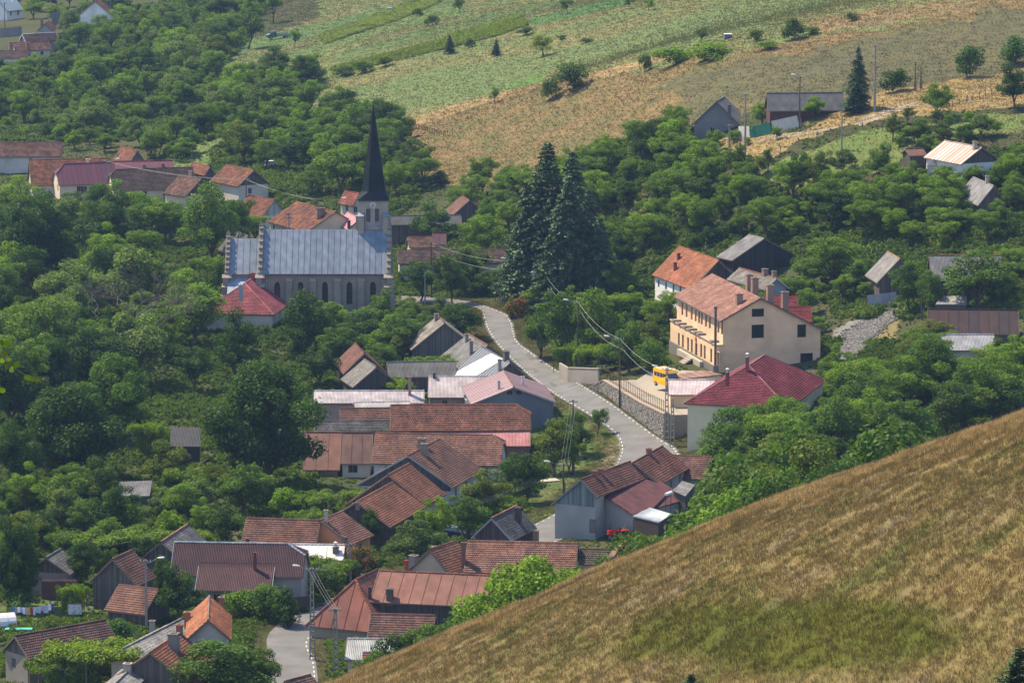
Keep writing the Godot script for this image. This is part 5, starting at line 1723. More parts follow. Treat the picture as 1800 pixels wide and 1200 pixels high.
	scatter([910, 545, 930, 600, 1000, 645, 1050, 650, 1170, 650, 1190, 600, 1170, 540, 1060, 500], 34, "TBTL", 3.5, 6.0, 16)
	scatter([800, 355, 900, 330, 1020, 300, 1060, 262, 1180, 235, 1250, 245, 1280, 305, 1400, 345, 1520, 350, 1640, 305, 1810, 300, 1810, 420, 1600, 440, 1500, 420, 1400, 440, 1250, 430, 1140, 450, 1050, 500, 900, 440, 830, 410], 140, "TLLLB", 4.0, 8.5, 17)  # mostly locust: sunlight on this slope painted as a lighter leaf tint
	scatter([1440, 670, 1540, 700, 1600, 650, 1640, 620, 1810, 650, 1810, 730, 1600, 800, 1300, 890, 1210, 860, 1270, 800, 1430, 740], 60, "TLBT", 4.0, 9.0, 18)
	scatter([1390, 480, 1520, 500, 1560, 480, 1640, 500, 1800, 480, 1810, 540, 1640, 545, 1600, 520, 1460, 560, 1440, 540], 22, "TBBL", 3.0, 5.5, 19)
	scatter([690, 480, 760, 470, 890, 480, 890, 525, 800, 520, 700, 515], 18, "TBF", 3.5, 6.0, 20)
	scatter([560, 900, 700, 900, 900, 870, 960, 830, 900, 800, 960, 760, 940, 740, 1000, 740, 1000, 800, 900, 930, 700, 960], 16, "BFB", 2.5, 4.5, 22)
	scatter([-10, 30, 60, 40, 130, 55, 160, 20, 230, 30, 230, -14, -10, -14], 26, "TLB", 4.0, 7.0, 23, 0.1)
	scatter([100, 242, 300, 268, 330, 290, 250, 284, 100, 262], 12, "TLF", 4.0, 6.0, 24)
	scatter([1380, 545, 1440, 560, 1470, 600, 1440, 640, 1450, 650, 1440, 690, 1425, 640], 9, "BTB", 3.0, 5.0, 25)
	scatter([1560, 250, 1630, 285, 1690, 300, 1790, 300, 1800, 250, 1720, 215, 1600, 225], 16, "TBF", 3.0, 5.0, 26)
	scatter([1640, 300, 1800, 320, 1800, 370, 1660, 365], 14, "TBL", 3.5, 5.5, 27, 0.5)
	scatter([1230, 250, 1340, 255, 1420, 238, 1400, 225, 1330, 235], 7, "BF", 2.5, 4.5, 28, 0.3)
	# bushes in front of the gully between hill and houses, on the hill's far side
	rng.seed = 77
	for t in [[905, 985, 200, 105, "fresh", 432], [960, 972, 120, 90, "fresh", 425], [1010, 990, 60, 55, "fresh", 422], [860, 1040, 60, 60, "oak", 438], [730, 1090, 100, 70, "oak", 437], [690, 1110, 70, 65, "walnut", 438], [790, 1085, 90, 50, "oak", 430], [650, 1135, 60, 50, "oak", 432],
			[1130, 930, 80, 60, "oak", 400], [1180, 932, 60, 55, "fresh", 390], [1095, 940, 60, 60, "dull", 410], [1268, 888, 90, 70, "oak", 400], [1290, 855, 90, 75, "fresh", 410], [1240, 906, 60, 55, "fresh", 400], [1345, 850, 90, 70, "walnut", 400], [1400, 820, 110, 75, "oak", 400], [1330, 820, 100, 80, "oak", 440], [1450, 800, 100, 70, "walnut", 395],
			[1275, 800, 100, 120, "dull", 450], [1278, 850, 80, 90, "oak", 440], [1520, 760, 110, 80, "oak", 420], [1600, 740, 100, 75, "dull", 430], [1300, 790, 100, 100, "oak", 470], [1380, 770, 110, 100, "olive", 470], [1420, 740, 120, 110, "oak", 480]]:
		plant_px("B" if t[3] < 80 else "T", t[0], t[1], t[2], t[3], t[4], t[5])

# grass: tufts of bent blades, many copies
func tuft(sd: int, blades: int, h: float, spread: float, w: float) -> ArrayMesh:
	rng.seed = sd
	var mb := MB.new()
	for i in blades:
		var a := rng.randf() * TAU
		var r := spread * sqrt(rng.randf())
		var b := Vector3(cos(a) * r, -0.05, sin(a) * r)
		var lean := Vector3(rng.randfn(), 0, rng.randfn()) * h * 0.3
		var hh := h * rng.randf_range(0.55, 1.15)
		var side := Vector3(rng.randfn(), 0, rng.randfn()).normalized() * w * 0.5
		var c := cj(Color(1, 1, 1) * 0.9, 0.3)
		var m := b + lean * 0.35 + Vector3(0, hh * 0.6, 0)
		var tp := b + lean + Vector3(0, hh, 0)
		mb.quad(b - side, b + side, m + side * 0.8, m - side * 0.8, c)
		mb.tri(m - side * 0.8, m + side * 0.8, tp, c)
	return mb.mesh()

func multi(called: String, label: String, category: String, mesh: Mesh, xf: Array, cols: PackedColorArray, m: Material) -> void:
	var mm := MultiMesh.new()
	mm.transform_format = MultiMesh.TRANSFORM_3D
	mm.use_colors = true
	mm.mesh = mesh
	mm.instance_count = xf.size()
	for i in xf.size():
		mm.set_instance_transform(i, xf[i])
		mm.set_instance_color(i, cols[i])
	var o := MultiMeshInstance3D.new()
	o.name = numbered(called)
	o.multimesh = mm
	o.material_override = m
	tag(o, label, category, "", "stuff")
	add_child(o)

func make_grass() -> void:
	var meshes := [tuft(1, 14, 0.3, 0.3, 0.016), tuft(2, 14, 0.2, 0.34, 0.018)]
	var r := RandomNumberGenerator.new()
	r.seed = 4
	for k in 2:
		var xf := []
		var cols := PackedColorArray()
		var n := 0
		while n < 105000:
			# denser near the brow, where the blades stand against the valley
			var d := r.randf_range(205.0, 392.0)
			var u := r.randf_range(560.0, 1850.0)
			var x := (u - 900.0) / (FOC * 0.975) * d
			var z := -d
			n += 1
			var p := Vector3(x, hill(x, z), z)
			var s := proj(p)
			if s.y > 1260.0 or s.x < 540.0 or s.x > 1860.0:
				continue
			var c := hill_color(x, z)
			var bare := hill_noise.get_noise_2d(x * 26.0 + 700.0, z * 18.0)
			if bare < -0.3 and r.randf() < 0.7:
				continue
			var kk := r.randf_range(0.85, 1.25)
			var g := r.randf()
			if g < 0.25:
				c = c.lerp(Color(0.27, 0.19, 0.085), 0.5)
			elif g < 0.33:
				c = c.lerp(Color(0.10, 0.12, 0.03), 0.6)
			cols.push_back(Color(c.r * kk, c.g * kk, c.b * kk))
			var sc := r.randf_range(0.6, 1.35)
			xf.append(Transform3D(Basis(Vector3.UP, r.randf() * TAU).scaled(Vector3(sc, sc * r.randf_range(0.6, 1.3), sc)), p))
		multi("hill_grass", "dry golden and green grass covering the near hill" if k == 0 else "shorter dry grass between the tufts of the near hill", "grass", meshes[k], xf, cols, M.grass)
	# seed stalks standing along the brow, backlight painted into their pale gold
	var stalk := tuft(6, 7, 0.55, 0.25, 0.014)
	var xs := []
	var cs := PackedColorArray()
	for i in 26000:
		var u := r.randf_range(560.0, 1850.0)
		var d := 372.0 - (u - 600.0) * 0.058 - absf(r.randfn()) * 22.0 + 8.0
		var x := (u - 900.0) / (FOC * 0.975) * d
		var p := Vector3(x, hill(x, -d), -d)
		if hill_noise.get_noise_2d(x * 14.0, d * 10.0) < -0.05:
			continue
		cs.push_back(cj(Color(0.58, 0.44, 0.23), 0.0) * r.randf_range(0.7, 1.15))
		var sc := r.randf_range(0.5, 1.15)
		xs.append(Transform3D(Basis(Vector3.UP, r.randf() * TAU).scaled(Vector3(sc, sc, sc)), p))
	var lx := []
	var lc := PackedColorArray()
	var green := PackedVector2Array()
	for p in [[925, 690], [1000, 688], [1045, 742], [1090, 755], [1100, 800], [1075, 835], [1040, 852], [960, 912], [895, 935], [900, 860], [930, 780]]:
		var g := vg(p[0], p[1])
		green.push_back(Vector2(g.x, g.z))
	while lx.size() < 9000:
		var q := Vector2(r.randf_range(-5.0, 20.0), r.randf_range(-640.0, -520.0))
		if not Geometry2D.is_point_in_polygon(q, green):
			continue
		var c := ground_color(q.x, q.y) * r.randf_range(0.8, 1.25)
		lc.push_back(c)
		var sc := r.randf_range(0.35, 0.8)
		lx.append(Transform3D(Basis(Vector3.UP, r.randf() * TAU).scaled(Vector3(sc, sc * 0.8, sc)), Vector3(q.x, valley(q.x, q.y), q.y)))
	multi("lawn_grass", "grass of the village green beside the road", "grass", meshes[0], lx, lc, M.grass)
	var vx := []
	var vc := PackedColorArray()
	while vx.size() < 16000:
		var i := r.randi_range(0, road_left.size() - 2)
		var a: Vector3 = road_left[i] if r.randf() < 0.5 else road_right[i]
		var m: Vector3 = (road_left[i] + road_right[i]) * 0.5
		var out := Vector3(a.x - m.x, 0, a.z - m.z).normalized()
		var p := a + out * r.randf_range(0.1, 4.5) + Vector3(r.randfn() * 0.4, 0, r.randfn() * 0.8)
		var bad := false
		for f in foot:
			if Geometry2D.is_point_in_polygon(Vector2(p.x, p.z), f):
				bad = true
				break
		if bad: continue
		p.y = valley(p.x, p.z)
		vc.push_back(Color(0.095, 0.105, 0.035).lerp(Color(0.17, 0.15, 0.065), r.randf()) * r.randf_range(0.7, 1.2))
		var sc := r.randf_range(0.5, 1.5)
		vx.append(Transform3D(Basis(Vector3.UP, r.randf() * TAU).scaled(Vector3(sc, sc, sc)), p))
	multi("verge_grass", "rough verge grass along both edges of the road", "grass", meshes[0], vx, vc, M.grass)
	multi("seed_grass", "seed stalks along the near hill brow, backlight painted into their gold", "grass", stalk, xs, cs, M.grass)
	# far meadows and scarp
	var far := tuft(3, 9, 0.32, 0.5, 0.06)
	var xf2 := []
	var cols2 := PackedColorArray()
	r.seed = 9
	var tries := 0
	while xf2.size() < 130000 and tries < 600000:
		tries += 1
		var d := r.randf_range(700.0, 1230.0)
		var x := r.randf_range(-0.135, 0.135) * d
		var z := -d
		var p := Vector3(x, valley(x, z), z)
		var s := proj(p)
		if s.y < -15.0 or s.y > 345.0 or s.x < 280.0 or s.x > 1830.0:
			continue
		var c := ground_color(x, z)
		if c.r < 0.09 and r.randf() < 0.5:
			continue
		var kk := r.randf_range(0.85, 1.25)
		cols2.push_back(Color(c.r * kk, c.g * kk, c.b * kk))
		var sc := r.randf_range(0.6, 1.3)
		xf2.append(Transform3D(Basis(Vector3.UP, r.randf() * TAU).scaled(Vector3(sc, sc * r.randf_range(0.4, 1.1), sc)), p))
	multi("meadow_grass", "dry meadow grass on the far fields and the brown scarp", "grass", far, xf2, cols2, M.grass)

# ---------- landmarks ----------
func y_at(v: float, z: float) -> float:             # height of photo row v on the upright plane at z
	var r := ray(900.0, v)
	return cam_pos.y + r.y / -r.z * -z

func x_at(u: float, v: float, z: float) -> float:
	return at_depth(u, v, -z).x

func pyramid(mb: MB, c: Vector3, r0: float, r1: float, h: float, sides: int, turn: float, col: Color) -> void:
	for k in sides:
		var a := turn + TAU * k / sides
		var b := turn + TAU * (k + 1) / sides
		var p := Vector3(sin(a), 0, cos(a))
		var q := Vector3(sin(b), 0, cos(b))
		mb.quad(c + p * r0, c + q * r0, c + q * r1 + Vector3(0, h, 0), c + p * r1 + Vector3(0, h, 0), col)

func make_church() -> void:
	rng.seed = 31
	var g := vg(570, 556)
	var zf := g.z
	var hw := 5.3
	var zr := zf - hw
	var base := valley(g.x, g.z) - 0.5
	var root := thing("church", "grey plastered church with blue grey metal roof and black spire", "church", Transform3D(Basis(), Vector3(x_at(570, 403, zr), base, zr)))
	var ox := root.position.x
	var oy := base
	var X := func(u: float, v: float, z: float) -> float: return x_at(u, v, z) - ox
	var Y := func(v: float, z: float) -> float: return y_at(v, z) - oy
	var ST := Color(0.235, 0.205, 0.175)
	var ST2 := Color(0.33, 0.285, 0.235)
	var x0: float = X.call(462, 403, zr)
	var x1: float = X.call(681, 403, zr)
	var yr: float = Y.call(403, zr)
	var ye: float = Y.call(483, zf + 0.35)
	# nave walls with lancet openings
	var wm := MB.new()
	var holes := []
	var wins := []
	for u in [487.0, 528.0, 571.0, 614.0, 655.5]:
		var cx: float = X.call(u, 510, zf)
		var r := Rect2(cx - 0.5, Y.call(535, zf), 1.0, Y.call(495, zf) - Y.call(535, zf))
		holes.append(r)
		wins.append(r)
	wall_face(wm, Vector3(0, 0, hw), Vector3.RIGHT, Vector3.UP, PackedVector2Array([Vector2(x0, 0), Vector2(x1, 0), Vector2(x1, ye + 0.2), Vector2(x0, ye + 0.2)]), holes, ST, 0.3)
	for r in wins:
		# pointed heads: the two corners above the arch filled in
		for sg in [-1.0, 1.0]:
			var cx: float = r.position.x + r.size.x * 0.5
			var e := Vector3(cx + sg * 0.5, r.end.y, hw)
			var pts := [e]
			for k in 5:
				var t := k / 4.0
				pts.append(Vector3(cx + sg * 0.5 * sin(t * PI * 0.5), r.end.y - 1.0 + cos(t * PI * 0.5) * 1.0, hw))
			for k in range(1, pts.size() - 1):
				if sg > 0: wm.tri(pts[0], pts[k], pts[k + 1], ST)
				else: wm.tri(pts[0], pts[k + 1], pts[k], ST)
				wm.tri(pts[k] - Vector3(0, 0, 0.25), pts[k + 1] - Vector3(0, 0, 0.25), pts[k], ST)
	wm.quad(Vector3(x1, 0, -hw), Vector3(x0, 0, -hw), Vector3(x0, ye + 0.2, -hw), Vector3(x1, ye + 0.2, -hw), ST)
	part("nave_wall", wm, M.plaster, root)
	for r in wins:
		window(root, "lancet_window", Vector3(0, 0, hw), Vector3.RIGHT, Vector3.UP, Rect2(r.position + Vector2(0.02, 0.02), r.size - Vector2(0.04, 0.04)), Color(0.09, 0.08, 0.075), 2, 5, 0.24)
	# buttresses between the windows
	for u in [508.0, 550.0, 593.0, 635.0, 676.0]:
		var b := MB.new()
		var cx: float = X.call(u, 520, zf)
		var yt: float = Y.call(493, zf)
		b.bx(Vector3(cx, yt * 0.5 - 0.6, hw + 0.3), Vector3(1.05, yt - 1.2, 0.6), ST)
		b.bx(Vector3(cx, yt - 0.62, hw + 0.22), Vector3(1.0, 1.2, 0.44), ST2 * 0.8)
		b.quad(Vector3(cx - 0.56, yt - 0.0, hw + 0.5), Vector3(cx + 0.56, yt - 0.0, hw + 0.5), Vector3(cx + 0.56, yt + 0.3, hw), Vector3(cx - 0.56, yt + 0.3, hw), ST2)
		b.bx(Vector3(cx, yt * 0.25, hw + 0.5), Vector3(1.15, yt * 0.5, 0.9), ST)
		part("buttress", b, M.plaster, root)
	# cornice and gutter
	var co := MB.new()
	co.bx(Vector3((x0 + x1) * 0.5, ye + 0.02, hw + 0.16), Vector3(x1 - x0, 0.28, 0.32), ST * 0.9)
	co.bx(Vector3((x0 + x1) * 0.5, ye + 0.12, hw + 0.46), Vector3(x1 - x0, 0.12, 0.14), Color(0.1, 0.105, 0.115))
	co.tube([Vector3(x0 + 0.8, ye, hw + 0.4), Vector3(x0 + 0.8, 0.3, hw + 0.2)], [0.06, 0.06], 6, Color(0.3, 0.3, 0.3))
	part("gutter", co, M.plaster, root)
	# roof
	var ZC := Color(0.205, 0.24, 0.29)
	var ZC2 := Color(0.165, 0.195, 0.24)
	for sg in [1, -1]:
		var ea := Vector3(x0, ye + 0.15, sg * (hw + 0.4))
		var eb := Vector3(x1, ye + 0.15, sg * (hw + 0.4))
		var ring := [ea, eb, Vector3(x1, yr, 0), Vector3(x0, yr, 0)]
		if sg < 0: ring.reverse()
		var rm := MB.new()
		rm.poly(ring, ZC2)
		var rf := part("roof", rm, M.zinc, root)
		cover(rf, "zinc", ring, ea if sg > 0 else eb, Vector3(sg, 0, 0), (Vector3(x0, yr, 0) - ea).normalized(), ZC, ZC2)
	# chancel
	var cx0: float = X.call(405, 419, zr)
	var cyr: float = Y.call(419, zr)
	var chw := 4.5
	var cye: float = Y.call(483, zr + chw + 0.3)
	var cm := MB.new()
	cm.quad(Vector3(cx0, 0, chw), Vector3(x0, 0, chw), Vector3(x0, cye + 0.2, chw), Vector3(cx0, cye + 0.2, chw), ST)
	cm.quad(Vector3(x0, 0, -chw), Vector3(cx0, 0, -chw), Vector3(cx0, cye + 0.2, -chw), Vector3(x0, cye + 0.2, -chw), ST)
	part("chancel_wall", cm, M.plaster, root)
	for sg in [1, -1]:
		var ea := Vector3(cx0, cye + 0.1, sg * (chw + 0.35))
		var eb := Vector3(x0, cye + 0.1, sg * (chw + 0.35))
		var ring := [ea, eb, Vector3(x0, cyr, 0), Vector3(cx0, cyr, 0)]
		if sg < 0: ring.reverse()
		var rm := MB.new()
		rm.poly(ring, ZC2)
		var rf := part("chancel_roof", rm, M.zinc, root)
		cover(rf, "zinc", ring, ea if sg > 0 else eb, Vector3(sg, 0, 0), (Vector3(cx0, cyr, 0) - ea).normalized(), ZC, ZC2)
	# low sacristy with a sloping metal roof
	var sm := MB.new()
	var sy: float = Y.call(487, zr + chw)
	var sx0: float = X.call(400, 500, zf)
	var sx1: float = X.call(458, 500, zf)
	var slo := sy - 2.6
	sm.bx(Vector3((sx0 + sx1) * 0.5, slo * 0.5, chw + 1.6), Vector3(sx1 - sx0 - 0.3, slo, 3.2), ST)
	part("sacristy", sm, M.plaster, root)
	var srf := MB.new()
	srf.quad(Vector3(sx0, slo - 0.1, chw + 3.6), Vector3(sx1, slo - 0.1, chw + 3.6), Vector3(sx1, sy, chw), Vector3(sx0, sy, chw), ZC * 1.25)
	srf.tri(Vector3(sx0, slo - 0.1, chw + 3.6), Vector3(sx0, sy, chw), Vector3(sx0, slo - 0.1, chw), ZC)
	part("sacristy_roof", srf, M.zinc, root)
	# parapet gables with crockets and finials
	for gb in [[cx0 - 0.35, cyr, cye, chw, 411.0], [x0 - 0.25, yr, ye, hw, 396.0], [x1 + 0.3, yr, ye, hw, 0.0]]:
		var pm := MB.new()
		var gx: float = gb[0]
		var up := 0.55
		var hwz: float = gb[3] + 0.55
		var gp2 := [Vector3(0, 0, hwz), Vector3(0, gb[2] + 0.4, hwz), Vector3(0, gb[1] + up, 0), Vector3(0, gb[2] + 0.4, -hwz), Vector3(0, 0, -hwz)]
		var t := Vector3(0.38, 0, 0)
		var o := Vector3(gx, 0, 0)
		var fr := []
		var bk := []
		for q in gp2:
			fr.append(o + t + q)
			bk.push_front(o - t + q)
		pm.poly(fr, ST)
		pm.poly(bk, ST)
		for i in gp2.size() - 1:
			pm.quad(o + t + gp2[i + 1], o + t + gp2[i], o - t + gp2[i], o - t + gp2[i + 1], ST2 * 0.75)
		var gable := part("parapet_gable", pm, M.plaster, root)
		var n := 7
		for i in n:
			for sg in [1, -1]:
				var k := (i + 0.5) / n
				var c := Vector3(gx, lerpf(gb[2] + 0.55, gb[1] + up, k), sg * lerpf(hwz, 0.0, k))
				var cr := MB.new()
				cr.bx(c + Vector3(0, 0.1, 0), Vector3(0.5, 0.4, 0.4), ST * 0.85)
				cr.quad(c + Vector3(-0.37, 0.22, 0.3), c + Vector3(0.37, 0.22, 0.3), c + Vector3(0.37, 0.5, 0), c + Vector3(-0.37, 0.5, 0), ST * 0.9)
				cr.quad(c + Vector3(0.37, 0.22, -0.3), c + Vector3(-0.37, 0.22, -0.3), c + Vector3(-0.37, 0.5, 0), c + Vector3(0.37, 0.5, 0), ST * 0.9)
				part("crocket", cr, M.plaster, gable)
		if gb[4] > 0.0:
			var top: float = Y.call(gb[4], zr)
			var f := MB.new()
			f.bx(Vector3(gx, (gb[1] + top) * 0.5 - 0.2, 0), Vector3(0.66, top - gb[1] + 0.4, 0.66), ST * 0.85)
			pyramid(f, Vector3(gx, top, 0), 0.55, 0.02, 0.7, 4, PI / 4, ST * 0.8)
			part("finial", f, M.plaster, gable)
		# diagonal corner buttress towards the viewer
		var cb := MB.new()
		for k in 3:
			var bw := 1.5 - k * 0.4
			var y1: float = gb[2] * (0.55 + 0.2 * k)
			cb.bx(Vector3(gx + (0.2 if gx > 0 else -0.2) * (3 - k), y1 * 0.5, hwz + bw * 0.4), Vector3(1.0, y1, bw), ST)
			cb.quad(Vector3(gx - 0.8, y1, hwz + bw * 0.95), Vector3(gx + 0.8, y1, hwz + bw * 0.95), Vector3(gx + 0.8, y1 + 0.5, hwz), Vector3(gx - 0.8, y1 + 0.5, hwz), ST2 * 0.85)
		part("corner_buttress", cb, M.plaster, root)
	# tower, standing against the far slope of the roof
	var tz := -2.5
	var tw := 2.36
	var tcx: float = X.call(656.0, 380, zr)
	var tf := zr + tz + tw
	var ty: float = Y.call(351.5, tf)
	var tm := MB.new()
	var lou := []
	for u in [647.3, 662.5]:
		var c: float = X.call(u, 380, tf)
		lou.append(Rect2(c - 0.36, Y.call(394, tf), 0.72, Y.call(367, tf) - Y.call(394, tf)))
	wall_face(tm, Vector3(tcx, 0, tz + tw), Vector3.RIGHT, Vector3.UP, PackedVector2Array([Vector2(-tw, 6), Vector2(tw, 6), Vector2(tw, ty), Vector2(-tw, ty)]), [Rect2(lou[0].position - Vector2(tcx, 0), lou[0].size), Rect2(lou[1].position - Vector2(tcx, 0), lou[1].size)], ST2, 0.35)
	tm.quad(Vector3(tcx + tw, 0, tz + tw), Vector3(tcx + tw, 0, tz - tw), Vector3(tcx + tw, ty, tz - tw), Vector3(tcx + tw, ty, tz + tw), ST2)
	tm.quad(Vector3(tcx - tw, 0, tz - tw), Vector3(tcx - tw, 0, tz + tw), Vector3(tcx - tw, ty, tz + tw), Vector3(tcx - tw, ty, tz - tw), ST2)
	tm.quad(Vector3(tcx + tw, 0, tz - tw), Vector3(tcx - tw, 0, tz - tw), Vector3(tcx - tw, ty, tz - tw), Vector3(tcx + tw, ty, tz - tw), ST2)
	tm.bx(Vector3(tcx, ty - 0.15, tz), Vector3(tw * 2 + 0.24, 0.3, tw * 2 + 0.24), ST2 * 0.9)
	var tower := part("tower", tm, M.plaster, root)
	for r in lou:
		var lb := MB.new()
		var n := 9
		for i in n:
			var y0: float = lerpf(r.position.y + 0.45, r.end.y, (i + 0.5) / n)
			lb.quad(Vector3(r.position.x, y0 - 0.12, tz + tw - 0.08), Vector3(r.end.x, y0 - 0.12, tz + tw - 0.08), Vector3(r.end.x, y0 + 0.1, tz + tw - 0.3), Vector3(r.position.x, y0 + 0.1, tz + tw - 0.3), Color(0.17, 0.165, 0.16))
		lb.quad(Vector3(r.position.x, r.position.y, tz + tw - 0.34), Vector3(r.end.x, r.position.y, tz + tw - 0.34), Vector3(r.end.x, r.end.y, tz + tw - 0.34), Vector3(r.position.x, r.end.y, tz + tw - 0.34), Color(0.17, 0.165, 0.16))
		var lv := part("louvre_window", lb, M.wood, tower)
		var sl := MB.new()
		sl.quad(Vector3(r.position.x - 0.15, r.position.y - 0.25, tz + tw + 0.25), Vector3(r.end.x + 0.15, r.position.y - 0.25, tz + tw + 0.25), Vector3(r.end.x, r.position.y + 0.42, tz + tw - 0.1), Vector3(r.position.x, r.position.y + 0.42, tz + tw - 0.1), ZC * 1.2)
		part("sill", sl, M.zinc, lv)
		# raised surround with pointed head
		var su := MB.new()
		for sg in [-1.0, 1.0]:
			var ex: float = r.position.x if sg < 0 else r.end.x
			su.bx(Vector3(ex + sg * 0.1, (r.position.y + r.end.y) * 0.5, tz + tw + 0.04), Vector3(0.16, r.size.y, 0.1), ST2 * 1.1)
			su.bar(Vector3(ex + sg * 0.1, r.end.y, tz + tw + 0.04), Vector3(r.position.x + r.size.x * 0.5, r.end.y + 0.5, tz + tw + 0.04), 0.1, 0.16, ST2 * 1.1)
		part("surround", su, M.plaster, lv)
	for sg in [-1.0, 1.0]:
		var b := MB.new()
		var bx: float = tcx + sg * (tw - 0.3)
		var yb: float = Y.call(379, tf)
		b.bx(Vector3(bx, yb * 0.5, tz + tw + 0.35), Vector3(0.95, yb, 0.7), ST2)
		b.bx(Vector3(tcx + sg * (tw + 0.3), yb * 0.5, tz + tw - 0.4), Vector3(0.6, yb, 0.95), ST2)
		var tb := part("tower_buttress", b, M.plaster, tower)
		var c := MB.new()
		c.quad(Vector3(bx - 0.55, yb, tz + tw + 0.78), Vector3(bx + 0.55, yb, tz + tw + 0.78), Vector3(bx + 0.55, yb + 0.55, tz + tw), Vector3(bx - 0.55, yb + 0.55, tz + tw), ZC * 1.1)
		c.bx(Vector3(bx, yb - 0.06, tz + tw + 0.38), Vector3(1.12, 0.12, 0.8), ZC)
		part("buttress_cap", c, M.zinc, tb)
	# clock face
	var cf := MB.new()
	var cc := Vector3(X.call(655.2, 360.3, tf), Y.call(360.3, tf), tz + tw + 0.06)
	var rr := 0.58
	for k in 24:
		var a := TAU * k / 24.0
		var b := TAU * (k + 1) / 24.0
		cf.tri(cc, cc + Vector3(cos(a), sin(a), 0) * rr, cc + Vector3(cos(b), sin(b), 0) * rr, Color(0.62, 0.62, 0.6))
		cf.quad(cc + Vector3(cos(a), sin(a), -0.1) * Vector3(rr, rr, 1), cc + Vector3(cos(b), sin(b), -0.1) * Vector3(rr, rr, 1), cc + Vector3(cos(b), sin(b), 0) * Vector3(rr, rr, 1), cc + Vector3(cos(a), sin(a), 0) * Vector3(rr, rr, 1), ST)
	var clock := part("clock_face", cf, M.paint, tower)
	var hd := MB.new()
	for k in 12:
		var a := TAU * k / 12.0
		var d := Vector3(sin(a), cos(a), 0)
		hd.bar(cc + d * rr * 0.76 + Vector3(0, 0, 0.02), cc + d * rr * 0.94 + Vector3(0, 0, 0.02), 0.02, 0.05, Color(0.05, 0.05, 0.06))
	part("hour_marks", hd, M.paint, clock)
	for hnd in [[0.5, 4.65], [0.78, 7.1]]:
		var hm := MB.new()
		var a: float = TAU * hnd[1] / 12.0
		hm.bar(cc - Vector3(sin(a), cos(a), 0) * 0.12 + Vector3(0, 0, 0.05), cc + Vector3(sin(a), cos(a), 0) * rr * hnd[0] + Vector3(0, 0, 0.05), 0.03, 0.075, Color(0.03, 0.03, 0.035))
		part("clock_hand", hm, M.paint, clock)
	# spire: square eaves drawn in to eight sides
	var sp := MB.new()
	var BK := Color(0.011, 0.018, 0.021)
	var yt: float = Y.call(181.0, zr + tz)
	var sq := []
	var oc := []
	for k in 8:
		var a := PI / 8 + TAU * k / 8
		oc.append(Vector3(tcx + sin(a) * 2.12, ty + 1.35, tz + cos(a) * 2.12))
		var m := maxf(absf(sin(a)), absf(cos(a)))
		sq.append(Vector3(tcx + sin(a) / m * 2.62, ty - 0.02, tz + cos(a) / m * 2.62))
	var tip := Vector3(tcx, yt, tz)
	for k in 8:
		var n := (k + 1) % 8
		sp.quad(sq[k], sq[n], oc[n], oc[k], BK)
		var lo: Vector3 = oc[k]
		var ln: Vector3 = oc[n]
		for j in 14:
			var t0 := j / 14.0
			var t1 := (j + 1) / 14.0
			var lift: Vector3 = ((lo + ln) * 0.5 - Vector3(tcx, ((lo + ln) * 0.5).y, tz)).normalized() * 0.03
			sp.quad(lo.lerp(tip, t0) + lift, ln.lerp(tip, t0) + lift, ln.lerp(tip, t1), lo.lerp(tip, t1), cj(BK, 0.2))
	# square corners of the eaves
	for sx in [-1.0, 1.0]:
		for sz in [-1.0, 1.0]:
			var c := Vector3(tcx + sx * 2.62, ty - 0.02, tz + sz * 2.62)
			var near := []
			for k in 8:
				if (oc[k] - Vector3(tcx, 0, tz)).x * sx > 0 and (oc[k] - Vector3(tcx, 0, tz)).z * sz > 0:
					near.append(k)
			sp.tri(c, sq[near[0]], oc[near[0]], BK)
			sp.tri(c, oc[near[0]], oc[near[1]], BK)
			sp.tri(c, oc[near[1]], sq[near[1]], BK)
	sp.bx(Vector3(tcx, ty - 0.06, tz), Vector3(5.2, 0.1, 5.2), BK)
	part("spire", sp, M.tile, tower)
	var fin := MB.new()
	fin.tube([tip - Vector3(0, 0.4, 0), tip + Vector3(0, 0.35, 0), tip + Vector3(0, 0.5, 0)], [0.14, 0.16, 0.03], 8, Color(0.1, 0.1, 0.1))
	fin.bar(tip, tip + Vector3(0, 1.6, 0), 0.07, 0.07, Color(0.08, 0.08, 0.08))
	fin.bar(tip + Vector3(-0.35, 1.15, 0), tip + Vector3(0.35, 1.15, 0), 0.07, 0.07, Color(0.08, 0.08, 0.08))
	part("cross", fin, M.metal, tower)
	var tp := root.position
	house_boxes.append([Rect2(400, 403, 285, 108), -zf])
	foot.append(PackedVector2Array([Vector2(tp.x + cx0 - 2, zf + 2), Vector2(tp.x + x1 + 2, zf + 2), Vector2(tp.x + x1 + 2, zf - 12), Vector2(tp.x + cx0 - 2, zf - 12)]))

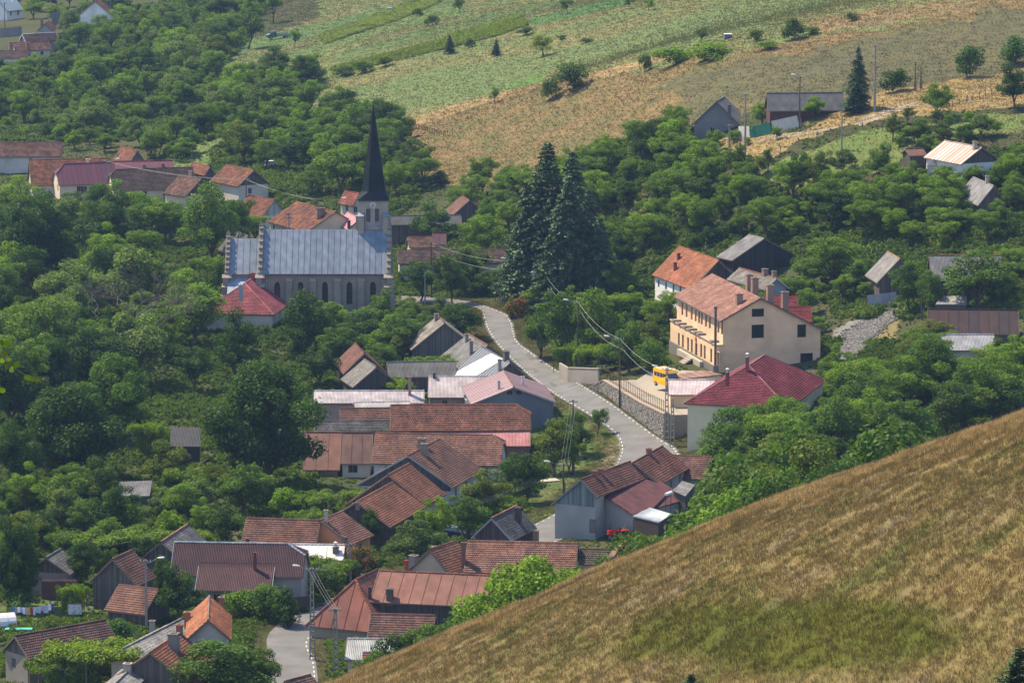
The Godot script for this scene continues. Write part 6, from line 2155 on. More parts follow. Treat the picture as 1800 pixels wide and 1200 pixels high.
func make_school() -> void:
	rng.seed = 41
	var corner := vg(1268, 656)
	var y0 := corner.y - 0.5
	var ye := y_at(564.5, corner.z)
	var en := on_level(1266.5, 564.5, ye)
	var ef := on_level(1184, 520.5, ye)
	var ex := (ef - en).normalized()             # along the facade, away from the gable
	var ez := ex.cross(Vector3.UP)               # out of the facade
	if ez.x > 0.0: ez = -ez
	var Lx := en.distance_to(ef) - 0.5
	# local frame: x along the gable to the right, y up, z towards the viewer along the ridge
	var ax := -ez
	var az := -ex
	var org := en - ax * 0.0
	org.y = y0
	var T := Transform3D(Basis(ax, Vector3.UP, az), org + ex * 0.4)
	var root := thing("school", "two storey peach school with red brown roof and gable windows", "school", T)
	var inv := T.affine_inverse()
	var hit := func(u: float, v: float, p: Vector3, n: Vector3) -> Vector3:
		var ro: Vector3 = inv * cam_pos
		var rd: Vector3 = inv.basis * ray(u, v)
		return ro + rd * ((p - ro).dot(n) / rd.dot(n))
	var apex: Vector3 = hit.call(1338, 523, Vector3(0, 0, 0.4), Vector3(0, 0, 1))
	var re: Vector3 = hit.call(1451, 580, Vector3(0, 0, 0.4), Vector3(0, 0, 1))
	var yl := ye - y0
	var PC := Color(0.68, 0.46, 0.295)
	var RB := Color(0.26, 0.125, 0.09)
	var RB2 := Color(0.21, 0.105, 0.08)
	var sl: float = (apex.y - yl) / apex.x
	var sr: float = (apex.y - re.y) / (re.x - apex.x)
	print("school Lx=%.1f apex=%s re=%s yl=%.1f pitch %.0f %.0f" % [Lx, apex, re, yl, rad_to_deg(atan(sl)), rad_to_deg(atan(sr))])
	var xl := 0.55
	var xr: float = re.x - 0.6
	# gable wall
	var gw := []
	for w in [[1322, 542, 1343.5, 557, "attic_window", 2, 1], [1321.5, 570, 1343.5, 594.5, "gable_window", 2, 1], [1402, 570, 1417.5, 593, "gable_window", 2, 1], [1407, 620, 1429.5, 660, "glazed_door", 2, 2]]:
		var a: Vector3 = hit.call(w[0], w[3], Vector3.ZERO, Vector3(0, 0, 1))
		var b: Vector3 = hit.call(w[2], w[1], Vector3.ZERO, Vector3(0, 0, 1))
		gw.append([Rect2(a.x, a.y, b.x - a.x, b.y - a.y), w])
	var gm := MB.new()
	var rects := []
	for g in gw: rects.append(g[0])
	wall_face(gm, Vector3.ZERO, Vector3.RIGHT, Vector3.UP, PackedVector2Array([Vector2(xl, 0), Vector2(xr, 0), Vector2(xr, apex.y - (xr - apex.x) * sr - 0.2), Vector2(apex.x, apex.y - 0.2), Vector2(xl, apex.y - (apex.x - xl) * sl - 0.2)]), rects, PC, 0.2)
	# back gable, right wall
	gm.poly([Vector3(xr, 0, -Lx), Vector3(xl, 0, -Lx), Vector3(xl, yl, -Lx), Vector3(apex.x, apex.y - 0.2, -Lx), Vector3(xr, re.y, -Lx)], PC)
	gm.quad(Vector3(xr, 0, 0), Vector3(xr, 0, -Lx), Vector3(xr, re.y + 0.1, -Lx), Vector3(xr, re.y + 0.1, 0), PC)
	# facade: upper storey
	var ledge: float = y_at(607.0, (T * Vector3(0, 0, 0)).z) - y0
	var fo := Vector3(xl, 0, -Lx)
	var upper := []
	var lower := []
	for zx in [325.0, 366.0, 415.0, 453.0, 485.0, 512.0, 552.0, 589.0, 672.0, 706.0]:
		var k: float = (zx - 300.0) / 440.0
		var p: Vector3 = hit.call(1140.0 + zx / 5.453, 460.0 + lerpf(441.0, 652.0, k) / 5.453, fo, Vector3(1, 0, 0))
		upper.append(Rect2(p.z + Lx - 0.5, p.y - 1.0, 1.0, 2.0))
	var f1 := MB.new()
	wall_face(gm, fo, Vector3(0, 0, 1), Vector3.UP, PackedVector2Array([Vector2(0, ledge - 0.2), Vector2(Lx, ledge - 0.2), Vector2(Lx, yl + 0.1), Vector2(0, yl + 0.1)]), upper, PC, 0.25)
	part("wall", gm, M.plaster, root)
	for g in gw:
		var w: Array = g[1]
		window(root, w[4], Vector3.ZERO, Vector3.RIGHT, Vector3.UP, g[0], Color(0.035, 0.03, 0.028), w[5], w[6], 0.16)
	for r in upper:
		window(root, "window", fo, Vector3(0, 0, 1), Vector3.UP, r, Color(0.2, 0.13, 0.09), 2, 1, 0.2)
	# ground storey stands forward
	var lo := Vector3(xl - 0.95, 0, -Lx - 0.3)
	for zx in [292.0, 330.0, 380.0, 416.0, 506.0, 540.0, 602.0, 665.0]:
		var k: float = (zx - 255.0) / 450.0
		var p: Vector3 = hit.call(1140.0 + zx / 5.453, 460.0 + lerpf(728.0, 950.0, k) / 5.453, lo, Vector3(1, 0, 0))
		lower.append(Rect2(p.z - lo.z - 0.5, p.y - 1.05, 1.0, 2.1))
	var dp: Vector3 = hit.call(1224, 618, lo, Vector3(1, 0, 0))
	var dr := Rect2(dp.z - lo.z - 0.65, dp.y - 1.9, 1.3, 3.2)
	var lm := MB.new()
	wall_face(lm, lo, Vector3(0, 0, 1), Vector3.UP, PackedVector2Array([Vector2(0, 0), Vector2(Lx + 0.3, 0), Vector2(Lx + 0.3, ledge), Vector2(0, ledge)]), lower + [dr], Color(0.66, 0.46, 0.285), 0.25)
	lm.quad(Vector3(xl - 0.95, 0, 0), Vector3(xl, 0, 0), Vector3(xl, ledge, 0), Vector3(xl - 0.95, ledge, 0), PC)
	lm.quad(Vector3(xl, 0, -Lx - 0.3), Vector3(xl - 0.95, 0, -Lx - 0.3), Vector3(xl - 0.95, ledge, -Lx - 0.3), Vector3(xl, ledge, -Lx - 0.3), PC)
	lm.bx(Vector3(xl - 0.5, ledge + 0.06, -Lx * 0.5 - 0.1), Vector3(1.2, 0.12, Lx + 0.6), Color(0.33, 0.27, 0.21))
	var gs := part("ground_storey", lm, M.plaster, root)
	for r in lower:
		window(gs, "window", lo, Vector3(0, 0, 1), Vector3.UP, r, Color(0.2, 0.12, 0.08), 2, 1, 0.2)
	window(gs, "door", lo, Vector3(0, 0, 1), Vector3.UP, dr, Color(0.34, 0.2, 0.09), 2, 2, 0.2)
	var dm := MB.new()
	dm.box(Transform3D(Basis(Vector3(0, 0, 1), Vector3.UP, Vector3(-1, 0, 0)), lo + Vector3(-0.06, dr.end.y + 0.55, dr.position.x + 0.65)), Vector3(0.7, 0.7, 0.06), Color(0.5, 0.03, 0.03))
	part("red_plaque", dm, M.paint, gs)
	# broken concrete canopies on the ledge
	for k in [0.08, 0.2, 0.33, 0.43, 0.55, 0.62, 0.9]:
		var cm := MB.new()
		cm.bx(Vector3(xl - 0.55, ledge + 0.26, -Lx * (1.0 - k)), Vector3(1.3, 0.28, 1.1), Color(0.22, 0.18, 0.15))
		part("canopy_slab", cm, M.plaster, root)
	# stone plinth and steps
	var pm := MB.new()
	pm.bx(Vector3(xl - 1.05, 0.5, -Lx * 0.5), Vector3(0.3, 1.9, Lx + 0.4), Color(0.2, 0.185, 0.17))
	part("plinth", pm, M.stone, root)
	for k in 4:
		var stp := MB.new()
		stp.bx(Vector3(xl - 1.9 - 0.35 * k, 0.95 - 0.22 * k, -Lx * 0.45), Vector3(0.4, 0.22, 2.4), Color(0.4, 0.36, 0.3))
		part("step", stp, M.stone, root)
	var lnd := MB.new()
	lnd.bx(Vector3(xl - 1.35, 0.75, -Lx * 0.5), Vector3(0.8, 0.9, Lx * 0.5), Color(0.46, 0.4, 0.32))
	part("landing", lnd, M.stone, root)
	# roof
	for sg in [0, 1]:
		var zf := 0.4
		var zb := -Lx - 0.4
		var ring := []
		if sg == 0:
			ring = [Vector3(0, yl, zb), Vector3(0, yl, zf), Vector3(apex.x, apex.y, zf), Vector3(apex.x, apex.y, zb)]
		else:
			ring = [Vector3(re.x, re.y, zf), Vector3(re.x, re.y, zb), Vector3(apex.x, apex.y, zb), Vector3(apex.x, apex.y, zf)]
		var rm := MB.new()
		rm.poly(ring, RB2)
		for i in 4:
			var p: Vector3 = ring[i]
			var q: Vector3 = ring[(i + 1) % 4]
			rm.quad(p - Vector3(0, 0.22, 0), q - Vector3(0, 0.22, 0), q, p, Color(0.12, 0.12, 0.13))
		rm.poly([ring[3] - Vector3(0, 0.22, 0), ring[2] - Vector3(0, 0.22, 0), ring[1] - Vector3(0, 0.22, 0), ring[0] - Vector3(0, 0.22, 0)], Color(0.25, 0.2, 0.16))
		var rf := part("roof", rm, M.wood, root)
		var es: Vector3 = (ring[1] - ring[0]).normalized()
		cover(rf, "slate", ring, ring[0], es, (ring[3] - ring[0]).normalized(), RB, RB2)
	# chimneys: near u, top, foot rows, distance behind the gable or behind the ridge
	for c in [[1317.5, 482.5, 511, 1], [1326.8, 488, 517, 1], [1353.5, 501, 531, 0], [1380, 513, 542, 0], [1299.5, 516.5, 533, 2]]:
		var p: Vector3
		if c[3] == 1: p = hit.call(c[0], c[2], Vector3(apex.x + 0.6, 0, 0), Vector3(1, 0, 0))
		elif c[3] == 0: p = hit.call(c[0], c[2], Vector3(0, 0, -0.9), Vector3(0, 0, 1))
		else: p = hit.call(c[0], c[2], Vector3(apex.x, apex.y, 0), Vector3(-sl, 1, 0).normalized())
		var s := FOC / -(T * p).z
		chimney(root, p, 0.95, (c[2] - c[1]) / s, Color(0.27, 0.17, 0.135))
	# tall flue on a concrete foot
	var fb: Vector3 = hit.call(1257.5, 653, Vector3(xl - 2.2, 0, 0), Vector3(1, 0, 0))
	var ft: Vector3 = hit.call(1257.5, 541, Vector3(xl - 2.2, 0, 0), Vector3(1, 0, 0))
	var fl := MB.new()
	fl.tube([fb, Vector3(fb.x, ft.y, fb.z)], [0.19, 0.19], 10, Color(0.1, 0.1, 0.105))
	fl.tube([Vector3(fb.x, ft.y, fb.z), Vector3(fb.x, ft.y + 0.25, fb.z)], [0.26, 0.26], 10, Color(0.14, 0.07, 0.05))
	fl.bx(fb + Vector3(0, 0.35, 0), Vector3(0.8, 1.2, 0.8), Color(0.2, 0.19, 0.18))
	fl.bx(Vector3(fb.x, fb.y * 0.5, fb.z), Vector3(0.7, fb.y, 0.7), Color(0.2, 0.19, 0.18))
	part("flue", fl, M.metal, root)
	house_boxes.append([Rect2(1184, 480, 266, 205), -org.z - 2.0])
	var fp := PackedVector2Array()
	for p in [Vector3(-3, 0, 3), Vector3(xr + 1, 0, 3), Vector3(xr + 1, 0, -Lx - 1), Vector3(-3, 0, -Lx - 1)]:
		var gg: Vector3 = T * p
		fp.push_back(Vector2(gg.x, gg.z))
	foot.append(fp)

# a single sloping roof on walls: upper and lower edge in the photograph, heights above the ground
func lean(called: String, label: String, cat: String, U: Array, D: Array, hu: float, hd: float, kind: String, c: Color, c2: Color, wc: Color) -> void:
	rng.seed = hash(label)
	var yu := vg((U[0] + U[2]) * 0.5, (U[1] + U[3]) * 0.5, hu).y
	var yd := vg((D[0] + D[2]) * 0.5, (D[1] + D[3]) * 0.5, hd).y
	yd = minf(yd, yu - 0.1)
	var q := [on_level(D[0], D[1], yd), on_level(D[2], D[3], yd), on_level(U[2], U[3], yu), on_level(U[0], U[1], yu)]
	var org := Vector3.ZERO
	for p in q: org += p * 0.25
	org.y = valley(org.x, org.z) - 0.3
	for p in q: org.y = minf(org.y, valley(p.x, p.z) - 0.3)
	for i in 4: q[i] = q[i] - org
	# the plane through both edges, seen from above
	if (q[1] - q[0]).cross(q[2] - q[0]).y < 0.0:
		q = [q[1], q[0], q[3], q[2]]
	var root := thing(called, label, cat, Transform3D(Basis(), org))
	var rm := MB.new()
	rm.quad(q[0], q[1], q[2], q[3], c2)
	rm.quad(q[3] - Vector3(0, 0.1, 0), q[2] - Vector3(0, 0.1, 0), q[1] - Vector3(0, 0.1, 0), q[0] - Vector3(0, 0.1, 0), c2 * 0.6)
	for i in 4:
		rm.quad(q[i] - Vector3(0, 0.1, 0), q[(i + 1) % 4] - Vector3(0, 0.1, 0), q[(i + 1) % 4], q[i], c2)
	var rf := part("roof", rm, M.sheet, root)
	var es: Vector3 = (q[1] - q[0]).normalized()
	var nn: Vector3 = (q[1] - q[0]).cross(q[3] - q[0]).normalized()
	cover(rf, kind, q, q[0], es, nn.cross(es), c, c2)
	var wm := MB.new()
	var m: Vector3 = (q[0] + q[1] + q[2] + q[3]) * 0.25
	var k := []
	for p in q: k.append(p.lerp(Vector3(m.x, p.y, m.z), 0.06) - Vector3(0, 0.1, 0))
	for i in 4:
		var a: Vector3 = k[i]
		var b: Vector3 = k[(i + 1) % 4]
		wm.quad(Vector3(a.x, 0, a.z), Vector3(b.x, 0, b.z), b, a, wc)
	part("wall", wm, M.plaster, root)
	var lo2 := Vector2(INF, INF)
	var hi2 := -lo2
	var fp := PackedVector2Array()
	for p in q:
		var s: Vector2 = proj(p + org)
		lo2 = lo2.min(s); hi2 = hi2.max(s)
		fp.push_back(Vector2(p.x + org.x, p.z + org.z))
	house_boxes.append([Rect2(lo2, hi2 - lo2), -org.z])
	foot.append(fp)

var yard_y := 4.0
func make_yard() -> void:
	rng.seed = 51
	# stone retaining wall along the road: foot pixel, top row
	var px := [[1036, 686, 681], [1060, 691, 667], [1087, 712, 683], [1125, 741, 706], [1167, 773, 726]]
	var P := []
	for p in px:
		var b := vg(p[0], p[1])
		var s := FOC / -b.z
		P.append([b, (p[1] - p[2]) / s])
	yard_y = P[4][0].y + P[4][1]
	var root := thing("retaining_wall", "rough stone retaining wall along the road below the school", "wall", Transform3D(Basis(), P[2][0] - Vector3(0, 0.4, 0)))
	var o: Vector3 = root.position
	var core := MB.new()
	var stones := MB.new()
	var coping := MB.new()
	for i in P.size() - 1:
		var a: Vector3 = P[i][0] - o
		var b: Vector3 = P[i + 1][0] - o
		var ha: float = P[i][1]
		var hb: float = P[i + 1][1]
		var d := Vector3(b.x - a.x, 0, b.z - a.z).normalized()
		var nrm := d.cross(Vector3.UP)
		if nrm.z < 0.0: nrm = -nrm
		if nrm.x > 0.0 and absf(nrm.x) > absf(nrm.z): nrm = -nrm
		var back := -nrm * 0.9
		var low := Vector3(0, -0.6, 0)
		core.quad(a + low, b + low, b + Vector3(0, hb, 0), a + Vector3(0, ha, 0), Color(0.15, 0.14, 0.125))
		core.quad(b + low + back, a + low + back, a + Vector3(0, ha, 0) + back, b + Vector3(0, hb, 0) + back, Color(0.15, 0.14, 0.125))
		coping.bar(a + Vector3(0, ha, 0) + back * 0.4, b + Vector3(0, hb, 0) + back * 0.4, 0.95, 0.14, Color(0.33, 0.26, 0.2))
		var L := a.distance_to(b)
		var x := 0.0
		while x < L:
			var w := rng.randf_range(0.3, 0.62)
			var k := (x + w * 0.5) / L
			var h := lerpf(ha, hb, k)
			var c := a.lerp(b, k)
			var y := 0.0
			while y < h - 0.1:
				var sh := minf(rng.randf_range(0.2, 0.42), h - y)
				var pr := rng.randf_range(0.03, 0.12)
				var cc := cj(Color(0.27, 0.25, 0.22), 0.3)
				var p0 := c + Vector3(0, y + 0.02, 0) - d * (w * 0.5 - 0.02)
				var p1 := c + Vector3(0, y + 0.02, 0) + d * (w * 0.5 - 0.02)
				var up := Vector3(0, sh - 0.04, 0)
				var q0 := p0.lerp(p1, 0.12) + nrm * pr + up * 0.12
				var q1 := p0.lerp(p1, 0.88) + nrm * pr + up * rng.randf_range(0.05, 0.2)
				var q2 := p0.lerp(p1, 0.85) + nrm * pr + up * 0.88
				var q3 := p0.lerp(p1, 0.15) + nrm * pr + up * rng.randf_range(0.8, 0.92)
				stones.quad(q0, q1, q2, q3, cc)
				stones.quad(p0, p1, q1, q0, cc)
				stones.quad(p1, p1 + up, q2, q1, cc)
				stones.quad(p1 + up, p0 + up, q3, q2, cc)
				stones.quad(p0 + up, p0, q0, q3, cc)
				y += sh
			x += w
	part("core", core, M.stone, root)
	part("stones", stones, M.stone, root, "stuff")
	part("coping", coping, M.stone, root)
	# yard behind the wall
	var ym := MB.new()
	var back_px := [[1068, 660], [1085, 672], [1128, 668], [1165, 642], [1262, 655]]
	for i in range(1, P.size() - 1):
		var a: Vector3 = P[i][0] + Vector3(0, P[i][1] - 0.15, 0)
		var b: Vector3 = P[i + 1][0] + Vector3(0, P[i + 1][1] - 0.15, 0)
		var c := vg(back_px[i][0], back_px[i][1])
		var d := vg(back_px[i + 1][0], back_px[i + 1][1])
		ym.quad(a, b, d + Vector3(0, 0.08, 0), c + Vector3(0, 0.08, 0), Color(0.34, 0.295, 0.235))
	var last: Vector3 = P[4][0] + Vector3(0, P[4][1] - 0.15, 0)
	var far := vg(1262, 655) + Vector3(0, 0.08, 0)
	var side := Vector3(last.x + 9.0, last.y, last.z - 1.0)
	ym.tri(last, side, far, Color(0.34, 0.295, 0.235))
	ym.quad(Vector3(last.x, last.y - 5.0, last.z), Vector3(side.x, last.y - 5.0, side.z), side, last, Color(0.2, 0.2, 0.19))
	part("schoolyard", ym, M.stone, self, "structure")
	# low concrete wall by the drive
	var lw := vg(1000, 672)
	var lw2 := vg(1066, 684)
	var lroot := thing("concrete_wall", "low curved concrete garden wall by the school drive", "wall", Transform3D(Basis(), lw))
	var lm := MB.new()
	lm.bar(Vector3(0, 0.9, 0), lw2 - lw + Vector3(-1.0, 0.9, -5.0), 0.3, 2.6, Color(0.3, 0.27, 0.23))
	lm.bar(Vector3(0, 0.9, 0), Vector3(-1.3, 0.9, -5.0), 0.3, 2.6, Color(0.3, 0.27, 0.23))
	part("wall_body", lm, M.plaster, lroot)
	var lc := MB.new()
	lc.bar(Vector3(0, 2.27, 0), lw2 - lw + Vector3(-1.0, 2.27, -5.0), 0.42, 0.12, Color(0.36, 0.31, 0.25))
	part("coping", lc, M.plaster, lroot)
	# rusty fence on top of the wall
	var fr := thing("iron_fence", "rusty iron post fence on top of the stone retaining wall", "fence", Transform3D(Basis(), P[1][0] + Vector3(0, P[1][1], 0)))
	var fo: Vector3 = fr.position
	var pts := []
	for i in range(1, P.size()):
		pts.append(P[i][0] + Vector3(0, P[i][1], 0) + Vector3(0.45, 0, -0.2) - fo)
	var RU := Color(0.12, 0.06, 0.045)
	for i in pts.size() - 1:
		var n := int(pts[i].distance_to(pts[i + 1]) / 0.95)
		for k in n:
			var c: Vector3 = pts[i].lerp(pts[i + 1], float(k) / n)
			var pm := MB.new()
			pm.bar(c - Vector3(0, 0.1, 0), c + Vector3(0, 1.75, 0), 0.07, 0.07, RU)
			part("post", pm, M.wood, fr)
		for y in [0.35, 1.5]:
			var rm := MB.new()
			rm.bar(pts[i] + Vector3(0, y, 0), pts[i + 1] + Vector3(0, y, 0), 0.04, 0.05, RU)
			part("rail", rm, M.wood, fr)

func make_landmarks() -> void:
	make_church()
	make_school()
	hs("sports_hall", "beige hall with shiny maroon metal tile hipped roof", [1317, 643], [1344, 624.5], [1387, 719], 8.8, -1, {"ehip": true, "rc": Color(0.24, 0.045, 0.06), "rc2": Color(0.2, 0.04, 0.055), "wc": Color(0.63, 0.55, 0.37), "cat": "hall", "cap": Color(0.3, 0.12, 0.13), "ch": [[1314, 645, 16, 0.4, Color(0.25, 0.08, 0.07), 1], [1279, 668, 12, 0.45, Color(0.2, 0.06, 0.06), 1]]})
	hs("village_house", "house with pinkish red metal tile hipped roof before the church", [430, 498], [441, 490.5], [481, 553], 6.6, -1, {"ehip": true, "rc": Color(0.36, 0.10, 0.11), "rc2": Color(0.31, 0.085, 0.095), "wc": Color(0.5, 0.45, 0.38), "cap": Color(0.4, 0.12, 0.13), "ch": [[423, 521, 20, 0.6, Color(0.3, 0.32, 0.34)], [444, 492, 12, 0.7, Color(0.3, 0.1, 0.09)]]})
	make_yard()
	lean("lean_to", "broad dark maroon sheet roof sloping off the grey gabled house", "house", [1056, 868, 1138, 840], [1112, 905, 1214, 876], 5.0, 2.5, "wave", Color(0.115, 0.035, 0.042), Color(0.085, 0.03, 0.036), Color(0.3, 0.29, 0.28))
	lean("lean_to", "silvery corrugated lean-to roof below the maroon sheet roof", "shed", [1143, 892, 1181, 903], [1113, 907, 1158, 918], 3.3, 2.7, "wave", Color(0.46, 0.49, 0.5), Color(0.38, 0.4, 0.42), Color(0.07, 0.05, 0.045))
	lean("garage", "low garage with flat rusty roof between minibus and school", "garage", [1188, 658, 1236, 651], [1201, 666, 1270, 658], 3.4, 3.1, "seam", Color(0.27, 0.15, 0.105), Color(0.22, 0.13, 0.1), Color(0.6, 0.45, 0.29))
	lean("shed", "grey plank porch roof behind the maroon sheet roof", "shed", [1183, 862, 1200, 845], [1205, 872, 1222, 852], 3.6, 3.0, "slate", Color(0.22, 0.21, 0.2), Color(0.17, 0.165, 0.16), Color(0.1, 0.09, 0.08))
	lean("shed", "dark shed with corrugated roof beside the vine pergola", "shed", [300, 751, 352, 751], [298, 785, 352, 785], 5.0, 3.2, "wave", Color(0.065, 0.066, 0.07), Color(0.048, 0.048, 0.052), Color(0.05, 0.045, 0.042))
	lean("shed", "striped corrugated shed roof among the garden bushes", "shed", [209, 847, 268, 846], [203, 872, 262, 872], 3.6, 2.4, "wave", Color(0.18, 0.175, 0.18), Color(0.12, 0.115, 0.12), Color(0.1, 0.09, 0.08))
	lean("shed", "flat grey outhouse roof beside the old barn", "shed", [1655, 520, 1700, 520], [1645, 535, 1700, 535], 2.8, 2.4, "wave", Color(0.3, 0.29, 0.28), Color(0.2, 0.2, 0.2), Color(0.08, 0.07, 0.065))
	lean("shed", "pale little porch roof on the hill cottage", "shed", [1636, 281, 1652, 280], [1630, 291, 1648, 291], 2.4, 1.9, "wave", Color(0.5, 0.46, 0.44), Color(0.42, 0.38, 0.36), Color(0.45, 0.42, 0.4))
	lean("shed", "cream fibre sheet roof between the shed and the plank gabled house", "shed", [313, 1113, 290, 1125], [300, 1135, 258, 1150], 3.6, 2.8, "wave", Color(0.5, 0.44, 0.33), Color(0.42, 0.37, 0.28), Color(0.2, 0.18, 0.16))
	lean("shed", "narrow roof over the animal pen below the grey hut", "shed", [72, 1018, 132, 1018], [70, 1021, 134, 1021], 2.4, 2.2, "wave", Color(0.42, 0.25, 0.22), Color(0.32, 0.19, 0.17), Color(0.12, 0.07, 0.06))

# ---------- poles, wires, vehicles and small things ----------
var pole_tops := {}

# kind: w wood, c square concrete, l ladder-shaped concrete, t tall tapered concrete
func pole(key: String, kind: String, u: float, vt: float, vb: float, label: String, lamp := 0.0, arms := 1) -> void:
	rng.seed = hash(label)
	var b := vg(u, vb)
	var s := FOC / -b.z
	var h := (vb - vt) / s
	var root := thing("lamp_post" if lamp != 0.0 else "utility_pole", label, "lamp post" if lamp != 0.0 else "pole", Transform3D(Basis(), b))
	var mb := MB.new()
	var CO := Color(0.25, 0.235, 0.215)
	var WO := Color(0.115, 0.09, 0.07)
	match kind:
		"w":
			mb.tube([Vector3(0, -0.5, 0), Vector3(rng.randf_range(-0.06, 0.06), h * 0.5, 0), Vector3(0, h, 0)], [0.14, 0.12, 0.09], 8, WO)
			mb.bx(Vector3(0.16, 0.7, 0.03), Vector3(0.18, 2.2, 0.2), CO * 0.9)
			part("post", mb, M.wood, root)
		"l":
			for sg in [-1.0, 1.0]:
				mb.bar(Vector3(sg * 0.3, -0.5, 0), Vector3(sg * 0.1, h, 0), 0.2, 0.14, CO)
			var n := int(h / 0.9)
			for i in n:
				var y := 0.5 + i * 0.9
				var w := lerpf(0.3, 0.1, y / h)
				mb.bx(Vector3(0, y, 0), Vector3(w * 2.0 - 0.1, 0.2, 0.16), CO)
			part("post", mb, M.plaster, root)
		_:
			var r := 0.15 if kind == "c" else 0.2
			mb.quad(Vector3(-r, -0.5, r), Vector3(r, -0.5, r), Vector3(r * 0.6, h, r * 0.6), Vector3(-r * 0.6, h, r * 0.6), CO)
			mb.quad(Vector3(r, -0.5, -r), Vector3(-r, -0.5, -r), Vector3(-r * 0.6, h, -r * 0.6), Vector3(r * 0.6, h, -r * 0.6), CO)
			mb.quad(Vector3(r, -0.5, r), Vector3(r, -0.5, -r), Vector3(r * 0.6, h, -r * 0.6), Vector3(r * 0.6, h, r * 0.6), CO)
			mb.quad(Vector3(-r, -0.5, -r), Vector3(-r, -0.5, r), Vector3(-r * 0.6, h, r * 0.6), Vector3(-r * 0.6, h, -r * 0.6), CO)
			mb.bx(Vector3(0, h, 0), Vector3(r * 1.2, 0.06, r * 1.2), CO)
			part("post", mb, M.plaster, root)
	for i in arms:
		var am := MB.new()
		var y := h - 0.25 - i * 0.7
		am.bx(Vector3(0, y, 0.12), Vector3(1.3, 0.09, 0.09), Color(0.12, 0.11, 0.1))
		var arm := part("crossarm", am, M.metal, root)
		for x in [-0.55, -0.2, 0.2, 0.55]:
			var im := MB.new()
			im.tube([Vector3(x, y + 0.04, 0.12), Vector3(x, y + 0.16, 0.12), Vector3(x, y + 0.28, 0.12)], [0.03, 0.06, 0.03], 6, Color(0.35, 0.33, 0.3))
			part("insulator", im, M.gloss, arm)
	if lamp != 0.0:
		var lm := MB.new()
		var e := Vector3(lamp, h - 0.15 + 0.45, 0.35)
		lm.tube([Vector3(0, h - 0.5, 0.1), Vector3(lamp * 0.5, h - 0.1, 0.25), e], [0.035, 0.03, 0.03], 6, Color(0.3, 0.3, 0.3))
		var a := part("lamp_arm", lm, M.metal, root)
		var hm := MB.new()
		var d := Vector3(signf(lamp), 0.12, 0.15).normalized()
		hm.tube([e - d * 0.1, e + d * 0.12, e + d * 0.6, e + d * 0.72], [0.05, 0.11, 0.12, 0.04], 8, Color(0.6, 0.6, 0.58))
		part("lamp_head", hm, M.gloss, a)
	pole_tops[key] = b + Vector3(0, h, 0)

func wire(a: Vector3, b: Vector3, sag: float, label: String, group: String, rad := 0.022, tone := 0.12) -> void:
	var mb := MB.new()
	var pts := []
	var rs := []
	for i in 13:
		var t := i / 12.0
		pts.append((b - a) * t - Vector3(0, sag * 4.0 * t * (1.0 - t), 0))
		rs.append(rad)
	mb.tube(pts, rs, 4, Color(tone, tone, tone))
	var o := part("power_cable", mb, M.wire, self)
	o.position = a
	tag(o, label, "cable", group)

func prism(mb: MB, prof: Array, w0: float, w1: float, col: Color, ysplit := -1.0) -> void:   # side profile (x, y) swept across z, narrowed above ysplit
	var L := []
	var R := []
	for p in prof:
		var w := w0 if p.y <= ysplit or ysplit < 0.0 else w1
		L.append(Vector3(p.x, p.y, w * 0.5))
		R.append(Vector3(p.x, p.y, -w * 0.5))
	var n := prof.size()
	for i in n:
		var k := (i + 1) % n
		mb.quad(L[k], L[i], R[i], R[k], col)
	mb.poly(L, col)
	var rr := R.duplicate()
	rr.reverse()
	mb.poly(rr, col)

func wheels(root: Node, xs: Array, w: float, r: float) -> void:
	for x in xs:
		for sg in [-1.0, 1.0]:
			var t := MB.new()
			t.tube([Vector3(x, r, sg * (w * 0.5 - 0.11)), Vector3(x, r, sg * (w * 0.5 + 0.08))], [r, r], 14, Color(0.02, 0.02, 0.02))
			var wh := part("wheel", t, M.rubber, root)
			var h := MB.new()
			h.tube([Vector3(x, r, sg * (w * 0.5 + 0.06)), Vector3(x, r, sg * (w * 0.5 + 0.1))], [r * 0.6, r * 0.55], 12, Color(0.3, 0.3, 0.3))
			part("rim", h, M.metal, wh)

func glass_quad(root: Node, called: String, a: Vector3, b: Vector3, c: Vector3, d: Vector3) -> void:
	var g := MB.new()
	g.quad(a, b, c, d, Color(0.03, 0.04, 0.05))
	part(called, g, M.glass, root)

